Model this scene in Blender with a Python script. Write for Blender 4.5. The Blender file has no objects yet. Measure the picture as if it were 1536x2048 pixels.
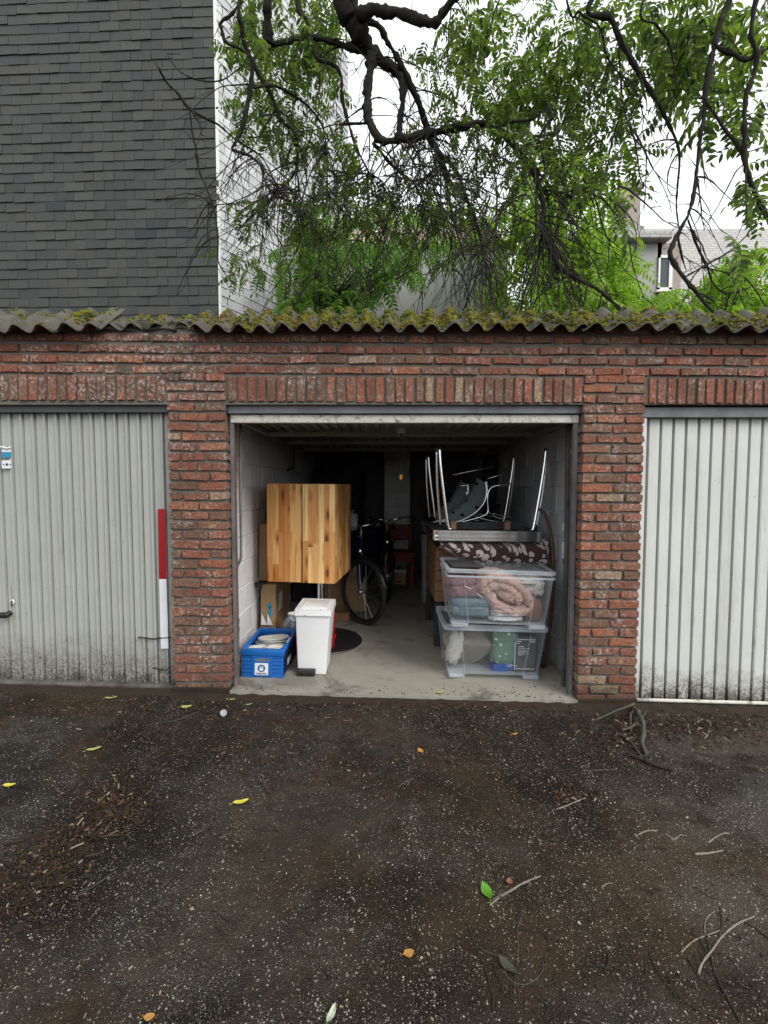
import bpy, bmesh, math, random
import numpy as np
from mathutils import Vector, Matrix, Euler, noise as mnoise

SC = bpy.context.scene
COL = SC.collection
R = math.radians
rnd = random.Random(7)
nrng = np.random.default_rng(7)

# ------------------------------------------------------------------ camera
CAMP = Vector((0.0, -3.1, 1.423))
PITCH = -3.1
FPX = 930.0
cam = bpy.data.cameras.new('camera')
cam.sensor_fit = 'VERTICAL'
cam.sensor_height = 36.0
cam.lens = FPX / 2048.0 * 36.0
cam.clip_start = 0.05
cam.clip_end = 500.0
camo = bpy.data.objects.new('camera', cam)
COL.objects.link(camo)
camo.location = CAMP
camo.rotation_euler = (R(90 + PITCH), 0, 0)
SC.camera = camo

# ------------------------------------------------------------------ sky, overcast
SUN_EL, SUN_AZ = R(40), R(132)       # azimuth clockwise from +Y: behind the camera, to the right
world = bpy.data.worlds.new('World')
SC.world = world
world.use_nodes = True
wn = world.node_tree
for n in list(wn.nodes):
    wn.nodes.remove(n)
wo = wn.nodes.new('ShaderNodeOutputWorld')
wb = wn.nodes.new('ShaderNodeBackground')
ws = wn.nodes.new('ShaderNodeTexSky')
ws.sky_type = 'NISHITA'
ws.sun_disc = False
ws.sun_elevation = SUN_EL
ws.sun_rotation = SUN_AZ
ws.dust_density = 4.0
wh = wn.nodes.new('ShaderNodeHueSaturation')
wh.inputs['Saturation'].default_value = 0.12
wm = wn.nodes.new('ShaderNodeMix')            # a closed, even cloud layer over the clear sky
wm.data_type = 'RGBA'
wm.inputs[0].default_value = 0.8
wm.inputs[7].default_value = (8.3, 8.6, 8.9, 1)
wn.links.new(ws.outputs[0], wh.inputs['Color'])
wn.links.new(wh.outputs[0], wm.inputs[6])
wn.links.new(wm.outputs[2], wb.inputs['Color'])
wb.inputs['Strength'].default_value = 0.1
wn.links.new(wb.outputs[0], wo.inputs['Surface'])

sl = bpy.data.lights.new('sun', 'SUN')
sl.energy = 1.5
sl.angle = R(30)
sl.color = (1.0, 0.97, 0.92)
so = bpy.data.objects.new('sun', sl)
COL.objects.link(so)
sd = Vector((math.sin(SUN_AZ) * math.cos(SUN_EL), math.cos(SUN_AZ) * math.cos(SUN_EL), math.sin(SUN_EL)))
so.rotation_euler = (-sd).to_track_quat('-Z', 'Y').to_euler()
so.location = (4, -6, 9)

SC.view_settings.view_transform = 'Standard'
SC.view_settings.look = 'None'
SC.view_settings.exposure = 0.78
SC.view_settings.gamma = 1.0
SC.view_settings.use_curve_mapping = False
SC.render.engine = 'CYCLES'
SC.cycles.max_bounces = 8
SC.cycles.transparent_max_bounces = 24
SC.cycles.caustics_reflective = False
SC.cycles.caustics_refractive = False

# ------------------------------------------------------------------ picking points of the place
_p = R(PITCH)
_F = Vector((0, math.cos(_p), math.sin(_p)))
_U = Vector((0, -math.sin(_p), math.cos(_p)))


def ray(x, y):
    return _F + Vector((1, 0, 0)) * ((x - 768) / FPX) + _U * ((1024 - y) / FPX)


def P(x, y, Y):
    d = ray(x, y)
    return CAMP + d * ((Y - CAMP.y) / d.y)


SLOPE = 0.028
G0, F0 = -0.02, 0.01


def gz(x):
    return G0 - SLOPE * max(-7, min(7, x))


def fz(x):
    return F0 - SLOPE * x


def G(x, y, up=0.0):
    d = ray(x, y)
    # z = G0+up - SLOPE*X
    t = (G0 + up - SLOPE * CAMP.x - CAMP.z) / (d.z + SLOPE * d.x)
    return CAMP + d * t


# ------------------------------------------------------------------ mesh helpers
class MB:
    def __init__(s):
        s.v = []
        s.f = []
        s.mi = []

    def add(s, v, f, mi=0):
        o = len(s.v)
        s.v.extend([tuple(p) for p in v])
        s.f.extend([tuple(i + o for i in q) for q in f])
        s.mi.extend([mi] * len(f))
        return s

    def box(s, x0, x1, y0, y1, z0, z1, mi=0, M=None):
        v = [Vector(p) for p in ((x0, y0, z0), (x1, y0, z0), (x1, y1, z0), (x0, y1, z0),
                                 (x0, y0, z1), (x1, y0, z1), (x1, y1, z1), (x0, y1, z1))]
        if M is not None:
            v = [M @ p for p in v]
        return s.add(v, [(0, 3, 2, 1), (4, 5, 6, 7), (0, 1, 5, 4), (1, 2, 6, 5), (2, 3, 7, 6), (3, 0, 4, 7)], mi)

    def bbox(s, x0, x1, y0, y1, z0, z1, b=0.004, seg=2, M=None, mi=0):
        bm = bmesh.new()
        bmesh.ops.create_cube(bm, size=1)
        for v in bm.verts:
            v.co = Vector(((x0 + x1) / 2 + v.co.x * (x1 - x0), (y0 + y1) / 2 + v.co.y * (y1 - y0),
                           (z0 + z1) / 2 + v.co.z * (z1 - z0)))
        bmesh.ops.bevel(bm, geom=bm.edges[:], offset=b, segments=seg, affect='EDGES', profile=0.5)
        bm.verts.index_update()
        vs = [M @ v.co if M is not None else v.co.copy() for v in bm.verts]
        fs = [[v.index for v in f.verts] for f in bm.faces]
        bm.free()
        return s.add(vs, fs, mi)

    def tube(s, pts, rad, seg=6, cap=True, mi=0):
        v, f = tube_vf(pts, rad, seg, cap)
        return s.add(v, f, mi)

    def lathe(s, prof, c=(0, 0, 0), seg=24, mi=0, M=None):
        v = []
        f = []
        n = len(prof)
        for i in range(seg):
            a = 2 * math.pi * i / seg
            for r, z in prof:
                p = Vector((c[0] + r * math.cos(a), c[1] + r * math.sin(a), c[2] + z))
                v.append(M @ p if M is not None else p)
        for i in range(seg):
            j = (i + 1) % seg
            for k in range(n - 1):
                f.append((i * n + k, j * n + k, j * n + k + 1, i * n + k + 1))
        if prof[0][0] > 1e-6:
            f.append([i * n for i in range(seg)][::-1])
        if prof[-1][0] > 1e-6:
            f.append([i * n + n - 1 for i in range(seg)])
        return s.add(v, f, mi)

    def prism(s, poly, h0, h1, axis='z', mi=0, M=None):
        """poly = 2D outline; extruded h0..h1 along the axis"""
        n = len(poly)
        v = []
        for h in (h0, h1):
            for a, b in poly:
                p = Vector({'z': (a, b, h), 'y': (a, h, b), 'x': (h, a, b)}[axis])
                v.append(M @ p if M is not None else p)
        f = [tuple(range(n))[::-1], tuple(range(n, 2 * n))]
        for i in range(n):
            j = (i + 1) % n
            f.append((i, j, n + j, n + i))
        return s.add(v, f, mi)

    def grid(s, fn, nu, nv, closeu=False, mi=0):
        v = [fn(i / (nu if closeu else nu - 1), j / (nv - 1)) for i in range(nu) for j in range(nv)]
        f = []
        for i in range(nu if closeu else nu - 1):
            k = (i + 1) % nu
            for j in range(nv - 1):
                f.append((i * nv + j, k * nv + j, k * nv + j + 1, i * nv + j + 1))
        return s.add(v, f, mi)

    def blob(s, c, r, e=0.75, amp=0.1, fr=3.0, seed=0, nu=28, nv=16, mi=0, M=None):
        """a stuffed, creased soft body: superellipsoid with folds"""
        def sp(a, p):
            return math.copysign(abs(a) ** p, a)

        def fn(u, w):
            a = u * 2 * math.pi
            b = (w - 0.5) * math.pi
            p = Vector((sp(math.cos(b), e) * sp(math.cos(a), e), sp(math.cos(b), e) * sp(math.sin(a), e), sp(math.sin(b), e)))
            k = 1 + amp * mnoise.noise(p * fr + Vector((seed * 7.1, seed * 3.3, 0))) + \
                0.5 * amp * (abs(mnoise.noise(p * fr * 2.3 + Vector((0, seed * 5.7, 2)))) * 2 - 0.6)
            q = Vector((c[0] + p.x * r[0] * k, c[1] + p.y * r[1] * k, c[2] + p.z * r[2] * k))
            return M @ q if M is not None else q
        return s.grid(fn, nu, nv, True, mi)

    def mesh(s, name, mats, smooth=False):
        me = bpy.data.meshes.new(name)
        me.from_pydata(s.v, [], s.f)
        for m in (mats if isinstance(mats, (list, tuple)) else [mats]):
            me.materials.append(m)
        if any(s.mi):
            me.polygons.foreach_set('material_index', s.mi)
        if smooth:
            me.polygons.foreach_set('use_smooth', [True] * len(me.polygons))
            if smooth is not True:
                me.set_sharp_from_angle(angle=R(smooth))
        me.validate()
        me.update()
        return me

    def build(s, name, mats, parent=None, smooth=False):
        return obj(name, s.mesh(name, mats, smooth), parent)


def obj(name, me, parent=None, loc=None, rot=None, scale=None):
    o = bpy.data.objects.new(name, me)
    COL.objects.link(o)
    if parent is not None:
        o.parent = parent
    if loc is not None:
        o.location = loc
    if rot is not None:
        o.rotation_euler = rot
    if scale is not None:
        o.scale = scale
    return o


def tag(o, label=None, cat=None, group=None, kind=None):
    if label:
        o['label'] = label
    if cat:
        o['category'] = cat
    if group:
        o['group'] = group
    if kind:
        o['kind'] = kind
    return o


def thing(name, label, cat, loc=(0, 0, 0), rot=(0, 0, 0), group=None):
    return tag(obj(name, None, None, loc, rot), label, cat, group)


def tube_vf(pts, rad, seg=6, cap=True):
    pts = [Vector(p) for p in pts]
    n = len(pts)
    if not hasattr(rad, '__len__'):
        rad = [rad] * n
    T = []
    for i in range(n):
        t = pts[min(i + 1, n - 1)] - pts[max(i - 1, 0)]
        T.append(t.normalized() if t.length > 1e-9 else Vector((0, 0, 1)))
    u = T[0].orthogonal().normalized()
    v = []
    for i in range(n):
        u = (u - T[i] * u.dot(T[i]))
        u = u.normalized() if u.length > 1e-6 else T[i].orthogonal().normalized()
        w = T[i].cross(u)
        for k in range(seg):
            a = 2 * math.pi * k / seg
            v.append(pts[i] + (u * math.cos(a) + w * math.sin(a)) * rad[i])
    f = []
    for i in range(n - 1):
        for k in range(seg):
            j = (k + 1) % seg
            f.append((i * seg + k, i * seg + j, (i + 1) * seg + j, (i + 1) * seg + k))
    if cap:
        f.append(tuple(range(seg))[::-1])
        f.append(tuple((n - 1) * seg + k for k in range(seg)))
    return v, f


def smooth_path(pts, sub=4):
    """Catmull-Rom through points (Vectors of any payload length given as lists)"""
    pts = [list(p) for p in pts]
    n = len(pts)
    out = []
    for i in range(n - 1):
        p0, p1, p2, p3 = pts[max(i - 1, 0)], pts[i], pts[i + 1], pts[min(i + 2, n - 1)]
        for k in range(sub):
            t = k / sub
            out.append([0.5 * (2 * b + (c - a) * t + (2 * a - 5 * b + 4 * c - d) * t * t + (3 * b - a - 3 * c + d) * t ** 3)
                        for a, b, c, d in zip(p0, p1, p2, p3)])
    out.append(pts[-1])
    return out


def text_mesh(txt, size, mat, name='lettering', bold=0.0):
    cu = bpy.data.curves.new('text', 'FONT')
    cu.body = txt
    cu.size = size
    cu.align_x = 'CENTER'
    cu.align_y = 'CENTER'
    cu.offset = bold
    cu.resolution_u = 3
    o = bpy.data.objects.new('text', cu)
    COL.objects.link(o)
    dg = bpy.context.evaluated_depsgraph_get()
    me = bpy.data.meshes.new_from_object(o.evaluated_get(dg))
    bpy.data.objects.remove(o)
    me.name = name
    me.materials.clear()
    me.materials.append(mat)
    return me


# ------------------------------------------------------------------ material helpers
class Gm:
    def __init__(s, name):
        s.m = bpy.data.materials.new(name)
        s.m.use_nodes = True
        s.nt = s.m.node_tree
        s.b = s.nt.nodes['Principled BSDF']
        s.out = s.nt.nodes['Material Output']
        s._pos = None

    def n(s, t, **kw):
        nd = s.nt.nodes.new(t)
        for k, v in kw.items():
            setattr(nd, k, v)
        return nd

    def put(s, sock, v):
        if v is None:
            return
        if isinstance(v, bpy.types.NodeSocket):
            s.nt.links.new(v, sock)
        else:
            if sock.type == 'RGBA' and len(v) == 3:
                v = (*v, 1)
            sock.default_value = v

    def geo(s, o='Position'):
        if s._pos is None:
            s._pos = s.n('ShaderNodeNewGeometry')
        return s._pos.outputs[o]

    def oc(s, o='Object'):
        return s.n('ShaderNodeTexCoord').outputs[o]

    def rand(s):
        """one number for each piece: object random + island random"""
        oi = s.n('ShaderNodeObjectInfo').outputs['Random']
        return s.math('FRACT', s.math('ADD', oi, s.geo('Random Per Island')))

    def vec(s, v, scale=(1, 1, 1), off=None):
        m = s.n('ShaderNodeMapping')
        s.put(m.inputs[0], v)
        m.inputs['Scale'].default_value = scale
        if off is not None:
            s.put(m.inputs['Location'], off)
        return m.outputs[0]

    def noise(s, scale, detail=3, rough=0.6, vec=None, dist=0, col=False):
        t = s.n('ShaderNodeTexNoise')
        s.put(t.inputs['Vector'], vec if vec is not None else s.geo())
        t.inputs['Scale'].default_value = scale
        t.inputs['Detail'].default_value = detail
        t.inputs['Roughness'].default_value = rough
        t.inputs['Distortion'].default_value = dist
        return t.outputs['Color' if col else 'Fac']

    def voro(s, scale, vec=None, out='Distance', feature='F1', rand=1.0):
        t = s.n('ShaderNodeTexVoronoi', feature=feature)
        s.put(t.inputs['Vector'], vec if vec is not None else s.geo())
        t.inputs['Scale'].default_value = scale
        t.inputs['Randomness'].default_value = rand
        return t.outputs[out]

    def ramp(s, fac, stops, interp='LINEAR'):
        r = s.n('ShaderNodeValToRGB')
        r.color_ramp.interpolation = interp
        el = r.color_ramp.elements
        while len(el) > 1:
            el.remove(el[-1])
        for i, (p, c) in enumerate(stops):
            e = el[0] if i == 0 else el.new(p)
            e.position = p
            if not hasattr(c, '__len__'):
                c = (c, c, c)
            e.color = (*c, 1) if len(c) == 3 else c
        s.put(r.inputs[0], fac)
        return r.outputs[0]

    def sm(s, v, a, b):
        m = s.n('ShaderNodeMapRange', interpolation_type='SMOOTHSTEP')
        s.put(m.inputs[0], v)
        m.inputs[1].default_value = a
        m.inputs[2].default_value = b
        return m.outputs[0]

    def mix(s, fac, a, b, mode='MIX'):
        m = s.n('ShaderNodeMix', data_type='RGBA', blend_type=mode)
        s.put(m.inputs[0], fac)
        s.put(m.inputs[6], a)
        s.put(m.inputs[7], b)
        return m.outputs[2]

    def math(s, op, a, b=None, clamp=False):
        m = s.n('ShaderNodeMath', operation=op, use_clamp=clamp)
        s.put(m.inputs[0], a)
        s.put(m.inputs[1], b)
        return m.outputs[0]

    def mul(s, a, b):
        return s.math('MULTIPLY', a, b)

    def sep(s, v):
        return s.n('ShaderNodeSeparateXYZ'), v

    def xyz(s, v):
        q = s.n('ShaderNodeSeparateXYZ')
        s.put(q.inputs[0], v)
        return q.outputs

    def scale_col(s, col, f):
        return s.mix(1.0, col, f, 'MULTIPLY')

    def bump(s, h, strength=0.5, dist=0.01, nrm=None):
        b = s.n('ShaderNodeBump')
        b.inputs['Strength'].default_value = strength
        b.inputs['Distance'].default_value = dist
        s.put(b.inputs['Height'], h)
        if nrm is not None:
            s.put(b.inputs['Normal'], nrm)
        s.put(s.b.inputs['Normal'], b.outputs[0])
        return b.outputs[0]

    def set(s, **kw):
        nm = dict(col='Base Color', rough='Roughness', metal='Metallic', spec='Specular IOR Level', alpha='Alpha',
                  coat='Coat Weight', trans='Transmission Weight', sheen='Sheen Weight', ior='IOR')
        for k, v in kw.items():
            s.put(s.b.inputs[nm[k]], v)
        return s.m


def plain(name, col, rough=0.6, metal=0.0, var=0.25, sc=8.0, bump=0.0, bsc=60.0, obj=True, spec=0.5):
    """a real surface of one colour with soft wear"""
    g = Gm(name)
    v = g.oc() if obj else g.geo()
    n1 = g.noise(sc, 4, 0.65, v)
    c = g.mix(g.sm(n1, 0.3, 0.7), [k * (1 - var) for k in col], [min(1, k * (1 + var * 0.6)) for k in col])
    g.set(col=c, metal=metal, spec=spec)
    g.set(rough=g.math('ADD', g.mul(n1, 0.25), rough - 0.12, True))
    if bump:
        g.bump(g.noise(bsc, 4, 0.7, v), bump, 0.004)
    return g.m


# ------------------------------------------------------------------ materials
def m_brick():
    g = Gm('weathered_red_brick')
    r = g.rand()
    c = g.ramp(r, [(0.0, (.25, .085, .055)), (0.1, (.32, .10, .06)), (0.2, (.22, .08, .058)), (0.31, (.19, .095, .07)),
                   (0.42, (.29, .095, .06)), (0.52, (.22, .12, .088)), (0.6, (.35, .12, .066)), (0.7, (.25, .09, .068)),
                   (0.8, (.19, .105, .08)), (0.9, (.28, .13, .09)), (0.97, (.36, .27, .2)), (1.0, (.22, .08, .055))], 'CONSTANT')
    fine = g.noise(70, 6, 0.78)
    mid = g.noise(26, 4, 0.7, None, .6)
    c = g.mix(g.sm(fine, 0.3, 0.7), g.scale_col(c, (.42, .4, .4)), g.scale_col(c, (1.3, 1.3, 1.3)))
    c = g.mix(g.mul(g.sm(mid, 0.5, 0.64), 0.7), c, (.12, .082, .066))
    c = g.mix(g.mul(g.sm(g.noise(33, 4, 0.7, g.vec(g.geo(), (1, 1, 1), (4, 8, 2))), 0.57, 0.68), 0.6), c, (.36, .15, .085))
    fleck = g.sm(g.noise(120, 5, 0.8), 0.6, 0.7)
    c = g.mix(g.mul(fleck, 0.25), c, (.48, .42, .37))
    hs = g.n('ShaderNodeHueSaturation')
    hs.inputs['Saturation'].default_value = .9
    g.put(hs.inputs['Color'], c)
    c = g.scale_col(hs.outputs[0], (1.0, .93, .78))
    # soot, and mortar smeared over the arrises
    c = g.mix(g.mul(g.sm(g.noise(2.3, 4, 0.65), 0.5, 0.68), 0.5), c, (.085, .062, .05))
    c = g.mix(g.mul(g.sm(g.noise(13, 5, 0.75, g.vec(g.geo(), (1, 1, 1), (7, 2, 5))), 0.6, 0.68), 0.6), c, (.17, .155, .135))
    # lime bloom, in patches, heavier where the broken roof lets water run
    x, y, z = g.xyz(g.geo())
    leak = g.mul(g.sm(g.math('ABSOLUTE', g.math('ADD', x, 1.55)), 0.75, 0.05), g.sm(z, 1.7, 2.25))
    ef = g.math('ADD', g.noise(4.5, 4, 0.7), g.mul(leak, 0.24))
    ef = g.mul(g.sm(ef, 0.44, 0.64), g.sm(g.noise(42, 5, 0.78), 0.48, 0.62))
    c = g.mix(g.mul(ef, 0.8), c, (.52, .47, .43))
    # green-black film low down and under the leak
    low = g.sm(g.math('ADD', z, g.mul(g.noise(7, 3), 0.25)), 0.32, 0.06)
    c = g.mix(g.mul(low, 0.75), c, (.035, .03, .024))
    gr = g.mul(leak, g.sm(g.noise(9, 3), 0.5, 0.65))
    c = g.mix(g.mul(gr, 0.85), c, (.06, .058, .036))
    g.set(col=c, rough=0.88, spec=0.3)
    g.bump(g.math('ADD', g.noise(90, 5, 0.75), g.mul(g.noise(24, 3), 1.5)), 0.9, 0.006)
    return g.m


def m_mortar():
    g = Gm('grey_mortar')
    x, y, z = g.xyz(g.geo())
    c = g.mix(g.noise(14, 4, 0.7), (.11, .1, .088), (.23, .21, .185))
    c = g.mix(g.mul(g.sm(g.noise(5, 3), 0.5, 0.7), 0.5), c, (.06, .05, .042))
    low = g.sm(g.math('ADD', z, g.mul(g.noise(7, 3), 0.25)), 0.3, 0.05)
    c = g.mix(g.mul(low, 0.8), c, (.03, .026, .02))
    g.set(col=c, rough=0.95, spec=0.2)
    g.bump(g.noise(110, 5, 0.8), 1.0, 0.006)
    return g.m


def m_door(name, base, warm, dirt_h):
    """old off-white coated steel, splashed with grime from the ground up"""
    g = Gm(name)
    x, y, z = g.xyz(g.geo())
    c = g.mix(g.noise(3.2, 4, 0.6), base, warm)
    c = g.mix(g.mul(g.sm(g.noise(1.3, 3, 0.6, g.vec(g.geo(), (6, 1, 0.6))), 0.45, 0.8), 0.35), c, (.33, .33, .28))
    zz = g.math('SUBTRACT', z, g.mul(x, -SLOPE))
    h = g.math('ADD', zz, g.mul(g.math('SUBTRACT', g.noise(9, 4, 0.75), 0.5), 0.42))
    sp = g.sm(g.noise(75, 5, 0.8), 0.46, 0.56)
    film = g.sm(h, dirt_h, 0.02)
    c = g.mix(g.mul(film, 0.45), c, (.24, .22, .17))
    c = g.mix(g.mul(g.mul(g.sm(h, dirt_h * 0.9, 0.0), sp), 0.95), c, (.045, .042, .032))
    c = g.mix(g.mul(g.sm(h, 0.09, -0.03), 0.8), c, (.05, .045, .03))
    rs_ = g.mul(g.sm(g.noise(3.0, 5, 0.7, g.vec(g.geo(), (10, 1, .55), (3, 0, 1))), 0.6, 0.72), g.sm(z, 2.1, .4))
    c = g.mix(g.mul(rs_, 0.55), c, (.2, .16, .11))
    c = g.mix(g.mul(g.sm(z, 1.75, 2.0), g.mul(g.noise(12, 4, .7), .7)), c, (.2, .19, .16))
    fl = g.mul(g.sm(g.noise(60, 2, 0.5), 0.71, 0.76), 0.7)
    c = g.mix(fl, c, (.14, .12, .09))
    st = g.mul(g.sm(g.noise(5, 4, 0.7, g.vec(g.geo(), (14, 1, 0.7))), 0.56, 0.72), g.noise(2.0, 2))
    c = g.mix(g.mul(st, 0.4), c, (.25, .24, .19))
    g.set(col=c, rough=g.math('ADD', 0.38, g.mul(g.noise(20, 3), 0.3)), spec=0.4)
    g.bump(g.math('ADD', g.mul(g.noise(160, 3, 0.6), .25), g.mul(g.noise(5.5, 3, .6, g.vec(g.geo(), (1, 1, .5))), 4.0)), 0.45, 0.004)
    return g.m


def m_slate(name, stops, rough, dirt=0.3):
    g = Gm(name)
    c = g.ramp(g.rand(), stops, 'LINEAR')
    n = g.noise(22, 5, 0.75)
    c = g.mix(n, g.scale_col(c, (.7, .7, .7)), g.scale_col(c, (1.28, 1.28, 1.26)))
    c = g.mix(g.mul(g.sm(g.noise(1.7, 4, 0.6), 0.48, 0.7), dirt), c, (.055, .055, .042))
    st = g.sm(g.noise(2.2, 4, 0.65, g.vec(g.geo(), (5, 5, 0.5))), 0.5, 0.75)
    c = g.mix(g.mul(st, dirt), c, g.scale_col(c, (.62, .64, .62)))
    g.set(col=c, rough=rough, spec=0.35)
    g.bump(g.noise(60, 4, 0.7), 0.35, 0.004)
    return g.m


def m_asphalt():
    g = Gm('wet_old_asphalt')
    p = g.geo()
    x, y, z = g.xyz(p)
    big = g.noise(0.9, 5, 0.65)
    c = g.mix(g.sm(big, 0.35, 0.65), (.008, .006, .0043), (.019, .0138, .0095))
    # dried mud and tree dirt washed over the surface
    mud = g.sm(g.noise(0.75, 5, 0.62, g.vec(p, (1, 1, 1), (3.1, 7.7, 0)), .4), 0.45, 0.63)
    c = g.mix(g.mul(mud, 0.72), c, g.mix(g.noise(24, 4, 0.7), (.03, .0195, .0105), (.088, .06, .034)))
    c = g.mix(g.mul(g.sm(g.noise(1.9, 5, 0.65, g.vec(p, (1, 1, 1), (9, 1, 0))), 0.52, 0.68), 0.5), c, (.008, .007, .0065))
    # worn free aggregate: every size and tone, thin where the mud lies
    dens = g.sm(g.noise(1.7, 5, 0.7), 0.3, 0.64)
    dens = g.mul(g.math('ADD', 0.3, g.mul(dens, 0.7)), g.math('SUBTRACT', 1.0, g.mul(mud, 0.45)))
    for sc, th, lo, hi in ((420, 0.55, (.03, .025, .02), (.2, .18, .15)), (240, 0.56, (.03, .025, .019), (.4, .36, .3)),
                           (150, 0.77, (.04, .034, .027), (.58, .54, .46)), (85, 1.0, (.06, .05, .04), (.45, .41, .35))):
        d = g.voro(sc, g.mix(.004, p, g.noise(90, 2, .5, p, col=True), 'ADD'))
        rc = g.xyz(g.voro(sc, g.mix(.004, p, g.noise(90, 2, .5, p, col=True), 'ADD'), out='Color'))
        hit = g.math('GREATER_THAN', rc[0], g.math('SUBTRACT', 1.04, g.mul(dens, 1.12 - th)))
        on = g.mul(hit, g.math('LESS_THAN', d, g.math('ADD', g.mul(rc[1], 0.34), 0.14)))
        c = g.mix(on, c, g.mix(g.mul(rc[2], rc[2]), lo, hi))
    gr = g.noise(300, 4, 0.75)
    c = g.mix(g.sm(gr, 0.3, 0.7), g.scale_col(c, (.55, .55, .55)), g.scale_col(c, (1.4, 1.38, 1.34)))
    wet = g.sm(g.noise(0.9, 5, 0.65, g.vec(p, (1, 1.4, 1), (2, 5, 0))), 0.44, 0.6)
    g.set(col=c, rough=g.math('SUBTRACT', 0.8, g.mul(wet, 0.38)), spec=g.math('ADD', 0.12, g.mul(wet, 0.3)))
    h = g.math('ADD', g.mul(g.voro(150), 0.8), g.math('ADD', g.noise(200, 4, 0.75), g.mul(g.noise(7, 4, 0.6), 3.0)))
    g.bump(h, 0.8, 0.007)
    return g.m


def m_concrete(name, a, b, stain=(.06, .055, .045), sc=5.0, stv=0.5, objc=False):
    g = Gm(name)
    v = g.oc() if objc else g.geo()
    c = g.mix(g.noise(sc, 5, 0.7, v), a, b)
    c = g.mix(g.mul(g.sm(g.noise(sc * 0.6, 4, 0.7, v, 0.6), 0.5, 0.7), stv), c, stain)
    c = g.mix(g.mul(g.sm(g.noise(70, 4, 0.8, v), 0.58, 0.68), 0.6), c, stain)
    g.set(col=c, rough=0.9, spec=0.3)
    g.bump(g.noise(80, 5, 0.75, v), 0.5, 0.004)
    return g.m


def m_fibre():
    """grey fibre-cement sheet with lichen and soot"""
    g = Gm('lichen_fibre_cement')
    c = g.mix(g.noise(9, 5, 0.7), (.06, .06, .048), (.17, .165, .138))
    c = g.mix(g.mul(g.sm(g.noise(30, 5, 0.8), 0.56, 0.68), 0.6), c, (.3, .3, .25))
    c = g.mix(g.mul(g.sm(g.noise(6, 4, 0.7), 0.5, 0.68), 0.7), c, (.05, .055, .03))
    c = g.mix(g.mul(g.sm(g.noise(18, 4, 0.7), 0.55, 0.7), 0.55), c, (.09, .095, .035))
    g.set(col=c, rough=0.95, spec=0.2)
    g.bump(g.noise(70, 5, 0.8), 0.9, 0.006)
    return g.m


def m_moss():
    g = Gm('cushion_moss')
    n = g.noise(7, 4, 0.7)
    c = g.ramp(n, [(.25, (.025, .032, .01)), (.4, (.06, .072, .018)), (.5, (.2, .2, .036)), (.6, (.2, .15, .038)), (.7, (.15, .075, .03)), (.82, (.07, .06, .02))])
    c = g.mix(g.sm(g.noise(90, 4, 0.8), 0.3, 0.7), g.scale_col(c, (.4, .4, .35)), g.scale_col(c, (1.5, 1.5, 1.3)))
    g.set(col=c, rough=1.0, spec=0.1)
    g.bump(g.noise(140, 5, 0.85), 1.0, 0.01)
    return g.m


def m_leaf(name, a, b, tr, trf=0.4):
    g = Gm(name)
    c = g.mix(g.rand(), a, b)
    c = g.mix(g.mul(g.noise(5, 3), 0.6), c, g.scale_col(c, (.6, .75, .5)))
    g.set(col=c, rough=0.5, spec=0.35)
    t = g.n('ShaderNodeBsdfTranslucent')
    g.put(t.inputs[0], g.scale_col(c, tr))
    mx = g.n('ShaderNodeMixShader')
    mx.inputs[0].default_value = trf
    g.nt.links.new(g.b.outputs[0], mx.inputs[1])
    g.nt.links.new(t.outputs[0], mx.inputs[2])
    g.nt.links.new(mx.outputs[0], g.out.inputs['Surface'])
    return g.m


def m_bark(name, a, b, moss=0.3):
    g = Gm(name)
    v = g.geo()
    c = g.mix(g.noise(22, 5, 0.75, v), a, b)
    c = g.mix(g.mul(g.sm(g.noise(6, 4, 0.7, v), 0.5, 0.66), moss), c, (.06, .075, .025))
    g.set(col=c, rough=0.92, spec=0.25)
    g.bump(g.noise(60, 5, 0.8, v), 1.0, 0.012)
    return g.m


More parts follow.
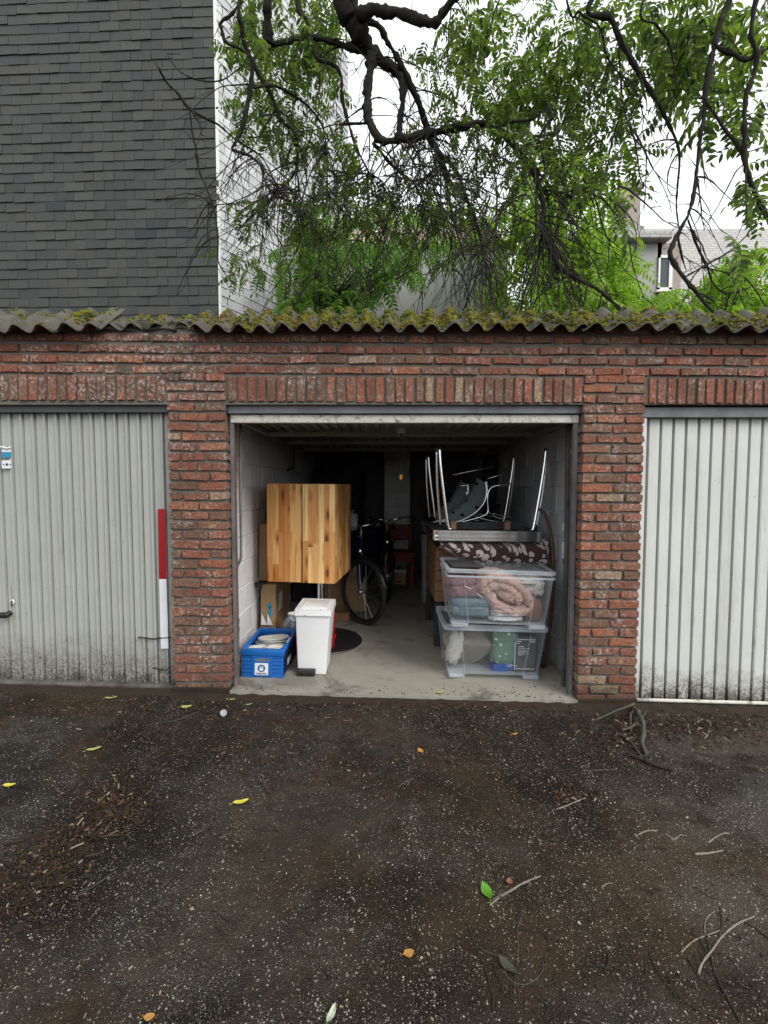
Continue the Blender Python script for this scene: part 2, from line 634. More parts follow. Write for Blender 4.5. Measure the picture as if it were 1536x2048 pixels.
def m_pine(dk=1.0, name='knotty_pine_stave'):
    g = Gm(name)
    r = g.rand()
    v0 = g.oc()
    off = g.n('ShaderNodeCombineXYZ')
    for k, f in enumerate((13.7, 7.3, 29.1)):
        g.put(off.inputs[k], g.mul(r, f))
    v = g.vec(v0, (1, 1, 1), off.outputs[0])
    c = g.ramp(r, [(0, (.66, .35, .12)), (.16, (.84, .55, .24)), (.32, (.6, .28, .085)), (.48, (.88, .62, .29)),
                   (.64, (.72, .41, .15)), (.8, (.85, .57, .25)), (.92, (.56, .25, .075)), (1, (.56, .25, .08))], 'CONSTANT')
    c = g.scale_col(c, (dk, dk * dk, dk * dk * dk))
    kn = g.n('ShaderNodeTexVoronoi')
    g.put(kn.inputs['Vector'], g.vec(v, (11, 11, 4.2)))
    kn.inputs['Scale'].default_value = 1.0
    kd = kn.outputs['Distance']
    grain = g.noise(1.0, 3, 0.55, g.vec(v, (55, 55, 2.2)), 1.2)
    arch = g.n('ShaderNodeTexWave', wave_type='RINGS', rings_direction='SPHERICAL')
    g.put(arch.inputs['Vector'], g.vec(v, (16, 16, 1.3)))
    arch.inputs['Scale'].default_value = 1.6
    arch.inputs['Distortion'].default_value = 2.5
    arch.inputs['Detail'].default_value = 2
    c = g.mix(g.mul(g.sm(arch.outputs['Fac'], 0.45, 0.95), 0.35), c, g.scale_col(c, (.72, .55, .36)))
    c = g.mix(g.mul(g.sm(grain, 0.45, 0.75), 0.45), c, g.scale_col(c, (.74, .58, .4)))
    c = g.mix(g.mul(g.sm(kd, 0.2, 0.12), 0.9), c, (.15, .055, .018))
    c = g.mix(g.mul(g.sm(kd, 0.4, 0.18), 0.65), c, g.scale_col(c, (.6, .36, .2)))
    heart = g.sm(g.noise(1.0, 3, 0.5, g.vec(v, (20, 20, 1.1)), .8), .54, .66)
    c = g.mix(g.mul(heart, 0.6), c, g.scale_col(c, (.66, .44, .27)))
    g.set(col=c, rough=0.42, spec=0.4)
    g.bump(grain, 0.1, 0.002)
    return g.m


def m_clear():
    """clear storage-box plastic: mostly see-through, milky and shiny"""
    g = Gm('clear_box_plastic')
    g.set(col=(.8, .85, .9), rough=0.1, spec=0.6)
    t = g.n('ShaderNodeBsdfTransparent')
    t.inputs[0].default_value = (.97, .98, .985, 1)
    lw = g.n('ShaderNodeFresnel')
    lw.inputs[0].default_value = 1.45
    f = g.math('ADD', g.mul(lw.outputs[0], 0.55), g.math('ADD', 0.02, g.mul(g.sm(g.noise(6, 3), .4, .7), 0.03)), True)
    mx = g.n('ShaderNodeMixShader')
    g.put(mx.inputs[0], f)
    g.nt.links.new(t.outputs[0], mx.inputs[1])
    g.nt.links.new(g.b.outputs[0], mx.inputs[2])
    g.nt.links.new(mx.outputs[0], g.out.inputs['Surface'])
    return g.m


def m_milky():
    """the thicker rims and lids of the clear boxes"""
    g = Gm('milky_box_plastic')
    g.set(col=(.62, .67, .72), rough=0.3, spec=0.6)
    t = g.n('ShaderNodeBsdfTransparent')
    t.inputs[0].default_value = (.93, .95, .96, 1)
    mx = g.n('ShaderNodeMixShader')
    g.put(mx.inputs[0], g.math('ADD', 0.4, g.mul(g.sm(g.noise(9, 4), .4, .7), 0.2)))
    g.nt.links.new(t.outputs[0], mx.inputs[1])
    g.nt.links.new(g.b.outputs[0], mx.inputs[2])
    g.nt.links.new(mx.outputs[0], g.out.inputs['Surface'])
    return g.m


def m_leopard():
    """dark brown plush with pale kidney-shaped spots"""
    g = Gm('leopard_print_plush')
    v = g.oc()
    x, y, z = g.xyz(v)
    cmb = g.n('ShaderNodeCombineXYZ')
    wob = g.noise(9, 2, 0.5, v, col=True)
    g.put(cmb.inputs[0], g.math('ADD', x, g.mul(y, 0.6)))
    g.put(cmb.inputs[1], g.math('ADD', z, g.mul(y, -0.8)))
    vv = g.mix(0.055, cmb.outputs[0], wob, 'ADD')
    d = g.voro(15.5, vv, rand=0.85)
    rc = g.xyz(g.voro(15.5, vv, out='Color', rand=0.85))
    blob = g.math('LESS_THAN', d, g.math('ADD', 0.36, g.mul(rc[0], 0.16)))
    hole = g.voro(15.5, g.vec(vv, (1, 1, 1), (.012, .008, 0)), rand=0.85)
    hole = g.mul(g.math('LESS_THAN', hole, 0.19), g.math('GREATER_THAN', rc[1], 0.42))
    on = g.mul(blob, g.math('SUBTRACT', 1.0, hole))
    c = g.mix(on, (.045, .022, .02), (.42, .36, .34))
    g.set(col=c, rough=0.9, sheen=0.3, spec=0.2)
    g.bump(g.noise(250, 3, 0.7, v), 0.4, 0.003)
    return g.m


def m_dotted(name, base, dot, scale, thr, chance=-1.0, proj=(0, 2)):
    """a regular spot pattern in the flat of the cloth or shell"""
    g = Gm(name)
    v = g.xyz(g.oc())
    cmb = g.n('ShaderNodeCombineXYZ')
    g.put(cmb.inputs[0], v[proj[0]])
    g.put(cmb.inputs[1], v[proj[1]])
    d = g.voro(scale, cmb.outputs[0], rand=0.55)
    on = g.math('LESS_THAN', d, thr)
    if chance > 0:
        rc = g.xyz(g.voro(scale, cmb.outputs[0], out='Color', rand=0.55))
        on = g.mul(on, g.math('LESS_THAN', rc[0], chance))
    n = g.noise(12, 4, 0.7, g.oc())
    b = g.mix(n, [k * .75 for k in base], [k * 1.2 for k in base])
    g.set(col=g.mix(on, b, dot), rough=0.7, spec=0.3)
    return g.m


def m_cloth(name, col, rib=0.0, fold=0.5, fs=9.0):
    g = Gm(name)
    v = g.oc()
    n = g.noise(fs, 4, 0.6, v, 0.4)
    c = g.mix(n, [k * .75 for k in col], [min(1, k * 1.12) for k in col])
    g.set(col=c, rough=0.9, spec=0.15, sheen=0.15)
    h = g.mul(g.noise(fs * 1.2, 3, 0.55, v, 0.5), 2.0)
    if rib:
        w = g.n('ShaderNodeTexWave', wave_type='BANDS', bands_direction='X')
        g.put(w.inputs['Vector'], v)
        w.inputs['Scale'].default_value = rib
        w.inputs['Distortion'].default_value = 1.0
        h = g.math('ADD', h, g.mul(w.outputs['Fac'], 0.35))
    g.bump(h, fold, 0.02)
    return g.m


def m_vase():
    g = Gm('blue_white_porcelain')
    v = g.oc()
    d = g.noise(34, 5, 0.75, v, 1.4)
    med = g.voro(6.5, g.vec(v, (1, 1, 1), (.02, .08, .03)), rand=0.3)
    band = g.math('LESS_THAN', med, 0.42)
    dark = g.mix(g.sm(d, .44, .52), (.035, .045, .08), (.26, .29, .34))
    pale = g.mix(g.sm(d, .5, .56), (.75, .78, .8), (.06, .08, .16))
    c = g.mix(band, dark, pale)
    g.set(col=c, rough=0.12, spec=0.6, coat=0.5)
    return g.m


def m_dish():
    g = Gm('decorated_white_stoneware')
    v = g.oc()
    n = g.sm(g.noise(26, 5, 0.7, v, 1.6), .54, .6)
    c = g.mix(g.mul(n, 0.5), (.72, .71, .67), (.38, .37, .33))
    g.set(col=c, rough=0.16, spec=0.6)
    return g.m


def m_speckled(name, col, mark=(.1, .09, .08), rough=0.4, th=0.74, sc=40):
    g = Gm(name)
    v = g.oc()
    c = g.mix(g.noise(5, 4, 0.6, v), [k * .9 for k in col], col)
    c = g.mix(g.mul(g.sm(g.noise(sc, 2, 0.5, v), th, th + 0.03), 0.9), c, mark)
    c = g.mix(g.mul(g.sm(g.noise(11, 5, 0.8, v), 0.56, 0.72), 0.3), c, [k * .6 for k in col])
    g.set(col=c, rough=rough, spec=0.5)
    return g.m


def m_chip():
    g = Gm('splintered_wood_litter')
    c = g.ramp(g.rand(), [(0, (.02, .013, .008)), (.25, (.045, .024, .013)), (.45, (.08, .045, .022)), (.6, (.028, .018, .012)),
                          (.78, (.15, .1, .06)), (.84, (.06, .028, .013)), (.95, (.34, .28, .19)), (1, (.42, .35, .24))], 'CONSTANT')
    g.set(col=c, rough=0.8, spec=0.3)
    return g.m


def m_stone():
    g = Gm('pale_grit')
    c = g.ramp(g.rand(), [(0, (.12, .105, .085)), (.4, (.3, .27, .23)), (.75, (.09, .075, .06)), (1, (.5, .47, .41))])
    g.set(col=c, rough=0.75, spec=0.4)
    return g.m


M = dict(
    brick=m_brick(), mortar=m_mortar(),
    door_l=m_door('old_white_steel_door', (.38, .395, .372), (.46, .465, .43), 0.42),
    door_r=m_door('white_steel_door', (.54, .555, .53), (.65, .66, .63), 0.28),
    door_in=m_concrete('galvanised_door_inside', (.22, .22, .2), (.34, .34, .31), (.1, .1, .085), 6, .4),
    door_edge=m_concrete('weathered_door_edge', (.5, .48, .42), (.7, .68, .6), (.04, .036, .028), 26, .8),
    slate=m_slate('dark_fibre_slate', [(0, (.036, .042, .041)), (.2, (.043, .048, .046)), (.45, (.05, .054, .051)), (.62, (.04, .047, .046)),
                                       (.8, (.059, .061, .055)), (.92, (.048, .048, .043)), (1, (.024, .033, .034))], 0.55, .5),
    slate_pale=m_slate('pale_fibre_slate', [(0, (.4, .4, .425)), (.5, (.47, .475, .495)), (1, (.54, .545, .56))], 0.5, 0.2),
    slate_back=plain('slate_battens_dark', (.05, .052, .052), 0.9, obj=False),  # one dark tone for the wall core behind the slates
    asphalt=m_asphalt(),
    floor=m_concrete('stained_garage_concrete', (.2, .188, .155), (.36, .34, .285), (.06, .053, .04), 4, .75),
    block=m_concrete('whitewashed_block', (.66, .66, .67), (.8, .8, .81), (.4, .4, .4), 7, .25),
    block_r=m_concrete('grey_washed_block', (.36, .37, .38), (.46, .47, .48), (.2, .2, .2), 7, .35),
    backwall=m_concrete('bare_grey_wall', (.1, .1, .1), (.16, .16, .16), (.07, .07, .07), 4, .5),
    pier=m_concrete('patchy_whitewashed_pier', (.6, .6, .58), (.8, .8, .78), (.25, .25, .23), 6, .5),
    fibre=m_fibre(), moss=m_moss(),
    frame=plain('grey_painted_steel', (.15, .165, .175), 0.5, 0.0, 0.3, 6, 0.15, obj=False),
    frame_dk=plain('dark_grey_painted_steel', (.075, .08, .085), 0.5, 0.0, 0.3, 6, 0.15, obj=False),
    steel=plain('galvanised_steel', (.42, .43, .44), 0.42, 0.8, 0.3, 30),
    white_metal=plain('bright_zinc', (.75, .76, .77), 0.35, 0.6, 0.2, 30),
    rust=plain('rusty_steel', (.2, .09, .04), 0.8, 0.2, 0.4, 30),
    chrome=plain('polished_chrome', (.92, .93, .94), 0.17, 1.0, 0.06, 4),
    black=plain('black_plastic', (.016, .016, .017), 0.45, 0, 0.3, 20),
    rubber=plain('black_rubber', (.02, .02, .02), 0.75, 0, 0.3, 20, .3, 200),
    black_gloss=plain('black_lacquer', (.012, .012, .014), 0.22, 0, 0.2, 12),
    blue_paint=plain('blue_lacquer', (.008, .02, .06), 0.3, 0, 0.2, 12),
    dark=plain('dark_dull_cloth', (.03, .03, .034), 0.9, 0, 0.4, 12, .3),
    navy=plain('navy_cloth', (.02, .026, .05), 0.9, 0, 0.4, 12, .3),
    red=plain('red_plastic', (.42, .012, .02), 0.38, 0, 0.2, 10),
    red_dk=plain('red_painted_wood', (.2, .008, .007), 0.5, 0, 0.3, 10),
    redtape=plain('red_reflective_tape', (.34, .001, .008), 0.4, 0, 0.06, 3),
    whitetape=plain('white_reflective_tape', (.78, .8, .84), 0.35, 0, 0.06, 3),
    cyan=plain('teal_print', (.02, .26, .4), 0.5, 0, 0.1, 4),
    white=plain('white_plastic', (.74, .74, .72), 0.42, 0, 0.08, 4),
    bin=m_speckled('scuffed_white_bin', (.8, .8, .8), (.12, .11, .1), 0.38, .735, 26),
    bin_lid=m_speckled('dusty_white_lid', (.74, .74, .73), (.2, .19, .18), 0.45, .76, 40),
    blue=m_speckled('blue_crate_plastic', (.012, .13, .46), (.004, .03, .1), 0.4, .78, 30),
    blue_dk=plain('navy_crate_side', (.008, .014, .04), 0.5, 0, 0.3, 12),
    blue_card=plain('blue_print_card', (.02, .09, .4), 0.5, 0, 0.15, 8),
    card=plain('brown_cardboard', (.36, .235, .12), 0.85, 0, 0.14, 4, .2, 40),
    card_dk=plain('worn_cardboard', (.3, .19, .11), 0.85, 0, 0.25, 6, .2, 40),
    wood=plain('brown_chest_wood', (.2, .11, .05), 0.6, 0, 0.3, 7, .2, 30),
    orange=plain('orange_wood_pull', (.8, .3, .05), 0.5, 0, 0.15, 12),
    carpet=plain('mottled_grey_rug', (.3, .295, .285), 0.95, 0, 0.5, 60, .6, 120),
    hoop=plain('dark_bentwood', (.07, .03, .022), 0.5, 0, 0.3, 12),
    pine=m_pine(), pine_red=m_pine(.86, 'reddish_pine_stave'), pine_in=plain('pine_core', (.5, .3, .12), 0.6, 0, .2, 8),
    clear=m_clear(), milky=m_milky(), leopard=m_leopard(),
    shell=m_dotted('grey_perforated_shell', (.2, .235, .25), (.012, .012, .014), 15.0, 0.24),
    bag_dots=m_dotted('green_spotted_fabric', (.17, .27, .21), (.78, .82, .78), 21.0, 0.23),
    pink=m_cloth('dusty_pink_quilt', (.66, .44, .375), 0, 0.8, 16),
    mauve=m_cloth('mauve_fabric', (.28, .15, .16), 0, 0.6, 12),
    greyblue=m_cloth('grey_blue_knit', (.22, .31, .35), 26.0, 0.6, 10),
    ivory=m_cloth('ivory_linen', (.62, .59, .54), 0, 0.7, 12),
    whitec=m_cloth('white_linen', (.78, .77, .76), 0, 0.7, 12),
    pinkwhite=m_cloth('pale_pink_linen', (.6, .44, .41), 0, 0.7, 12),
    brownc=m_cloth('rust_brown_knit', (.26, .13, .085), 18.0, 0.6, 12),
    sack=m_cloth('taupe_sacking', (.52, .45, .39), 60.0, 0.9, 10),
    vase=m_vase(), dish=m_dish(),
    grey_box=plain('charcoal_printed_card', (.07, .075, .08), 0.5, 0, 0.1, 4),
    paper=plain('white_paper', (.78, .79, .8), 0.6, 0, 0.05, 4),
    ink=plain('dark_ink', (.03, .035, .05), 0.6, 0, 0.05, 4),
    logo=plain('blue_logo_print', (.015, .09, .3), 0.5, 0, 0.05, 4),
    bark=m_bark('dark_wet_bark', (.018, .016, .014), (.05, .045, .038), .35),
    twig=m_bark('twig_bark', (.02, .018, .016), (.055, .048, .04), .15),
    palewood=m_bark('peeled_pale_twig', (.1, .08, .06), (.42, .38, .31), .05),
    darkwood=m_bark('wet_dark_stick', (.025, .02, .015), (.06, .05, .036), .1),
    mosswood=m_bark('mossy_grey_stick', (.06, .058, .05), (.13, .125, .1), .4),
    leaf=m_leaf('tree_leaf', (.03, .058, .03), (.19, .25, .06), (1.8, 2.0, .9), .55),
    leaf_far=m_leaf('skylit_tint_leaf', (.17, .29, .03), (.32, .45, .06), (1.5, 1.6, 1.0), .45),  # leaf green painted brighter, full sky light put into the colour
    leaf_fern=m_leaf('fresh_green_leaf', (.08, .17, .032), (.17, .28, .05), (1.7, 1.9, 1.1), .45),
    leaf_yellow=plain('fallen_yellow_leaf', (.62, .55, .06), 0.6, 0, .15, 20),
    leaf_lime=plain('fallen_lime_leaf', (.36, .42, .13), 0.6, 0, .2, 20),
    leaf_green=plain('fallen_green_leaf', (.09, .27, .02), 0.45, 0, .2, 20),
    leaf_brown=plain('fallen_brown_leaf', (.24, .1, .05), 0.7, 0, .3, 20),
    leaf_orange=plain('fallen_orange_leaf', (.45, .22, .05), 0.6, 0, .2, 20),
    leaf_pale=plain('fallen_pale_leaf', (.5, .56, .42), 0.6, 0, .15, 20),
    chip=m_chip(), stone=m_stone(),
    soil=m_concrete('damp_leaf_mould', (.012, .009, .006), (.05, .034, .02), (.008, .006, .004), 12, .5),
    render=m_concrete('grey_cement_render', (.3, .3, .29), (.42, .42, .4), (.13, .13, .12), 0.8, .5),
    tile=m_slate('pale_pantile', [(0, (.42, .3, .25)), (.5, (.5, .4, .35)), (1, (.36, .25, .2))], 0.6, .2),
    chimney=m_concrete('old_chimney_brick', (.3, .25, .22), (.42, .37, .33), (.2, .17, .15), 9, .5),
    glass=plain('dim_window_glass', (.05, .06, .07), 0.12, 0, .1, 3),
)


def m_roofslate():
    g = Gm('distant_slate_roof')
    bt = g.n('ShaderNodeTexBrick')
    x, y, z = g.xyz(g.geo())
    cm = g.n('ShaderNodeCombineXYZ')
    g.put(cm.inputs[0], x)
    g.put(cm.inputs[1], z)
    g.put(bt.inputs['Vector'], cm.outputs[0])
    bt.inputs['Scale'].default_value = 1.0
    bt.inputs['Brick Width'].default_value = 0.3
    bt.inputs['Row Height'].default_value = 0.11
    bt.inputs['Mortar Size'].default_value = 0.012
    bt.inputs['Color1'].default_value = (.34, .33, .32, 1)
    bt.inputs['Color2'].default_value = (.44, .43, .42, 1)
    bt.inputs['Mortar'].default_value = (.16, .15, .15, 1)
    c = g.mix(g.mul(g.noise(2.5, 4), 0.5), bt.outputs[0], (.3, .29, .25))
    g.set(col=c, rough=0.6)
    return g.m


M['roofslate'] = m_roofslate()


# ================================================================== SETTING
# ---- ground: one sheet, finely divided near the garages, out to the horizon
def make_ground():
    xs = sorted(set([-220, -90, -40, -20, -12, 12, 20, 40, 90, 220] + [round(-9 + 0.5 * i, 3) for i in range(37)]))
    ys = sorted(set([-220, -90, -40, -20, 14, 25, 60, 120, 260] + [round(-10 + 0.5 * i, 3) for i in range(45)]))
    v = [(x, y, gz(x)) for x in xs for y in ys]
    n = len(ys)
    f = [(i * n + j, (i + 1) * n + j, (i + 1) * n + j + 1, i * n + j + 1) for i in range(len(xs) - 1) for j in range(n - 1)]
    tag(MB().add(v, f).build('ground', M['asphalt']), kind='structure')


make_ground()
fl = MB()
_fx0, _fx1 = P(450, 830, 0).x + .003, P(1168, 830, 0).x - .003
_fo = [(_fx0, -.015), (_fx1, -.015), (_fx1, .247), (1.5, .247), (1.5, 5.6), (-1.25, 5.6), (-1.25, .247), (_fx0, .247)]
_fo = [(_fx0 + (_fx1 - _fx0) * i / 24, -.015 + .006 * mnoise.noise(Vector((i * .9, 0, 0)))) for i in range(25)] + _fo[2:]
_n = len(_fo)
fl.add([(x, y, fz(x)) for x, y in _fo] + [(x, y, -.3) for x, y in _fo],
       [tuple(range(_n))] + [(i, _n + i, _n + (i + 1) % _n, (i + 1) % _n) for i in range(_n)])
tag(fl.build('garage_floor', M['floor']), kind='structure')

# ---- the row of garages
GAR = thing('garage_row', 'row of red brick garages with mossy corrugated roof edge and one garage standing open', 'garage')
WT = 0.005                         # the old courses dip to the right
XL0, XL1 = P(334, 830, 0).x, P(450, 830, 0).x        # left pier
XR0, XR1 = P(1168, 830, 0).x, P(1290, 830, 0).x      # right pier
XE = 3.9
zb = WT * P(300, 800, 0).x
ZS0, ZS1 = P(300, 803, 0).z + zb, P(300, 749.5, 0).z + zb
ROWS = [P(300, y, 0).z + zb for y in (738, 717.3, 697, 675, 654)]
zp0, zp1 = P(390, 753, 0).z + zb, P(390, 1375, 0).z + zb
PITCHZ = (zp0 - zp1) / 32.0
BH = PITCHZ * 0.76
WALL = obj('facade_wall', None, GAR)


def brick_mesh(L, H, D, seed):
    r = random.Random(seed)
    c = 0.002 + r.random() * 0.008
    base = [(-L / 2, -H / 2 + c), (-L / 2 + c, -H / 2), (r.uniform(-.2, .2) * L, -H / 2), (L / 2 - c, -H / 2), (L / 2, -H / 2 + c),
            (L / 2, H / 2 - c), (L / 2 - c, H / 2), (r.uniform(-.2, .2) * L, H / 2), (-L / 2 + c, H / 2), (-L / 2, H / 2 - c)]
    j = 0.0036
    mid = [(x + r.uniform(-j, j), z + r.uniform(-j, j)) for x, z in base]
    ins = 0.003
    frt = [(x - math.copysign(ins, x) * r.uniform(.4, 1.5), z - math.copysign(ins, z) * r.uniform(.3, 1.4)) for x, z in mid]
    v = [(x, r.uniform(0, .0035), z) for x, z in frt] + [(x, 0.007, z) for x, z in mid] + [(x, D, z) for x, z in mid]
    n = 10
    f = [tuple(range(n))]
    for k in range(2):
        for i in range(n):
            q = (i + 1) % n
            f.append((k * n + i, (k + 1) * n + i, (k + 1) * n + q, k * n + q))
    return v, f


BM = {}


def bmesh_for(L, H, D, var):
    key = (round(L, 3), round(H, 3), D, var)
    if key not in BM:
        v, f = brick_mesh(L, H, D, hash(key) & 0xffff)
        BM[key] = (v, f, None)
    return key


LST = []          # (x, z, L, H, D)


def course(xa, xb, z, start, D=0.1, L=0.178, gap=0.0115, H=BH):
    x = xa - start
    while x < xb:
        l = L + rnd.uniform(-.007, .007)
        a, b = max(x, xa), min(x + l, xb)
        if b - a > 0.03:
            LST.append(((a + b) / 2, z - WT * (a + b) / 2 + rnd.uniform(-.0015, .0015), b - a, H, D))
        x += l + gap * rnd.uniform(.7, 1.4)


for k, z in enumerate(ROWS):
    course(-XE, XE, z, (k % 2) * 0.095 + 0.02 * rnd.random())
for xa, xb in ((-XE, XL0 - 0.012), (XL1 + 0.012, XR0 - 0.012), (XR1 + 0.014, XE)):
    n = int(round((xb - xa) / 0.0645))
    w = (xb - xa) / n
    for i in range(n):
        xc = xa + (i + .5) * w
        LST.append((xc, (ZS0 + ZS1) / 2 - WT * xc + rnd.uniform(-.002, .002), w * 0.76 + rnd.uniform(-.003, .003),
                    (ZS1 - ZS0) * rnd.uniform(.93, .97), 0.1))
for xa, xb in ((XL0, XL1), (XR0, XR1)):
    k = 0
    w = xb - xa
    while True:
        z = zp0 - k * PITCHZ
        xm = (xa + xb) / 2
        if z < gz(xm) - 0.03:
            break
        if k % 2 == 0:
            cuts = [0, .215 + rnd.uniform(-.02, .02), .69 + rnd.uniform(-.03, .03), 1]
        else:
            cuts = [0, .49 + rnd.uniform(-.03, .03), 1]
        for a, b in zip(cuts[:-1], cuts[1:]):
            x0, x1 = xa + a * w, xa + b * w
            x0 += 0.006 if a > 0 else rnd.uniform(-.004, .003)
            x1 -= 0.006 if b < 1 else rnd.uniform(-.004, .003)
            LST.append(((x0 + x1) / 2, z - WT * (x0 + x1) / 2 + rnd.uniform(-.0015, .0015), x1 - x0, BH * rnd.uniform(.95, 1.06), 0.22))
        k += 1


def vis(b):
    d = 3.1
    px = 768 + b[0] / d * FPX
    s = min(1.0, max(0.0, (min(1536, px + b[2] * 150) - max(0, px - b[2] * 150)) / (b[2] * 300)))
    hid = 0.15 if b[1] > ROWS[3] + 0.03 else 1.0
    return b[2] * b[3] * s * hid


_g0, _g1 = P(206, 660, 0).x, P(362, 655, 0).x
LST = [b for b in LST if not (b[1] > ROWS[4] - .02 - WT * b[0] and _g0 < b[0] < _g1)]
LST.sort(key=vis, reverse=True)
rest = MB()
cache = {}
for i, (x, z, L, H, D) in enumerate(LST):
    Lq = round(L / 0.012) * 0.012
    Hq = round(H / 0.008) * 0.008
    var = rnd.randrange(3)
    key = (round(Lq, 3), round(Hq, 3), D, var)
    yj = rnd.uniform(-.005, .005)
    if i < 300:
        if key not in cache:
            v, f = brick_mesh(Lq, Hq, D, (len(cache) + 1) * 13)
            cache[key] = MB().add(v, f).mesh('brick', M['brick'])
        obj('brick', cache[key], WALL, (x, yj, z), (rnd.uniform(-.012, .012), rnd.uniform(-.014, .014), 0), (L / Lq, 1, H / Hq))
    else:
        v, f = brick_mesh(L, H, D, i)
        rest.add([(a + x, b + yj, c + z) for a, b, c in v], f)
tag(rest.build('bricks', M['brick'], WALL), kind='stuff')

mo = MB()
mo.box(-XE - .1, XE + .1, 0.0145, 0.24, ZS0 - 0.004 - 0.006, ROWS[-1] + 0.026)
for xa, xb in ((XL0, XL1), (XR0, XR1)):
    mo.box(xa + 0.008, xb - 0.008, 0.015, 0.245, -0.3, ZS0 + 0.002)
mo.box(-XE - .1, -XE + .3, 0.0115, 0.245, -0.3, ZS0 + .002)
mo.box(XE - .3, XE + .1, 0.0115, 0.245, -0.3, ZS0 + .002)
mo.build('mortar_bed', M['mortar'], WALL)

# plinth of black, wet render at the foot of each pier
for xa, xb in ((XL0, XL1), (XR0, XR1)):
    mb = MB()
    zc = gz((xa + xb) / 2)
    mb.bbox(xa - .004, xb + .004, -0.008, 0.1, zc - .1, zc + 0.045, 0.008, 2)
    mb.build('pier_foot', M['soil'], GAR)

# ---- steel frames and doors
for (xa, xb, mk, nm) in ((-XE + .3, XL0 - .002, 'frame_dk', 'left'), (XR1 + .002, XE - .3, 'frame', 'right'), (XL1 + .002, XR0 - .002, 'frame', 'mid')):
    mb = MB()
    zt = ZS0 - WT * (xa + xb) / 2
    zd = P(300, 826, 0.07).z if nm == 'left' else (P(800, 828, .07).z if nm == 'mid' else P(1400, 836, .07).z)
    mb.bbox(xa, xb, 0.045, 0.13, zd, zt - 0.008, 0.003, 1)
    if nm == 'mid':
        mb.bbox(xa, xa + 0.026, 0.075, 0.12, -0.05, zd + 0.001, 0.003, 1)
        mb.bbox(xb - 0.03, xb, 0.075, 0.12, -0.06, zd + 0.001, 0.003, 1)
    mb.build('door_frame', M[mk], GAR)
    if nm == 'mid':
        MB().box(xa + 0.0265, xa + 0.0325, 0.078, 0.085, 0.0, zd - .004).build('rusty_seam', M['rust'], GAR)
        MB().box(xb - 0.0365, xb - 0.0305, 0.078, 0.085, -0.03, zd - .004).build('rusty_seam', M['rust'], GAR)


def door_panels(root, xa, xb, y, z0, z1, pitch, prof, mat):
    n = int(math.ceil((xb - xa) / pitch))
    mb = MB()
    m = len(prof)
    mb.add([(a, b, z0) for a, b in prof] + [(a, b, z1) for a, b in prof], [(i, i + 1, m + i + 1, m + i) for i in range(m - 1)])
    me = mb.mesh('panel', mat)
    for i in range(n):
        obj('panel', me, root, (xa + i * pitch, y + rnd.uniform(-.0012, .0012), 0), (0, 0, rnd.uniform(-.004, .004)))


# left door: flat strips with a narrow standing rib
DL = obj('garage_door', None, GAR)
DL['label'] = 'closed grey-white ribbed steel garage door left of the open garage'
zt = P(300, 826, 0.09).z
pl = 0.0795
x1 = XL0 - 0.004
xa = x1 - math.ceil((x1 + XE - .3) / pl) * pl
door_panels(DL, xa, x1, 0.092, -0.06, zt, pl,
            [(0.0, 0.0), (0.002, -.017), (0.013, -.017), (0.0145, 0.016), (.021, 0.016), (.023, 0.0), (pl * .985, 0.0)], M['door_l'])
MB().box(xa, x1, 0.112, 0.13, -0.06, zt).build('door_leaf', M['door_l'], DL)
# right door: broad strips with a deep groove
DR = obj('garage_door', None, GAR)
DR['label'] = 'closed white steel garage door with deep grooves right of the open garage'
zt = P(1400, 837, 0.09).z
pr = 0.0865
x0 = XR1 + 0.004
door_panels(DR, x0, XE - .3, 0.088, -0.12, zt, pr,
            [(0.0, 0.0), (0.060, 0.0), (0.061, 0.045), (0.079, 0.045), (0.080, 0.0), (pr, 0.0)], M['door_r'])
MB().box(x0, XE - .3, 0.138, 0.16, -0.12, zt).build('door_leaf', M['door_r'], DR)
mb = MB()
pa, pb = P(1268, 1414, 0.05), P(1536, 1420, 0.05)
dx = (pb - pa) / (pb.x - pa.x)
pts = [(XR1 + .004 + t * 1.9 / 9, .045, gz(XR1 + t * 1.9 / 9) + .02) for t in range(10)]
mb.tube(pts, 0.0125, 8)
mb.build('bottom_rail', M['door_edge'], DR, True)
# worn whitewash on the pier edge beside it
mb = MB()
z = -0.02
pts = []
while z < zt:
    pts.append((.006 * mnoise.noise(Vector((z * 14, 0, 0))) + .004 * mnoise.noise(Vector((z * 45, 2, 0))) + .004, z))
    z += 0.012
poly = [(XR1 - 0.012 + a, b) for a, b in pts] + [(XR1 + 0.02, pts[-1][1]), (XR1 + 0.02, pts[0][1])]
mb.prism(poly, 0.012, 0.03, 'y')
mb.build('paint_edge', M['door_r'], DR)

# low concrete sill under the left door
mb = MB()
pts = [(-XE + .3, gz(-XE + .3)), (XL0 - .003, gz(XL0))]
v = []
for x, zz in pts:
    v += [(x, 0.035, zz - .1), (x, 0.035, zz + .022), (x, 0.05, zz + .03), (x, 0.1, zz + .03), (x, 0.1, zz - .1)]
mb.add(v, [(i, (i + 1) % 5, 5 + (i + 1) % 5, 5 + i) for i in range(5)] + [(0, 4, 3, 2, 1), (5, 6, 7, 8, 9)])
mb.build('door_sill', M['mortar'], GAR)

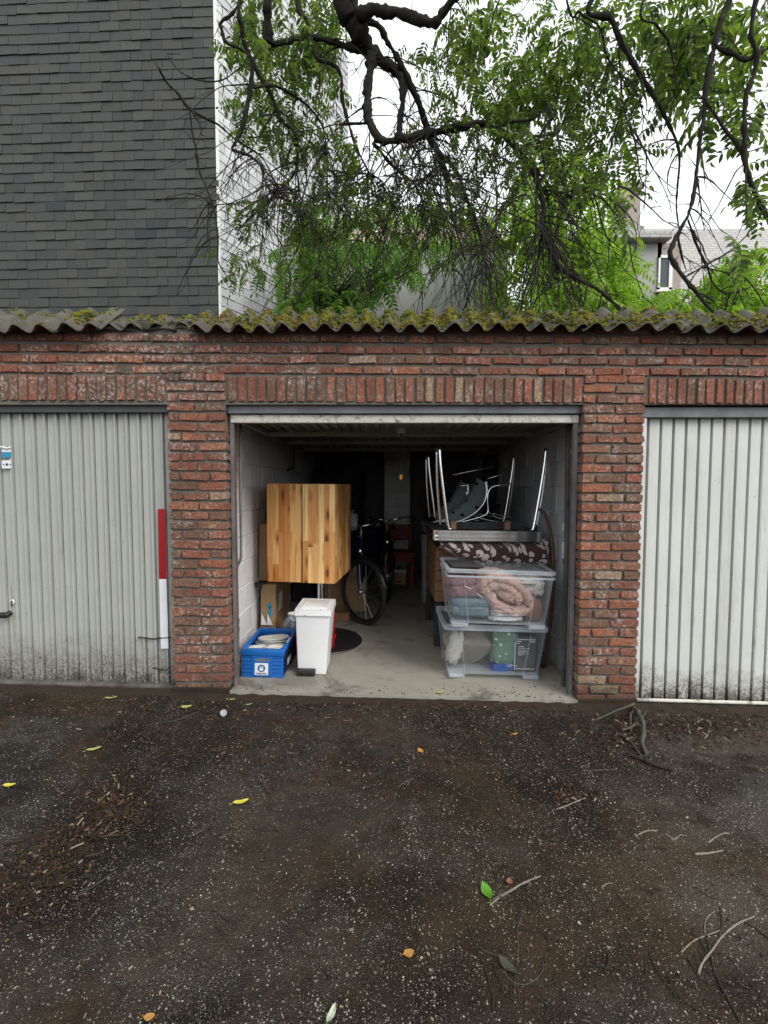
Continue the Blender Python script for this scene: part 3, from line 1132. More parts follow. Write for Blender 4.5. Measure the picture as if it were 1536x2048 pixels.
# fittings on the left door
hp = P(20, 1226, 0.09)
mb = MB()
mb.lathe([(0.018, 0), (0.018, .008), (.009, .012), (.009, .035)], (0, 0, 0), 14, M=Matrix.Translation(hp) @ Matrix.Rotation(R(90), 4, 'X'))
mb.blob((hp.x - .012, hp.y - .045, hp.z - .003), (.045, .017, .021), .8, .05, 2, 3, 16, 10)
mb.build('door_handle', M['black'], DL, True)
kp = P(25, 1204, 0.09)
mb = MB()
mb.lathe([(0.019, 0), (0.017, .006), (.0, .006)], (0, 0, 0), 14, M=Matrix.Translation(kp) @ Matrix.Rotation(R(90), 4, 'X'))
mb.build('lock_plate', M['white'], DL, True)
mb = MB()
mb.prism([(-.004, -.03), (.004, -.03), (.003, -.004), (.008, .006), (0, .014), (-.008, .006), (-.003, -.004)], kp.y - .0085, kp.y - .0065, 'y',
         M=Matrix.Translation((kp.x, 0, kp.z)))
mb.build('keyhole', M['black'], DL)


def flat(x0, y0, x1, y1, Y, mat, nm, par, t=0.003):
    a, b, c, d = P(x0[0], y0, Y), P(x0[1], y0, Y), P(x1[1], y1, Y), P(x1[0], y1, Y)
    mbx = MB()
    mbx.prism([(a.x, a.z), (d.x, d.z), (c.x, c.z), (b.x, b.z)], Y - t, Y, 'y')
    return mbx.build(nm, mat, par)


flat((316, 331), 1018, (318.5, 333), 1158, 0.0735, M['redtape'], 'reflective_strip', DL)
flat((318.5, 333), 1158, (322, 337), 1297, 0.0735, M['whitetape'], 'reflective_strip', DL)
flat((4, 22), 897, (4, 22), 904, 0.0735, M['paper'], 'sticker', DL)
flat((4, 22), 904, (4, 22), 915, 0.0735, M['cyan'], 'sticker', DL)
flat((5, 23), 921, (5, 23), 937, 0.0735, M['paper'], 'lock_card', DL, .006)
cp = P(14, 929, 0.067)
mb = MB()
for dxx in (-.022, .022):
    mb.lathe([(.0045, 0), (.0045, .002), (0, .002)], (0, 0, 0), 8, M=Matrix.Translation((cp.x + dxx, cp.y, cp.z)) @ Matrix.Rotation(R(90), 4, 'X'))
mb.box(cp.x - .008, cp.x + .008, cp.y - .0025, cp.y, cp.z - .006, cp.z + .004)
mb.box(cp.x - .005, cp.x + .005, cp.y - .0025, cp.y, cp.z + .006, cp.z + .009)
mb.build('print_mark', M['ink'], DL)
hk = [P(-12, 893, .07), P(4, 894, .066), P(15, 897, .064), P(21, 894, .066)]
MB().tube(hk, .006, 6).build('hook', M['paper'], DL, True)

# twigs lodged against the left door are listed with the litter below

# ---- middle garage: inside walls of whitewashed blocks
XWL, XWR = XL1 - 0.085, XR0 + 0.075
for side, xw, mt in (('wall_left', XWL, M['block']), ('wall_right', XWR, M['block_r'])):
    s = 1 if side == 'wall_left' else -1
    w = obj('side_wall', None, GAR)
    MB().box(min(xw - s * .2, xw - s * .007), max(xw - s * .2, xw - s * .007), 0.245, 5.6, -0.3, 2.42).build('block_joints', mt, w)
    meshes = []
    for q in range(3):
        r = random.Random(q + 5)
        L, H = 0.385, 0.193
        b = .006
        c = [(-L / 2, -H / 2), (L / 2, -H / 2), (L / 2, H / 2), (-L / 2, H / 2)]
        v = [(-.03 * s, a, z) for a, z in c] + [(-.006 * s, a + r.uniform(-.003, .003), z + r.uniform(-.003, .003)) for a, z in c] + \
            [(r.uniform(-.002, .002), a - math.copysign(b, a), z - math.copysign(b, z)) for a, z in c]
        f = [(8, 9, 10, 11)] + [(k * 4 + i, k * 4 + (i + 1) % 4, (k + 1) * 4 + (i + 1) % 4, (k + 1) * 4 + i) for k in (0, 1) for i in range(4)]
        if s > 0:
            f = [t[::-1] for t in f]
        meshes.append(MB().add(v, f).mesh('block', mt))
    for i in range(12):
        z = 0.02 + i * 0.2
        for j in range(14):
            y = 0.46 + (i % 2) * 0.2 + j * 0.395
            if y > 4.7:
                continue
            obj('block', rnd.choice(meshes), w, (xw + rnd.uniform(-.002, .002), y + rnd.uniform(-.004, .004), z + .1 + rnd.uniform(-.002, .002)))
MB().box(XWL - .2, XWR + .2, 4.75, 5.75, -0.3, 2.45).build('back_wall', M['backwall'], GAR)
a, b = P(768, 908, 4.3), P(821, 908, 4.3)
MB().bbox(a.x, b.x, 4.35, 4.76, 0, 2.4, .01, 1).build('pier', M['pier'], GAR)
for i in range(5):
    for j in range(2):
        xx = a.x + (b.x - a.x) * (0.25 + .5 * j)
        MB().bbox(xx - (b.x - a.x) / 4 + .005, xx + (b.x - a.x) / 4 - .005, 4.335, 4.37, .85 + i * .26, 1.10 + i * .26, .012, 1).build('block', M['pier'], GAR)
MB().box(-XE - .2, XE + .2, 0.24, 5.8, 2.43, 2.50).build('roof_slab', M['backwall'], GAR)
# rafters under the slab
for k in range(6):
    MB().box(XWL, XWR, 2.9 + k * .5, 2.97 + k * .5, 2.33, 2.432).build('rafter', M['dark'], GAR)

# ---- the open up-and-over door lying under the ceiling
DO = obj('garage_door', None, GAR)
DO['label'] = 'open overhead door of the middle garage, its weathered white edge in view'
ze1, ze0 = P(800, 829.5, 0.07).z, P(800, 846, 0.07).z
xa, xb = P(461, 836, 0.07).x, P(1158, 836, 0.07).x
me = MB().bbox(xa, xb, 0.068, 0.098, ze0, ze1, .004, 1)
me.build('door_edge', M['door_edge'], DO)
zd = 1.905
n = 28
w = (xb - xa - .04) / n
prof = [(0, 0), (.4 * w, 0), (.5 * w, -.02), (.8 * w, -.02), (.9 * w, 0), (w, 0)]
mb = MB()
m = len(prof)
mb.add([(p, 0.1, zd + q + .03) for p, q in prof] + [(p, 2.58, zd + q) for p, q in prof], [(i, i + 1, m + i + 1, m + i) for i in range(m - 1)])
me = mb.mesh('panel', M['door_in'])
for i in range(n):
    obj('panel', me, DO, (xa + .02 + i * w, 0, 0))
MB().box(xa + .02, xb - .02, 0.105, 2.58, zd + .034, zd + .05).build('door_leaf', M['door_in'], DO)
for yb, hh in ((0.83, .034), (1.57, .034), (2.5, .04)):
    MB().bbox(xa + .04, xb - .04, yb, yb + .05, zd - .055, zd - .055 + hh, .003, 1).build('cross_bar', M['door_in'], DO)
for xx in (xa + .05, xb - .08):
    MB().bbox(xx, xx + .03, 0.12, 2.55, zd - .05, zd - .018, .003, 1).build('edge_bar', M['frame'], DO)
# thin stays lying across the door
for (a, b) in (((545, 838), (760, 872)), ((1080, 862), (1150, 848))):
    MB().tube([P(a[0], a[1] + 8, .5), P(b[0], b[1] + 3, .78)], .004, 5).build('stay', M['frame'], DO)
# lock box and the pull cord with its orange grip
lb = P(802, 862, 0.6)
mb = MB().bbox(lb.x - .035, lb.x + .035, lb.y - .02, lb.y + .02, lb.z - .018, lb.z + .03, .004, 1)
mb.build('lock_box', M['steel'], DO)
g0, g1 = P(802, 868, .6), P(802, 948, .6)
mb = MB().tube([g0, g1], .0018, 5)
mb.tube([P(802, 862, .6), P(802, 884, .6)], .006, 6)
mb.build('pull_cord', M['black'], DO)
gp = P(802, 954, .6)
MB().lathe([(.001, .02), (.011, .018), (.013, .01), (.0125, -.012), (.009, -.021), (.001, -.022)], gp, 14).build('cord_grip', M['orange'], DO, True)
# guide rails and lifting arms at both jambs
arm = smooth_path([P(481, 848, .25), P(481, 1000, .25), P(482, 1090, .25), P(481, 1118, .25), P(475, 1132, .25), P(472, 1150, .25), P(472, 1158, .25)], 4)
MB().tube(arm, .0095, 8).build('lifting_arm', M['frame'], DO, True)
p0, p1 = P(467, 1010, .17), P(472, 1158, .17)
MB().box(p0.x - .012, p0.x + .012, .17, .2, p1.z, p0.z).build('arm_bracket', M['frame'], DO)
arm = smooth_path([P(1134, 850, .25), P(1132, 960, .25), P(1131, 1040, .25), P(1130, 1105, .25), P(1127, 1120, .25), P(1133, 1140, .25), P(1133, 1165, .25)], 4)
MB().tube(arm, .0095, 8).build('lifting_arm', M['frame_dk'], DO, True)
p0, p1 = P(1140, 1020, .17), P(1136, 1170, .17)
MB().box(p0.x - .014, p0.x + .014, .17, .2, p1.z, p0.z).build('arm_bracket', M['frame_dk'], DO)
for (ya, yb) in ((1047, 1063), (1084, 1118)):
    mb = MB()
    a, b = P(1127, ya, .235), P(1126, yb, .235)
    for k in range(int((a - b).length / .006)):
        t = k * .006
        mb.lathe([(.009, 0), (.0095, .002), (.009, .004)], a + (b - a).normalized() * t - Vector((0, 0, .004)), 10)
    mb.build('coil_spring', M['white_metal'], DO, True)
MB().bbox(XWR - .10, XWR - .07, .2, .23, fz(XWR), 1.9, .003, 1).build('guide_rail', M['frame_dk'], DO)
hb = P(590, 905, 2.5)
mb = MB().tube([(XWL + .01, 2.5, hb.z - .2), (XWL + .05, 2.5, hb.z - .2), (XWL + .06, 2.5, hb.z + .05)], .012, 6)
mb.tube([(XWL + .02, 2.3, hb.z - .22), (XWL + .04, 2.45, hb.z - .18)], .014, 6)
mb.build('rail_bracket', M['frame_dk'], DO)

# ---- corrugated roof edge
EY, EZ = -0.10, P(800, 657, -0.10).z
TY, TZ = 0.17, P(800, 627, 0.17).z


def sheet_pt(x, t, pitch, ph, amp=.026):
    n = Vector((0, -(TZ - EZ), TY - EY)).normalized()
    w = amp * math.cos(2 * math.pi * (x - ph) / pitch)
    return Vector((x, EY + (TY - EY) * t, EZ + (TZ - EZ) * t)) + n * w


SHEETS = []


def sheet(x0, x1, pitch, ph, lift=0.0, t0=0.0, t1=1.0, skew=0.0, name='roof_sheet', amp=.026, rag=0.0):
    n = int((x1 - x0) / pitch * 10) + 2
    K = 5
    nn = Vector((0, -(TZ - EZ), TY - EY)).normalized()
    mb = MB()
    v = []
    for lay in (0, 1):
        for i in range(n):
            x = x0 + (x1 - x0) * i / (n - 1)
            e0 = rag * (mnoise.noise(Vector((x * 9, lay * 0, 3.3))) + .4 * mnoise.noise(Vector((x * 40, 0, 1))))
            for k in range(K):
                t = t0 + e0 * (1 - k / (K - 1)) + (t1 - t0) * k / (K - 1)
                p = sheet_pt(x, t, pitch, ph, amp) + nn * (lift - lay * .007) + Vector((skew * (t - .5), 0, 0))
                p += nn * .003 * mnoise.noise(Vector((x * 12, t * 3, x0)))
                v.append(p)
    f = []
    o = n * K
    for i in range(n - 1):
        for k in range(K - 1):
            a, b, c, d = i * K + k, (i + 1) * K + k, (i + 1) * K + k + 1, i * K + k + 1
            f += [(a, b, c, d), (o + d, o + c, o + b, o + a)]
        f += [(i * K, o + i * K, o + (i + 1) * K, (i + 1) * K), (i * K + K - 1, (i + 1) * K + K - 1, o + (i + 1) * K + K - 1, o + i * K + K - 1)]
    for k in range(K - 1):
        f += [(k, k + 1, o + k + 1, o + k), ((n - 1) * K + k, o + (n - 1) * K + k, o + (n - 1) * K + k + 1, (n - 1) * K + k + 1)]
    mb.add(v, f)
    SHEETS.append((x0, x1, pitch, ph, lift, t0, t1, amp))
    return mb.build(name, M['fibre'], GAR, True)


xg0, xg1 = P(196, 660, EY).x, P(372, 655, EY).x
x = -3.95
k = 0
while x < xg0 - .05:
    xe = min(x + .66, xg0)
    sheet(x, xe, .158, .04, .004 + .008 * (k % 2), -.02 * rnd.random(), 1.0 + rnd.uniform(-.03, .05))
    x = xe - .05
    k += 1
    if xe >= xg0 - 1e-6:
        break
sheet(xg0 - .1, xg1 + .1, .158, .1, -.012, 0.30, 0.86, 0, 'roof_sheet', .022, .12)
x = xg1
k = 0
xm = P(1180, 655, EY).x
while x < xm - .1:
    xe = min(x + .60, xm)
    sheet(x, xe, .1365, .035, .004 + .008 * (k % 2), rnd.uniform(-.03, .06), 1.0 + rnd.uniform(-.05, .05), rnd.uniform(-.01, .01), rag=.06)
    x = xe - .045
    k += 1
x = xm - .04
while x < 3.9:
    xe = min(x + .68, 3.95)
    sheet(x, xe, .160, .062, .004 + .008 * (k % 2), rnd.uniform(-.05, .02), 1.02 + rnd.uniform(-.03, .05))
    x = xe - .05
    k += 1
# mortar fillet behind the missing piece, and the loose strip of roofing felt batten
mb = MB()
mb.blob(((xg0 + xg1) / 2, 0.06, ROWS[-1] + .018), ((xg1 - xg0) / 2 + .05, .06, .035), .5, .5, 9, 2, 80, 12)
mb.build('mortar_fillet', M['fibre'], GAR, True)
a, b = P(196, 658, -.09), P(246, 619, .12)
dv = (b - a).normalized()
sv = dv.cross(Vector((0, -.6, .8))).normalized()
nv = sv.cross(dv)
Mx = Matrix((sv.to_4d(), dv.to_4d(), nv.to_4d(), (0, 0, 0, 1))).transposed()
Mx.translation = a
Mx[3][0] = Mx[3][1] = Mx[3][2] = 0
mb = MB().bbox(-.02, .02, 0, (b - a).length, -.006, .006, .003, 1, M=Mx)
mb.build('loose_batten', M['fibre'], GAR)
# flashing that backs the sheets
MB().box(-XE, XE, 0.13, 0.25, 2.4, EZ + (TZ - EZ) * .62).build('parapet', M['mortar'], GAR)

# moss cushions growing on the sheets
mv, mf, mo_ = [], [], 0
rm = random.Random(3)


def cushion(c, r, h, nrm):
    global mo_
    u = nrm.orthogonal().normalized()
    w = nrm.cross(u)
    n = 8
    base = len(mv)
    for k, (rr, hh) in enumerate(((1.0, -.15), (.86, .45), (.5, .85))):
        for i in range(n):
            a = 2 * math.pi * i / n + k * .4
            q = rr * r * rm.uniform(.75, 1.25)
            mv.append(c + (u * math.cos(a) + w * math.sin(a)) * q + nrm * h * hh * rm.uniform(.75, 1.25))
    mv.append(c + nrm * h)
    for k in range(2):
        for i in range(n):
            j = (i + 1) % n
            mf.append((base + k * n + i, base + k * n + j, base + (k + 1) * n + j, base + (k + 1) * n + i))
    for i in range(n):
        mf.append((base + 2 * n + i, base + 2 * n + (i + 1) % n, base + 3 * n))


nn = Vector((0, -(TZ - EZ), TY - EY)).normalized()
for (x0, x1, pitch, ph, lift, t0, t1, amp) in SHEETS:
    N = int((x1 - x0) * 1100)
    for q in range(N):
        x = rm.uniform(x0 + .01, x1 - .01)
        t = rm.uniform(t0 + .03, t1 - .02)
        px = 768 + x / 3.05 * FPX
        if px < 200:
            dn = .85 if 130 < px < 195 and .2 < t < .85 else .04
        elif px < 365:
            dn = .28
        elif px < 470:
            dn = .45 if t > .35 else .2
        elif px < 640:
            dn = .62
        elif px < 1190:
            dn = .88
        else:
            dn = .62 if t < .62 else .1
        ns = mnoise.noise(Vector((x * 7, t * 2.5, 2.2))) * .75 + .5
        crest = math.cos(2 * math.pi * (x - ph) / pitch)
        if ns * dn * (1.0 + .15 * crest) < rm.random() * .62:
            continue
        p = sheet_pt(x, t, pitch, ph, amp) + nn * lift
        e = 1e-3
        tx = sheet_pt(x + e, t, pitch, ph, amp) - sheet_pt(x - e, t, pitch, ph, amp)
        ty = sheet_pt(x, t + .01, pitch, ph, amp) - sheet_pt(x, t - .01, pitch, ph, amp)
        nr = tx.cross(ty).normalized()
        if nr.z < 0:
            nr = -nr
        r = rm.uniform(.005, .017)
        cushion(p, r, r * rm.uniform(.6, 1.3), nr)
MMB = MB()
MMB.add(mv, mf)
tag(MMB.build('moss', M['moss'], GAR, True), kind='stuff')


# ================================================================== BUILDINGS BEHIND
# ---- tall slate-hung house, left
HC = P(438, 600, 5.8)
HC = Vector((HC.x, 5.8, 0))
HOUSE = thing('slate_hung_house', 'tall windowless house hung with dark grey slates, standing behind the left garage', 'house', (HC.x, HC.y, 0))
fdir = Vector((-1, 0.039, 0)).normalized()        # along the front, going left
fn = Vector((-0.039, -1, 0)).normalized()
sdir = Vector((0.5, 0.866, 0))                    # along the side, going back
sn = Vector((0.866, -0.5, 0))
HW, SWL, HZ = 6.2, 4.3, 12.5
q0, q1, q2, q3 = Vector((0, 0, 0)), sdir * SWL, sdir * SWL + fdir * HW, fdir * HW
MB().prism([(q.x, q.y) for q in (q0, q1, q2, q3)], 0, HZ).build('wall_core', M['slate_back'], HOUSE)
EXPO, SW = 0.1755, 0.385


def slate_mesh(w, h, seed):
    r = random.Random(seed)
    j = .007
    # local x along the wall, y outward, z up; hung from the top, foot proud
    e1, e2 = r.uniform(.013, .026), r.uniform(.013, .026)
    v = [(0, .003, h), (w, .003, h), (w + r.uniform(-j, 0), e1, r.uniform(-j, j)), (r.uniform(0, j), e2, r.uniform(-j, j)),
         (0, -.004, h), (w, -.004, h), (w, .006, 0), (0, .006, 0)]
    f = [(3, 2, 1, 0), (3, 7, 6, 2), (0, 4, 7, 3), (1, 2, 6, 5), (4, 0, 1, 5)]
    return v, f


def basis(o, d, n):
    m = Matrix((d.to_4d(), n.to_4d(), Vector((0, 0, 1, 0)), (0, 0, 0, 1))).transposed()
    m[3][0] = m[3][1] = m[3][2] = 0
    m.translation = o
    return m


FW = obj('front_wall', None, HOUSE)
FW['label'] = 'dark slate-hung front of the house'
sm = []
for q in range(5):
    v, f = slate_mesh(SW - .004, EXPO + .05, q)
    sm.append(MB().add(v, f).mesh('slate', M['slate']))
cand = []
rs = random.Random(12)
nrow = int((HZ - 3.6) / EXPO)
for i in range(nrow):
    z = 3.6 + i * EXPO
    off = (i % 2) * SW / 2 + rs.uniform(-.015, .015)
    u = -off
    while u < HW:
        a = max(u, 0.0)
        px = 768 + (HC.x + fdir.x * (a + .19)) / (HC.y + 3.1) * FPX
        py = 974 - (z - 1.42) / 8.9 * FPX
        shown = -10 < px < 436 and -30 < py < 622
        cand.append((shown and a == u, py, a, z, min(u + SW, HW) - a))
        u += SW
cand.sort(key=lambda c: (not c[0], -c[1]))
rest = MB()
for i, (full, py, a, z, w) in enumerate(cand):
    o = fdir * a + Vector((0, 0, z + rs.uniform(-.006, .006))) + fn * rs.uniform(0, .006)
    mt = basis(o, fdir, fn) @ Matrix.Rotation(rs.uniform(-.012, .012), 4, 'Y')
    if i < 300 and full:
        s = obj('slate', rs.choice(sm), FW)
        s.matrix_local = mt
    else:
        v, f = slate_mesh(max(w - .004, .02), EXPO + .05, i)
        rest.add([mt @ Vector(p) for p in v], f)
tag(rest.build('slates', M['slate'], FW), kind='stuff')
SWALL = obj('side_wall', None, HOUSE)
SWALL['label'] = 'pale slate-hung side wall of the house'
rest = MB()
SW2 = .40
for i in range(nrow):
    z = 3.6 + i * EXPO
    u = -(i % 2) * SW2 / 2
    while u < SWL - .02:
        a = max(u, 0)
        w = min(u + SW2, SWL) - a
        v, f = slate_mesh(w - .014, EXPO + .05, i * 31 + int(u * 10))
        mt = basis(sdir * a + Vector((0, 0, z + rs.uniform(-.004, .004))) + sn * .002, sdir, sn)
        rest.add([mt @ Vector(p) for p in v], [t[::-1] for t in f])
        u += SW2
tag(rest.build('slates', M['slate_pale'], SWALL), kind='stuff')
mb = MB()
cd = (fn + sn).normalized()
mb.prism([(cd.x * .03 - .012, cd.y * .03), (cd.x * .03 + .018, cd.y * .03 + .004), (sn.x * .018 + sdir.x * .05, sn.y * .018 + sdir.y * .05), (0, 0)], 3.5, HZ)
mb.build('corner_trim', M['white'], HOUSE)
for (zz, ln) in ((6.95, .12), (6.7, .09)):
    mb = MB().box(-.1, .07, -.03, -.018, zz, zz + .11, M=Matrix.Rotation(.2, 4, 'Y') if False else None)
    o = mb.build('loose_slate', M['slate'], HOUSE)
    o.rotation_euler = (0, rs.uniform(-.02, .02), .0)

# ---- grey rendered outbuilding with a pantile roof
bx0, bx1 = P(562, 560, 7.0).x, P(1015, 560, 7.0).x
bz = P(800, 492, 7.0).z
OUT = thing('rendered_outbuilding', 'grey cement rendered wall with pale pantiles on top, behind the open garage', 'building', (0, 7.0, 0))
mb = MB().box(bx0 + .9, bx1, 0, .95, 0, bz)
mb.box(bx0, bx0 + .9, 0, .25, 0, bz)
mb.build('wall', M['render'], OUT)
rf = obj('roof', None, OUT)
tilt = R(38)
tm = []
tw, tl = .225, .3
v = []
for k in range(2):
    for i in range(7):
        u = i / 6
        zz = .045 * math.sin(u * math.pi * 2 - .6)
        v.append((u * (tw + .02), k * (tl + .05), zz + (.02 if k == 0 else 0)))
f = [(i, i + 1, 8 + i, 7 + i) for i in range(6)]
vb = [(a, b, c - .012) for a, b, c in v]
mbt = MB().add(v + vb, f + [tuple(14 + q for q in t[::-1]) for t in f] + [(i, 14 + i, 15 + i, i + 1) for i in range(6)])
tmesh = mbt.mesh('roof_tile', M['tile'], True)
nx = int((bx1 - bx0 - .9) / tw)
for j in range(4):
    for i in range(nx):
        obj('roof_tile', tmesh, rf, (bx0 + .9 + i * tw, -.12 + j * tl * math.cos(tilt), bz + .02 + j * tl * math.sin(tilt)), (tilt + rs.uniform(-.02, .02), 0, rs.uniform(-.02, .02)))
mb = MB()
ro = [(-.1, bz - .02), (.95, bz + .8), (.95, bz), (0, bz)]
mb.prism(ro, bx0 + .92, bx1, 'x')
mb.build('roof_deck', M['render'], rf)
mb = MB()
for i in range(5):
    mb.bbox(bx0 + i * .18, bx0 + i * .18 + .17, -.04, .29, bz, bz + .06, .008, 1)
mb.build('coping', M['tile'], OUT)

# ---- house far right: rendered dormer, slate roof, brick chimney
Y0 = 11.0
rx0, rx1 = P(1150, 550, Y0).x, P(1322, 550, Y0).x
rz = P(1280, 486, Y0).z
RH = thing('distant_house', 'distant house with rendered dormer, pale slate roof and brick chimney, at the right', 'house', (0, Y0, 0))
MB().box(rx0, rx1, 0, 3.0, 0, rz).build('dormer_wall', M['render'], RH)
fx0, fx1 = P(1236, 470, Y0 - .3).x, P(1346, 470, Y0 - .3).x
MB().bbox(rx0 - .3, fx1, -.3, 3.2, rz, rz + .2, .02, 1).build('dormer_roof', M['roofslate'], RH)
MB().bbox(P(1246, 460, Y0).x, P(1297, 460, Y0).x, .2, .9, rz + .28, rz + .62, .02, 1).build('parapet', M['render'], RH)
cx0, cx1 = P(1246, 400, Y0 + .6).x, P(1282, 400, Y0 + .6).x
mb = MB().bbox(cx0, cx1, .6, 1.4, rz + .2, P(1260, 372, Y0 + .6).z, .02, 1)
mb.bbox(cx0 - .05, cx1 + .05, .55, 1.45, P(1260, 378, Y0 + .6).z, P(1260, 364, Y0 + .6).z, .02, 1)
mb.build('chimney', M['chimney'], RH)
a, b = P(1300, 640, Y0 + .4), P(1300, 458, Y0 + 2.6)
mb = MB().add([(rx1 - .2, .4, a.z), (22, .4, a.z), (22, 2.6, b.z), (rx1 - .2, 2.6, b.z),
               (rx1 - .2, 6, 0), (22, 6, 0), (rx1 - .2, .4, 0), (22, .4, 0), (rx1 - .2, 6, a.z), (22, 6, a.z)],
              [(0, 1, 2, 3), (0, 6, 7, 1), (3, 2, 9, 8), (8, 9, 5, 4), (0, 3, 8, 4, 6), (1, 7, 5, 9, 2)])
mb.build('roof', M['roofslate'], RH)
W = obj('window', None, RH)
w0, w1 = P(1316, 512, Y0).x, P(1344, 512, Y0).x
wz0, wz1 = P(1330, 582, Y0).z, P(1330, 512, Y0).z
MB().box(rx1 - .12, w1 + .28, .0, 1.0, wz0 - .6, rz).build('cheek', M['chimney'], W)
mb = MB()
for (a, b, c, d) in ((w0, w0 + .05, wz0, wz1), (w1 - .1, w1, wz0, wz1), (w0, w1, wz1 - .08, wz1), (w0, w1, wz0, wz0 + .08)):
    mb.box(a, b, -.06, -.004, c, d)
mb.build('frame', M['white'], W)
MB().box(w0 + .05, w1 - .05, -.02, -.006, wz0 + .05, wz1 - .05).build('pane', M['glass'], W)
MB().bbox(w0 - .08, w1 + .08, -.12, -.002, wz0 - .07, wz0 - .002, .01, 1).build('sill', M['white'], W)
# downpipe with a sagging cable
mb = MB()
mb.tube(smooth_path([P(1390, 470, Y0 - 2), P(1392, 520, Y0 - 2), P(1400, 545, Y0 - 2)], 4), .02, 5)
mb.build('cable', M['frame'], RH)


# ================================================================== TREES
def pinnate(n, L, lw, ll, seed, droop=.35):
    """a compound leaf: stalk along +X with n pairs of folded leaflets and one at the tip"""
    r = random.Random(seed)
    V, F = [], []

    def leaflet(o, d, l, w, up):
        d = d.normalized()
        s = d.cross(up).normalized()
        u = s.cross(d).normalized()
        b = len(V)
        fold = .22 * w
        V.extend([o, o + d * l * .22 + s * w * .42 + u * fold, o + d * l * .6 + s * w * .46 + u * fold * .6, o + d * l - u * l * .14,
                  o + d * l * .6 - s * w * .46 + u * fold * .6, o + d * l * .22 - s * w * .42 + u * fold, o + d * l * .42 - u * .002])
        F.extend([(b, b + 1, b + 6), (b + 1, b + 2, b + 6), (b + 2, b + 3, b + 6), (b + 3, b + 4, b + 6), (b + 4, b + 5, b + 6), (b + 5, b, b + 6)])
    prev = None
    pts = []
    for i in range(n + 2):
        t = i / (n + 1)
        pts.append(Vector((L * t, L * .06 * math.sin(t * 3 + seed), -L * droop * t * t)))
    for i in range(1, n + 1):
        p = pts[i]
        tg = (pts[i + 1] - pts[i]).normalized()
        k = .75 + .35 * math.sin(math.pi * i / (n + 1))
        for s in (-1, 1):
            d = tg * r.uniform(.25, .5) + Vector((0, s, 0)) + Vector((0, 0, r.uniform(-.75, -.1)))
            leaflet(p, d, ll * k * r.uniform(.85, 1.1), lw * k * r.uniform(.85, 1.1), Vector((0, 0, 1)))
    leaflet(pts[-1], pts[-1] - pts[-2], ll * .95, lw * .9, Vector((0, 0, 1)))
    for i in range(n + 1):
        b = len(V)
        a, c = pts[i], pts[i + 1]
        V.extend([a + Vector((0, 0, .0022)), a - Vector((0, .002, .0015)), c - Vector((0, .001, .001)), c + Vector((0, 0, .0015))])
        F.append((b, b + 1, b + 2, b + 3))
    return [tuple(v) for v in V], F


def leafset(mat, seed, n=6, L=.30, lw=.034, ll=.082):
    out = []
    for q in range(4):
        v, f = pinnate(n + (q % 2), L, lw, ll, seed + q, .25 + .12 * q)
        out.append((np.array(v), f, MB().add(v, f).mesh('leaf', mat)))
    return out


def leaf_rot(rg, dirv=None):
    """leaf stalks point outward and hang"""
    az = rg.uniform(0, 2 * math.pi)
    pit = rg.uniform(-.2, 1.15)
    roll = rg.gauss(0, .35)
    return Euler((roll, pit, az)).to_matrix()


def foliage(root, specs, ls, mat, seed, n_ind=300, name='leaf', dens=1.0):
    """specs: (px, py, rx, ry, Y0, Y1, count, size) clumps of leaves standing at depth Y0..Y1"""
    rg = random.Random(seed)
    items = []
    for (cx, cy, rx, ry, Ya, Yb, cnt, sz) in specs:
        for q in range(max(2, int(cnt * dens))):
            while True:
                a, b = rg.uniform(-1, 1), rg.uniform(-1, 1)
                if a * a + b * b <= 1 and mnoise.noise(Vector((cx * .01 + a * 2.2, cy * .01 + b * 2.2, seed))) > rg.uniform(-.75, .15):
                    break
            Y = rg.uniform(Ya, Yb)
            p = P(cx + a * rx, cy + b * ry, Y)
            items.append((p, leaf_rot(rg), sz * rg.uniform(.75, 1.2), rg.randrange(len(ls)), a * a + b * b))
    # the outermost, most freely hanging leaves are built one by one
    items.sort(key=lambda t: t[0].y - .8 * t[4] - t[2])
    loc = root.location
    vv, ff = [], []
    base = 0
    for i, (p, Rm, s, k, e) in enumerate(items):
        if i < n_ind:
            o = obj(name, ls[k][2], root, p - loc, Rm.to_euler(), (s, s, s))
        else:
            A = np.array(Rm) * s
            V = ls[k][0] @ A.T + np.array(p - loc)
            vv.append(V)
            ff.extend([tuple(q + base for q in t) for t in ls[k][1]])
            base += len(V)
    if vv:
        me = bpy.data.meshes.new('foliage')
        me.from_pydata(np.concatenate(vv).tolist(), [], ff)
        me.materials.append(mat)
        tag(obj('crown', me, root), kind='stuff')
    return items


# ---- the big tree whose limbs hang over the yard; its trunk stands behind the viewer
TB = Vector((3.4, -6.2, gz(3.4)))
TREE = thing('overhanging_tree', 'big old tree with dark crooked limbs and feathery leaves hanging over the garages', 'tree', TB)
mb = MB()
tr = smooth_path([(0, 0, -.1, .55), (.02, .03, .5, .42), (-.05, .1, 2.0, .36), (.02, .3, 3.8, .33), (-.3, .8, 5.2, .29)], 4)
mb.tube([q[:3] for q in tr], [q[3] for q in tr], 14)
mb.build('trunk', M['bark'], TREE, True)
SP = smooth_path([(-.3, .8, 5.2, .28), (-1.2, 2.4, 6.5, .25), (-2.6, 4.6, 7.5, .22), (-3.6, 6.4, 7.9, .19), (-4.6, 7.6, 8.2, .15), (-6.0, 8.3, 8.2, .1), (-7.2, 8.8, 7.8, .06)], 5)
SP2 = smooth_path([(-.3, .8, 5.2, .24), (.0, 2.6, 6.6, .2), (.4, 4.8, 7.5, .17), (.5, 6.8, 7.9, .13), (.2, 8.2, 8.2, .09)], 5)
for s in (SP, SP2):
    mb = MB()
    mb.tube([q[:3] for q in s], [q[3] for q in s], 10)
    mb.build('limb', M['bark'], TREE, True)
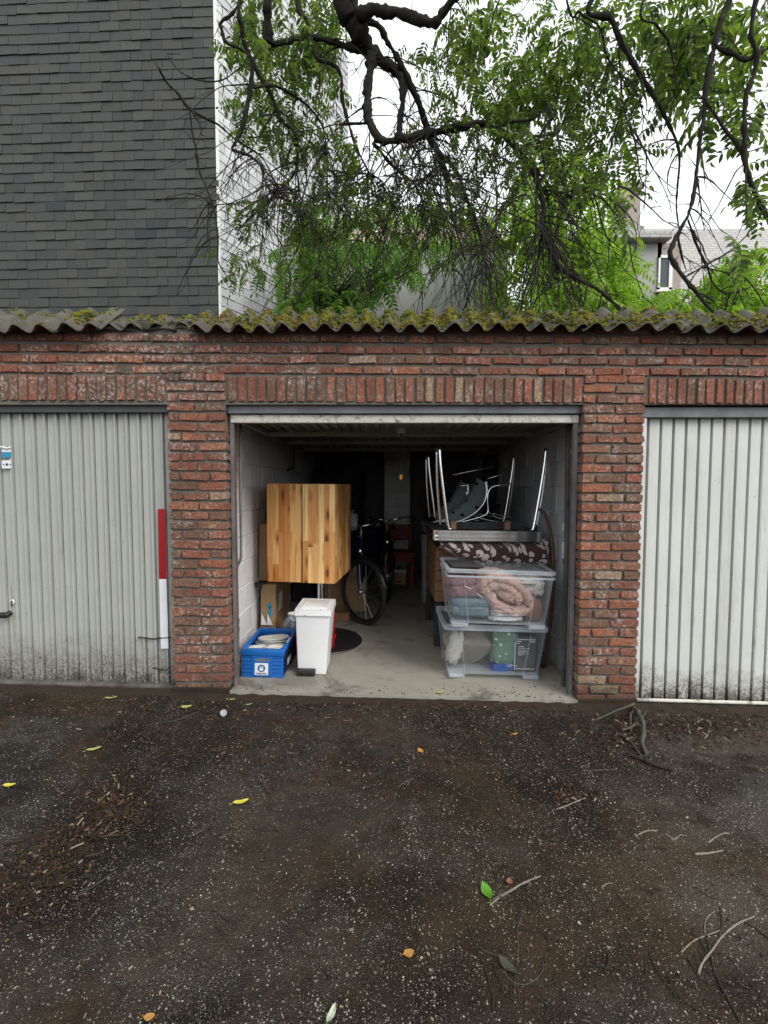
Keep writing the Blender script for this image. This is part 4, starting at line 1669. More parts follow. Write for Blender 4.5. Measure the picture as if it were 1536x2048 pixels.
SPW = [Vector(q[:3]) + TB for q in SP + SP2]

# limbs traced as they hang: (points in the photograph, width there, nearest and farthest depth, joins the crown above?)
LIMBS = [
    ([(680, -20, 40), (708, 46, 38), (726, 77, 36), (743, 105, 36), (772, 132, 26), (800, 151, 19), (828, 183, 15), (845, 229, 13), (860, 274, 12), (877, 306, 10), (909, 380, 8), (940, 411, 6), (960, 470, 5), (975, 560, 4)], 1.4, 2.2, 1),
    ([(743, 110, 24), (738, 150, 19), (735, 190, 18), (736, 225, 17), (745, 256, 16), (763, 280, 16), (793, 281, 17), (842, 271, 17), (895, 260, 15), (950, 250, 13), (991, 257, 12), (1020, 282, 12), (1045, 315, 10), (1066, 344, 10), (1078, 381, 11), (1088, 414, 9), (1086, 455, 10), (1103, 497, 10), (1119, 534, 10), (1157, 559, 9), (1198, 580, 8), (1246, 624, 7)], 1.5, 1.2, 0),
    ([(705, -3, 20), (754, 18, 22), (807, 28, 22), (863, 49, 21), (888, 21, 15), (920, -14, 14)], 1.4, 1.1, 2),
    ([(719, 39, 12), (758, 53, 12), (775, 84, 11), (793, 113, 11), (814, 151, 11), (835, 197, 10), (852, 239, 9), (866, 290, 7), (890, 350, 6), (905, 430, 5), (930, 520, 4)], 1.5, 1.9, 0),
    ([(537, -20, 20), (534, 30, 21), (533, 84, 22)], 1.3, 1.4, 1),
    ([(533, 84, 16), (561, 86, 11), (596, 76, 11), (631, 74, 11), (673, 86, 11), (712, 98, 13), (738, 112, 16)], 1.4, 1.6, 0),
    ([(597, -20, 8), (613, 42, 8), (622, 81, 8), (634, 116, 8), (666, 128, 8), (682, 151, 8), (684, 186, 7), (691, 225, 7), (701, 260, 6), (715, 300, 5), (740, 350, 3)], 1.2, 1.6, 1),
    ([(482, -20, 10), (483, 53, 10), (490, 88, 10), (508, 130, 9), (529, 169, 8), (547, 200, 8), (561, 239, 7), (585, 260, 6), (596, 295, 6), (589, 345, 5), (568, 373, 5), (540, 404, 4), (504, 432, 4), (476, 461, 3)], 1.1, 1.9, 1),
    ([(484, 2, 7), (462, 30, 6), (441, 46, 6), (444, 64, 6), (452, 84, 6), (487, 102, 5), (504, 123, 5)], 1.1, 1.2, 0),
    ([(504, 125, 9), (504, 155, 10), (499, 193, 10), (490, 239, 9), (473, 281, 8), (466, 299, 8), (497, 311, 7), (522, 331, 6), (529, 359, 5), (550, 390, 4), (572, 372, 3)], 1.15, 1.5, 0),
    ([(500, 175, 5), (511, 174, 6), (550, 172, 6), (585, 190, 6), (617, 214, 5), (645, 253, 4), (652, 300, 4), (655, 390, 3)], 1.2, 1.7, 0),
    ([(508, 301, 3), (474, 281, 4), (437, 250, 5), (406, 234, 6), (379, 217, 6), (359, 190, 6), (335, 166, 6), (324, 148, 5), (317, 134, 4)], 1.5, 1.1, 0),
    ([(379, 217, 4), (384, 264, 4), (393, 305, 4), (398, 342, 4), (416, 383, 4), (428, 420, 4), (436, 474, 4), (438, 528, 3), (470, 570, 2)], 1.2, 1.5, 0),
    ([(380, 217, 4), (392, 236, 4), (401, 256, 3), (403, 271, 2)], 1.2, 1.2, 0),
    ([(481, 135, 3), (447, 159, 3), (406, 162, 3), (369, 149, 2.5), (349, 132, 2), (333, 105, 1.5)], 1.2, 1.2, 0),
    ([(1192, -20, 15), (1223, 37, 14), (1244, 87, 13), (1269, 133, 12), (1298, 178, 11), (1322, 219, 9), (1343, 257, 8), (1358, 306, 6), (1355, 373, 5), (1353, 414, 4), (1358, 460, 3)], .8, 1.2, 2),
    ([(1468, -20, 14), (1442, 46, 13), (1426, 108, 14), (1413, 178, 14), (1409, 224, 11), (1397, 302, 9), (1389, 373, 9), (1376, 431, 9), (1358, 465, 13), (1339, 507, 15), (1364, 547, 11), (1397, 588, 9), (1428, 626, 8)], .7, .75, 2),
    ([(1519, -20, 12), (1513, 124, 11), (1492, 199, 12), (1488, 269, 12), (1492, 331, 12), (1513, 393, 11), (1545, 450, 10)], .6, .7, 2),
    ([(1430, 88, 10), (1442, 95, 12), (1470, 108, 11), (1492, 120, 11), (1534, 99, 9), (1570, 80, 8)], .7, .6, 0),
    ([(1411, 195, 6), (1418, 211, 8), (1442, 248, 8), (1471, 286, 8), (1492, 327, 9)], .7, .68, 0),
    ([(1238, 80, 5), (1240, 150, 5), (1252, 232, 4), (1273, 282, 4), (1314, 315, 3)], .85, 1.0, 0),
    ([(1130, -20, 5), (1160, 25, 5), (1198, 54, 5), (1215, 116, 5), (1240, 150, 4), (1262, 190, 4)], .85, 1.0, 2),
    ([(1296, -20, 6), (1314, 50, 6), (1335, 79, 6), (1347, 116, 6), (1351, 186, 5), (1340, 220, 3)], .75, .9, 2),
    ([(1376, 440, 5), (1393, 489, 6), (1413, 530, 6), (1426, 567, 5), (1455, 586, 4), (1500, 575, 3)], .75, .9, 0),
    ([(1366, 556, 5), (1405, 534, 5), (1455, 505, 4), (1496, 468, 2.5)], .75, .85, 0),
    ([(1405, 534, 4), (1450, 545, 4), (1488, 555, 4), (1521, 596, 4), (1545, 640, 3)], .8, .8, 0),
    ([(1397, 585, 3), (1425, 600, 3), (1440, 627, 3)], .75, .75, 0),
    ([(1356, 470, 5), (1362, 510, 6), (1372, 540, 3)], .76, .8, 0),
    ([(800, 151, 13), (806, 190, 13), (800, 240, 12), (794, 282, 12)], 1.55, 1.55, 0),
    ([(877, 306, 8), (905, 330, 8), (925, 375, 7), (945, 430, 6), (965, 500, 5), (985, 600, 4)], 1.8, 1.4, 0),
    ([(745, 285, 6), (775, 320, 6), (805, 350, 5), (830, 370, 5), (850, 420, 3)], 1.5, 1.7, 0),
    ([(830, 372, 3), (870, 340, 5), (900, 310, 5)], 1.7, 1.7, 0),
    ([(683, 250, 4), (720, 248, 4), (737, 246, 4)], 1.55, 1.5, 0),
    ([(1066, 344, 6), (1072, 300, 6), (1085, 262, 5), (1110, 230, 4)], 1.3, 1.2, 0),
    ([(1090, 380, 4), (1130, 385, 4), (1175, 375, 3)], 1.3, 1.3, 0),
    ([(991, 257, 6), (1020, 245, 6), (1062, 238, 5), (1100, 210, 3)], 1.3, 1.2, 0),
]
limb_pts = []
for pts, Ya, Yb, join in LIMBS:
    n = len(pts)
    wp = []
    for i, (x, y, w) in enumerate(pts):
        Y = Ya + (Yb - Ya) * i / (n - 1)
        p = P(x, y, Y)
        wp.append([p.x, p.y, p.z, w * (Y + 3.1) / FPX / 2 * (.74 if x > 1120 else .88)])
    if join:
        p0 = Vector(wp[0][:3])
        tgt = min(SPW, key=lambda q: (q - (p0 + Vector((.3, -.3, 2.2)))).length)
        mid = (p0 + tgt) / 2 + Vector((.1, .1, .4))
        pre = [[*tgt, wp[0][3] * 1.5], [*mid, wp[0][3] * 1.2]]
        if join == 2 and pts[-1][1] < 0:
            wp = wp
        wp = pre + wp
    sp = smooth_path(wp, 7)
    path = []
    rad = []
    for k, q in enumerate(sp):
        v = Vector(q[:3])
        kn = mnoise.noise(v * 9) * .35 + mnoise.noise(v * 22) * .25
        path.append(v - TB + Vector((mnoise.noise(v * 5 + Vector((9, 0, 0))), mnoise.noise(v * 5), mnoise.noise(v * 5 + Vector((0, 7, 0))))) * q[3] * .5)
        rad.append(max(.0015, q[3] * (1 + kn)))
        limb_pts.append((v, q[3]))
    mb = MB()
    tv, tf = tube_vf(path, rad, 12 if rad[len(rad) // 2] > .015 else 6)
    sg = 12 if rad[len(rad) // 2] > .015 else 6
    for k in range(len(tv)):
        c_ = path[min(k // sg, len(path) - 1)]
        d_ = tv[k] - c_
        q_ = tv[k] + TB
        tv[k] = c_ + d_ * (1 + .45 * mnoise.noise(q_ * 26) + .4 * mnoise.noise(q_ * 60))
    mb.add(tv, tf)
    mb.build('limb', M['bark'], TREE, True)

# ---- twigs: thin, hooked, hanging; too many to tell apart
rt = random.Random(21)
TV, TF = [], []


def twig(p, d, length, r0, sag, curl, steps=14, seg=4, sub=2):
    pts = [p.copy()]
    d = d.normalized()
    st = length / steps
    bend = Vector((rt.uniform(-1, 1), rt.uniform(-1, 1), rt.uniform(-.4, .4)))
    q = p.copy()
    for i in range(steps):
        t = i / steps
        d = d + Vector((rt.gauss(0, .09), rt.gauss(0, .09), rt.gauss(0, .08))) + Vector((0, 0, -sag * (1 - 1.6 * t))) + bend * curl * t
        d.normalize()
        q = q + d * st
        if q.y < .3 and q.z < TZ + .12:
            break
        pts.append(q.copy())
        if sub and i > 2 and rt.random() < .13:
            twig(q.copy(), d + Vector((rt.gauss(0, .8), rt.gauss(0, .8), rt.gauss(-.2, .5))), length * rt.uniform(.2, .45), r0 * .6, sag * .6, curl, 6, 3, sub - 1)
    if len(pts) < 3:
        return
    n = len(pts)
    v, f = tube_vf([x - TB for x in pts], [max(.0016, r0 * (1 - .75 * i / n) * (1 + .3 * rt.uniform(-1, 1))) for i in range(n)], seg, False)
    o = len(TV)
    TV.extend(v)
    TF.extend([tuple(a + o for a in t) for t in f])


# hanging bundles where the photograph is thick with twigs: (x, y, spread x, spread y, count, length, depth)
for (cx, cy, sx, sy, cnt, ln, Ya, Yb) in [
    (950, 380, 130, 90, 60, 1.3, .8, 1.8), (1150, 380, 110, 90, 20, 1.2, .7, 1.4), (640, 330, 140, 100, 22, 1.2, 1.0, 1.8), (890, 380, 80, 90, 40, 1.2, 1.0, 2.0), (1020, 420, 90, 80, 40, 1.1, .8, 1.6), (1100, 420, 60, 60, 18, 1.2, .7, 1.4), (760, 330, 120, 80, 30, 1.2, 1.0, 1.8),
    (1075, 470, 50, 60, 22, .8, .8, 1.5), (840, 330, 50, 80, 36, .9, 1.2, 2.0), (790, 380, 60, 80, 26, .9, 1.2, 2.2),
    (700, 330, 60, 80, 26, 1.0, 1.2, 2.1), (620, 300, 60, 90, 30, 1.0, 1.2, 2.0), (540, 300, 60, 90, 34, 1.0, 1.1, 1.9),
    (480, 400, 30, 80, 16, .8, 1.1, 1.7), (560, 430, 60, 60, 22, .8, 1.2, 1.9), (650, 470, 80, 50, 22, .8, 1.2, 2.0),
    (1150, 450, 60, 80, 18, .8, .9, 1.5), (860, 230, 80, 80, 26, .8, 1.2, 1.9), (1000, 180, 120, 100, 26, .8, 1.0, 1.8),
    (1260, 420, 70, 60, 7, .6, .8, 1.2), (1430, 300, 80, 120, 10, .6, .6, 1.0), (1440, 520, 60, 50, 5, .5, .7, 1.0),
    (700, 120, 90, 80, 14, .7, 1.2, 1.8), (1180, 200, 120, 120, 22, .7, .9, 1.5), (930, 520, 60, 40, 12, .7, .9, 1.6),
]:
    for q in range(cnt):
        p = P(cx + rt.gauss(0, sx * .7), cy + rt.gauss(0, sy * .7), rt.uniform(Ya, Yb))
        # hang it from the nearest limb when one is near
        near = min(limb_pts, key=lambda l: (l[0] - p).length_squared)
        if (near[0] - p).length < .45:
            p = near[0]
        twig(p, Vector((rt.gauss(0, .9), rt.gauss(0, .6), rt.uniform(-1.0, .35))), ln * rt.uniform(.5, 1.15), rt.uniform(.004, .0085), rt.uniform(.12, .42), rt.uniform(-.05, .16))
# short spurs along every limb
for (p, r) in limb_pts:
    if rt.random() < .3:
        twig(p, Vector((rt.gauss(0, 1), rt.gauss(0, 1), rt.gauss(0, .8))), rt.uniform(.04, .16), .004, .05, .1, 4, 3, 0)
me = bpy.data.meshes.new('twigs')
me.from_pydata([tuple(v) for v in TV], [], TF)
me.materials.append(M['twig'])
tag(obj('twigs', me, TREE), kind='stuff')

LS = leafset(M['leaf'], 3)
SPECS = [
    # upper left curtain
    (570, 60, 110, 110, 1.2, 3.0, 240, .85), (600, 190, 85, 110, 1.4, 3.0, 170, .75), (500, 120, 55, 110, 1.3, 2.6, 80, .7), (560, 270, 80, 60, 1.4, 2.4, 60, .65),
    (480, 210, 40, 60, 1.2, 2.0, 34, .6), (650, 60, 45, 90, 1.6, 3.0, 90, .8),
    # middle
    (690, 330, 60, 70, 1.2, 2.2, 80, .7), (720, 400, 80, 60, 1.3, 2.4, 90, .7), (610, 410, 70, 70, 1.3, 2.4, 70, .7), (880, 330, 90, 110, 1.2, 2.4, 150, .6),
    (810, 430, 90, 60, 1.2, 2.4, 90, .65), (860, 110, 60, 60, 1.3, 2.4, 34, .65), (930, 60, 60, 60, 1.0, 2.2, 60, .75), (920, 180, 60, 60, 1.1, 2.2, 60, .7),
    (960, 360, 80, 80, 1.2, 2.2, 90, .65), (620, 500, 60, 70, 1.5, 2.4, 60, .65), (500, 420, 40, 60, 1.2, 1.8, 30, .6), (500, 520, 45, 45, 1.2, 1.8, 34, .65),
    # right: thick and close
    (1030, 90, 130, 120, 1.4, 3.0, 190, .95), (1120, 200, 130, 130, 1.4, 2.8, 190, .9), (1240, 80, 120, 120, 1.2, 2.6, 150, 1.05), (1200, 270, 90, 70, 1.2, 2.4, 70, .9),
    (1010, 240, 60, 70, 1.0, 2.0, 80, .8), (1350, 90, 100, 120, .9, 2.0, 80, 1.15), (1460, 60, 100, 90, .9, 1.8, 80, 1.25), (1400, 200, 70, 50, .9, 1.6, 26, 1.15),
    (1110, 330, 90, 60, .9, 1.7, 70, .75), (1230, 350, 60, 50, .8, 1.3, 26, .8), (1500, 210, 60, 90, .8, 1.5, 34, 1.1), (1510, 360, 40, 70, .7, 1.2, 22, 1.0),
    (1245, 410, 22, 40, .8, 1.1, 9, .8), (1470, 490, 50, 25, .4, .8, 10, .9), (1050, 150, 200, 150, 1.2, 2.6, 130, .8), (430, 110, 8, 60, 1.2, 1.5, 5, .5), (420, 490, 8, 20, 1.2, 1.4, 4, .5),
    # unseen crown leaves above the picture, added for the shade they cast
    (1000, -290, 420, 130, .6, 2.4, 200, 1.0), (1300, -560, 500, 160, -.5, 1.8, 200, 1.2), (560, -220, 160, 90, .8, 2.4, 60, 1.0),
]
foliage(TREE, SPECS, LS, M['leaf'], 5, dens=.56)

# ---- younger trees and shrubs rooted behind the garages
def back_tree(label, x, Y, ztop, specs, mat, seed, group='young trees behind the garages', cat='tree', name='young_tree', n_ind=60, lf=(5, .34, .04, .105)):
    base = Vector((x, Y, gz(x)))
    t = thing(name, label, cat, base, group=group)
    rg = random.Random(seed)
    mb = MB()
    path = smooth_path([(0, 0, -.1, .07), (.05, .05, ztop * .35, .055), (-.04, 0, ztop * .7, .035), (.05, -.05, ztop, .012)], 4)
    mb.tube([q[:3] for q in path], [q[3] for q in path], 8)
    mb.build('trunk', M['bark'], t, True)
    items = foliage(t, specs, leafset(mat, seed * 9, *lf), mat, seed, n_ind)
    V, F = [], []
    for i, it in enumerate(items):
        if i % 5 == 0:
            p = it[0] - base
            z = max(.4, min(ztop, p.z - rg.uniform(.2, .6)))
            a = Vector((0, 0, z))
            m = (a + p) / 2 + Vector((0, 0, -.08))
            v, f = tube_vf([a, m, p], [.014, .009, .004], 4, False)
            o = len(V)
            V.extend(v)
            F.extend([tuple(k + o for k in q) for q in f])
    tag(MB().add(V, F).build('branches', M['twig'], t), kind='stuff')
    return t


back_tree('yellow-green young tree behind the roof, between rendered wall and distant house', P(1130, 550, 5.6).x, 5.7, 5.6,
          [(1120, 400, 100, 100, 5.0, 6.6, 170, 1.25), (1230, 520, 60, 70, 5.0, 6.2, 70, 1.15), (1150, 520, 110, 80, 4.8, 6.4, 190, 1.25), (1180, 590, 110, 45, 4.5, 6.0, 110, 1.2), (1040, 560, 60, 60, 4.8, 6.4, 70, 1.2),
           (1060, 440, 60, 60, 5.2, 6.8, 60, 1.2), (1000, 440, 70, 40, 5.5, 6.8, 50, 1.2)], M['leaf_far'], 31)
back_tree('bright lime shrub peeping over the roof at the right edge', P(1420, 600, 4.6).x, 4.6, 3.6,
          [(1400, 600, 100, 38, 3.8, 5.2, 120, 1.15), (1490, 560, 80, 65, 3.8, 5.2, 150, 1.15), (1300, 610, 70, 22, 3.9, 5.2, 60, 1.1), (1460, 620, 90, 25, 3.8, 5.0, 60, 1.1)], M['leaf_far'], 32,
          None, 'shrub', 'shrub')
back_tree('deep green feathery sapling in front of the grey rendered wall', P(640, 560, 5.4).x, 5.4, 4.6,
          [(610, 540, 60, 80, 5.0, 6.3, 120, 1.15), (700, 540, 80, 70, 4.8, 6.2, 130, 1.15), (650, 600, 100, 30, 4.8, 6.0, 80, 1.1), (780, 520, 70, 60, 5.0, 6.3, 90, 1.1), (860, 500, 70, 40, 5.2, 6.3, 50, 1.1),
           (640, 450, 70, 50, 5.2, 6.4, 70, 1.1)], M['leaf_fern'], 33)
back_tree('lime leaves of a slender tree above the pantile roof', P(860, 480, 9.4).x, 9.4, 8.0,
          [(900, 440, 80, 45, 8.6, 10, 90, 1.4), (760, 440, 80, 30, 8.6, 10, 60, 1.4), (960, 480, 50, 40, 8.6, 10, 40, 1.4)], M['leaf_far'], 34)


# ================================================================== THINGS IN THE GARAGE
TILT = math.atan(SLOPE)            # everything on the floor leans with it


def on_floor(x, y):
    return (x, y, fz(x))


# ---- pine cabinet on a steel post
cx, cy = -0.575, 1.06
CAB = thing('pine_cabinet', 'knotty pine two-door cabinet raised on a steel post with a round black foot', 'cabinet', on_floor(cx, cy), (0, TILT * .3, R(-6.5)))
zf = fz(cx)
cw, chh, cdp = 0.578, 0.815, 0.66
zb = P(600, 1166, cy - .35).z - zf
cyf = -0.33                         # front face
CO = -0.083                         # the cabinet sits off the post's centre
core = MB().box(CO - cw / 2 + .004, CO + cw / 2 - .004, cyf + .02, cyf + cdp - .02, zb + .004, zb + chh - .004)
core.build('carcass', M['pine_in'], CAB)
rp = random.Random(4)


def staves(root, x0, x1, z0, z1, face, cols, y, mat=None):
    """glued-up staves of different lengths, each its own piece"""
    w = (x1 - x0) / cols
    for i in range(cols):
        z = z0
        first = True
        while z < z1 - .001:
            l = rp.uniform(.12, .5) if first else rp.uniform(.35, .8)
            first = False
            if z1 - (z + l) < .1:
                l = z1 - z
            a, b = x0 + i * w, x0 + (i + 1) * w
            t = rp.uniform(0, .0009)
            mb = MB()
            hw, hl = (b - a) / 2 - .0003, l / 2 - .0003
            if face == 'front':
                mb.box(-hw, hw, -.011 - t, .011, -hl, hl)
                o = mb.build('stave', mat or M['pine'], root)
                o.location = ((a + b) / 2, y, z + l / 2)
            else:
                mb.box(-.011, .011 + t, -hw, hw, -hl, hl)
                o = mb.build('stave', M['pine'], root)
                o.location = (y, (a + b) / 2, z + l / 2)
            z += l


for s, (a, b) in (('l', (CO - cw / 2, CO + .006)), ('r', (CO + .018, CO + cw / 2))):
    D = obj('cabinet_door', None, CAB)
    staves(D, a, b, zb, zb + chh, 'front', 6, cyf - (.0 if s == 'l' else .012), M['pine_red'] if s == 'l' else None)
MB().box(CO + .0065, CO + .0175, cyf + .006, cyf + .02, zb, zb + chh).build('gap_shade_strip', M['dark'], CAB)  # solid dark strip painting in the shade of the slit between the doors
sd_ = obj('side_panel', None, CAB)
staves(sd_, cyf + .014, cyf + cdp, zb, zb + chh, 'side', 9, CO + cw / 2 - .009)
sd_ = obj('side_panel', None, CAB)
staves(sd_, cyf + .014, cyf + cdp, zb, zb + chh, 'side', 9, CO - cw / 2 + .009)
MB().bbox(CO - cw / 2, CO + cw / 2, cyf, cyf + cdp, zb + chh - .002, zb + chh + .004, .001, 1).build('top', M['pine_in'], CAB)
for xx in (CO - .06, CO + .07, CO + .235):
    MB().lathe([(.004, 0), (.004, .003), (0, .003)], (0, 0, 0), 8, M=Matrix.Translation((xx, cyf - .018, zb + chh - .025)) @ Matrix.Rotation(R(90), 4, 'X')).build('screw', M['chrome'], CAB)
MB().lathe([(.036, .012), (.036, zb + .004)], (0, 0, 0), 28).build('post', M['chrome'], CAB, 40)
MB().lathe([(.09, zb - .012), (.09, zb)], (0, 0, 0), 24).build('post_flange', M['black'], CAB, 40)
MB().lathe([(.0, .0), (.37, .0), (.375, .004), (.37, .012), (.06, .018), (.0, .018)], (0, 0, 0), 56).build('foot_plate', M['black'], CAB, 40)

# ---- white pedal bin
bx, by = -0.54, 0.30
BIN = thing('pedal_bin', 'tall white scuffed plastic pedal bin with black pedal, in front of the cabinet', 'bin', on_floor(bx, by), (0, TILT, 0))
mb = MB()
hb, w0, w1, d0, d1 = .447, .105, .128, .29, .34
o0 = [(-w0, 0), (w0, 0), (w0, d0), (-w0, d0)]
o1 = [(-w1, -.012), (w1, -.012), (w1, d1), (-w1, d1)]


def loft(mb, a, za, b, zb_, r=.018, seg=3, inner=False):
    def rr(pl):
        x0, x1 = pl[0][0], pl[1][0]
        y0, y1 = pl[0][1], pl[2][1]
        out = []
        for (cx_, cy_, a0) in ((x1 - r, y1 - r, 0), (x0 + r, y1 - r, 90), (x0 + r, y0 + r, 180), (x1 - r, y0 + r, 270)):
            for k in range(seg + 1):
                an = R(a0 + 90 * k / seg)
                out.append((cx_ + r * math.cos(an), cy_ + r * math.sin(an)))
        return out
    A, B = rr(a), rr(b)
    n = len(A)
    v = [(x, y, za) for x, y in A] + [(x, y, zb_) for x, y in B]
    f = [(i, (i + 1) % n, n + (i + 1) % n, n + i) for i in range(n)]
    if not inner:
        f += [tuple(range(n))[::-1], tuple(range(n, 2 * n))]
    mb.add(v, f)
    return A, B


loft(mb, o0, 0.004, o1, hb, .012)
mb.build('body', M['bin'], BIN, 40)
L = obj('lid', None, BIN)
mb = MB()
e = .01
r0 = [(-w1 - e, -.026), (w1 + e, -.026), (w1 + e, d1 + e), (-w1 - e, d1 + e)]
r1 = [(-w1 - e + .004, -.022), (w1 + e - .004, -.022), (w1 + e - .004, d1 + e - .004), (-w1 - e + .004, d1 + e - .004)]
loft(mb, r0, hb + .002, r1, hb + .042, .012)
mb.build('lid_rim', M['bin'], L, 40)
mb = MB()
i0 = [(-w1 + .022, .012), (w1 - .022, .012), (w1 - .022, d1 - .03), (-w1 + .022, d1 - .03)]
i1 = [(-w1 + .03, .02), (w1 - .03, .02), (w1 - .03, d1 - .038), (-w1 + .03, d1 - .038)]
loft(mb, i0, hb + .042, i1, hb + .05, .02)
mb.build('lid_panel', M['bin_lid'], L, 40)
mb = MB()
for (q, z0) in ((.045, .0504),):
    mb.box(-w1 + q, w1 - q, .036, .039, hb + z0 - .001, hb + z0 + .0015)
    mb.box(-w1 + q, w1 - q, d1 - .057, d1 - .054, hb + z0 - .001, hb + z0 + .0015)
    mb.box(-w1 + q, -w1 + q + .003, .0392, d1 - .0572, hb + z0 - .001, hb + z0 + .0015)
    mb.box(w1 - q - .003, w1 - q, .0392, d1 - .0572, hb + z0 - .001, hb + z0 + .0015)
tag(mb.build('lid_groove', M['bin'], L), kind='stuff')
MB().bbox(-.105, .03, -.05, -.002, .004, .05, .008, 2).build('pedal', M['black'], BIN, 40)

# ---- blue folding crate
kx, ky = -0.888, 0.22
CR = thing('folding_crate', 'blue plastic folding crate of crockery with a white shopping-service sticker', 'crate', on_floor(kx, ky), (0, TILT, 0))
kw, kd, kh = .304, .50, .212
t = .012
mb = MB()
for z0, z1, pr in ((.0, .03, .0), (.035, .058, -.004), (.064, .086, -.004), (.092, .114, -.004), (.12, .142, -.004), (.148, .16, -.004)):
    mb.bbox(-kw / 2, kw / 2, pr, t, z0, z1, .002, 1)
mb.box(-kw / 2 + .002, kw / 2 - .002, .003, t - .002, .0, .16)
tag(mb.build('front_panel', M['blue'], CR), kind='stuff')
MB().bbox(-.075, .07, -.008, .006, .012, .158, .003, 1).build('front_plate', M['blue'], CR)
mb = MB().bbox(-kw / 2 - .006, kw / 2 + .006, -.012, .02, .163, kh, .005, 2)
mb.build('rim', M['blue'], CR, 40)
mb = MB().bbox(-kw / 2 - .006, kw / 2 + .006, kd - .02, kd + .006, .163, kh, .005, 2)
mb.build('rim', M['blue'], CR, 40)
for s in (-1, 1):
    x0 = s * kw / 2
    MB().bbox(min(x0 - s * .02, x0 + s * .006), max(x0 - s * .02, x0 + s * .006), .021, kd - .021, .175, kh - .001, .005, 2).build('rim', M['blue'], CR, 40)
    mb = MB().box(min(x0 - s * .01, x0 + s * .001), max(x0 - s * .01, x0 + s * .001), t + .001, kd - .001, .004, .174)
    for k in range(5):
        mb.box(min(x0 + s * .002, x0 + s * .007), max(x0 + s * .002, x0 + s * .007), .03, kd - .03, .02 + k * .032, .038 + k * .032)
    tag(mb.build('side_panel', M['blue_dk'], CR), kind='stuff')
MB().box(-kw / 2 + .003, kw / 2 - .003, kd - .012, kd, .003, .165).build('back_panel', M['blue'], CR)
MB().box(-kw / 2 + .012, kw / 2 - .012, t, kd - .012, .004, .012).build('bottom', M['blue_dk'], CR)
# handle slot
mb = MB()
sl_ = [(-.055 + .11 * i / 8, .137 + .010 * math.sin(math.pi * i / 8)) for i in range(9)] + [(.05, .124), (-.045, .124)]
mb.prism(sl_, -.0095, -.0082, 'y', M=Matrix.Translation((-.0, 0, .0)))
mb.build('hand_hole', M['steel'], CR)
ST = obj('sticker', None, CR)
mb = MB()
mb.prism([(-.0505, .022), (.0425, .022), (.0445, .024), (.0445, .108), (.0425, .11), (-.0505, .11), (-.0525, .108), (-.0525, .024)], -.0095, -.008, 'y')
mb.build('sticker_card', M['paper'], ST)
MB().lathe([(.0, 0), (.0275, 0), (.0275, .001), (0, .001)], (0, 0, 0), 28, M=Matrix.Translation((-.004, -.0097, .072)) @ Matrix.Rotation(R(90), 4, 'X')).build('logo_disc', M['logo'], ST)
mb = MB()
lg = Matrix.Translation((-.004, 0, .071))
mb.prism([(-.016, .008), (-.012, -.016), (.011, -.016), (.016, .008), (.006, .003), (0, .008), (-.006, .003)], -.0118, -.0109, 'y', M=lg)
mb.prism([(-.008, .006), (-.012, .018), (-.004, .014), (-.002, .008)], -.0118, -.0109, 'y', M=lg)
mb.prism([(.002, .009), (.004, .019), (.013, .019), (.008, .008)], -.0118, -.0109, 'y', M=lg)
tag(mb.build('logo_mark', M['paper'], ST), kind='stuff')
o = obj('lettering', text_mesh('Collect&Go', .0165, M['ink'], bold=.0007), ST, (-.004, -.0102, .033), (R(90), 0, 0))
MB().bbox(kw / 2 + .0065, kw / 2 + .0085, .12, .24, .05, .1, .001, 1).build('side_label', M['paper'], CR)
MB().bbox(kw / 2 - .012, kw / 2 + .0015, .16, .27, kh - .001, kh + .0015, .0005, 1).build('rim_label', M['paper'], CR)


def dish(label, c, rx, ry, h, tiltx=0, rotz=0, name='platter', grp=None, cat='dish'):
    d = thing(name, label, cat, c, (tiltx, 0, rotz), grp)
    mb = MB()
    prof = [(.0, .006), (.62, .006), (.78, .014), (1.0, h), (1.01, h + .003), (.985, h + .004), (.76, .021), (.6, .012), (.0, .011)]
    v, f = [], []
    seg = 32
    for i in range(seg):
        a = 2 * math.pi * i / seg
        for r_, z_ in prof:
            v.append((rx * r_ * math.copysign(abs(math.cos(a)) ** .8, math.cos(a)), ry * r_ * math.copysign(abs(math.sin(a)) ** .8, math.sin(a)), z_))
    n = len(prof)
    for i in range(seg):
        j = (i + 1) % seg
        for k in range(n - 1):
            f.append((i * n + k, j * n + k, j * n + k + 1, i * n + k + 1))
    mb.add(v, f)
    mb.build('dish_bowl', M['dish'], d, True)
    MB().lathe([(min(rx, ry) * .55, 0), (min(rx, ry) * .58, .006), (min(rx, ry) * .5, .006)], (0, 0, 0), 24).build('foot_ring', M['dish'], d, True)
    return d


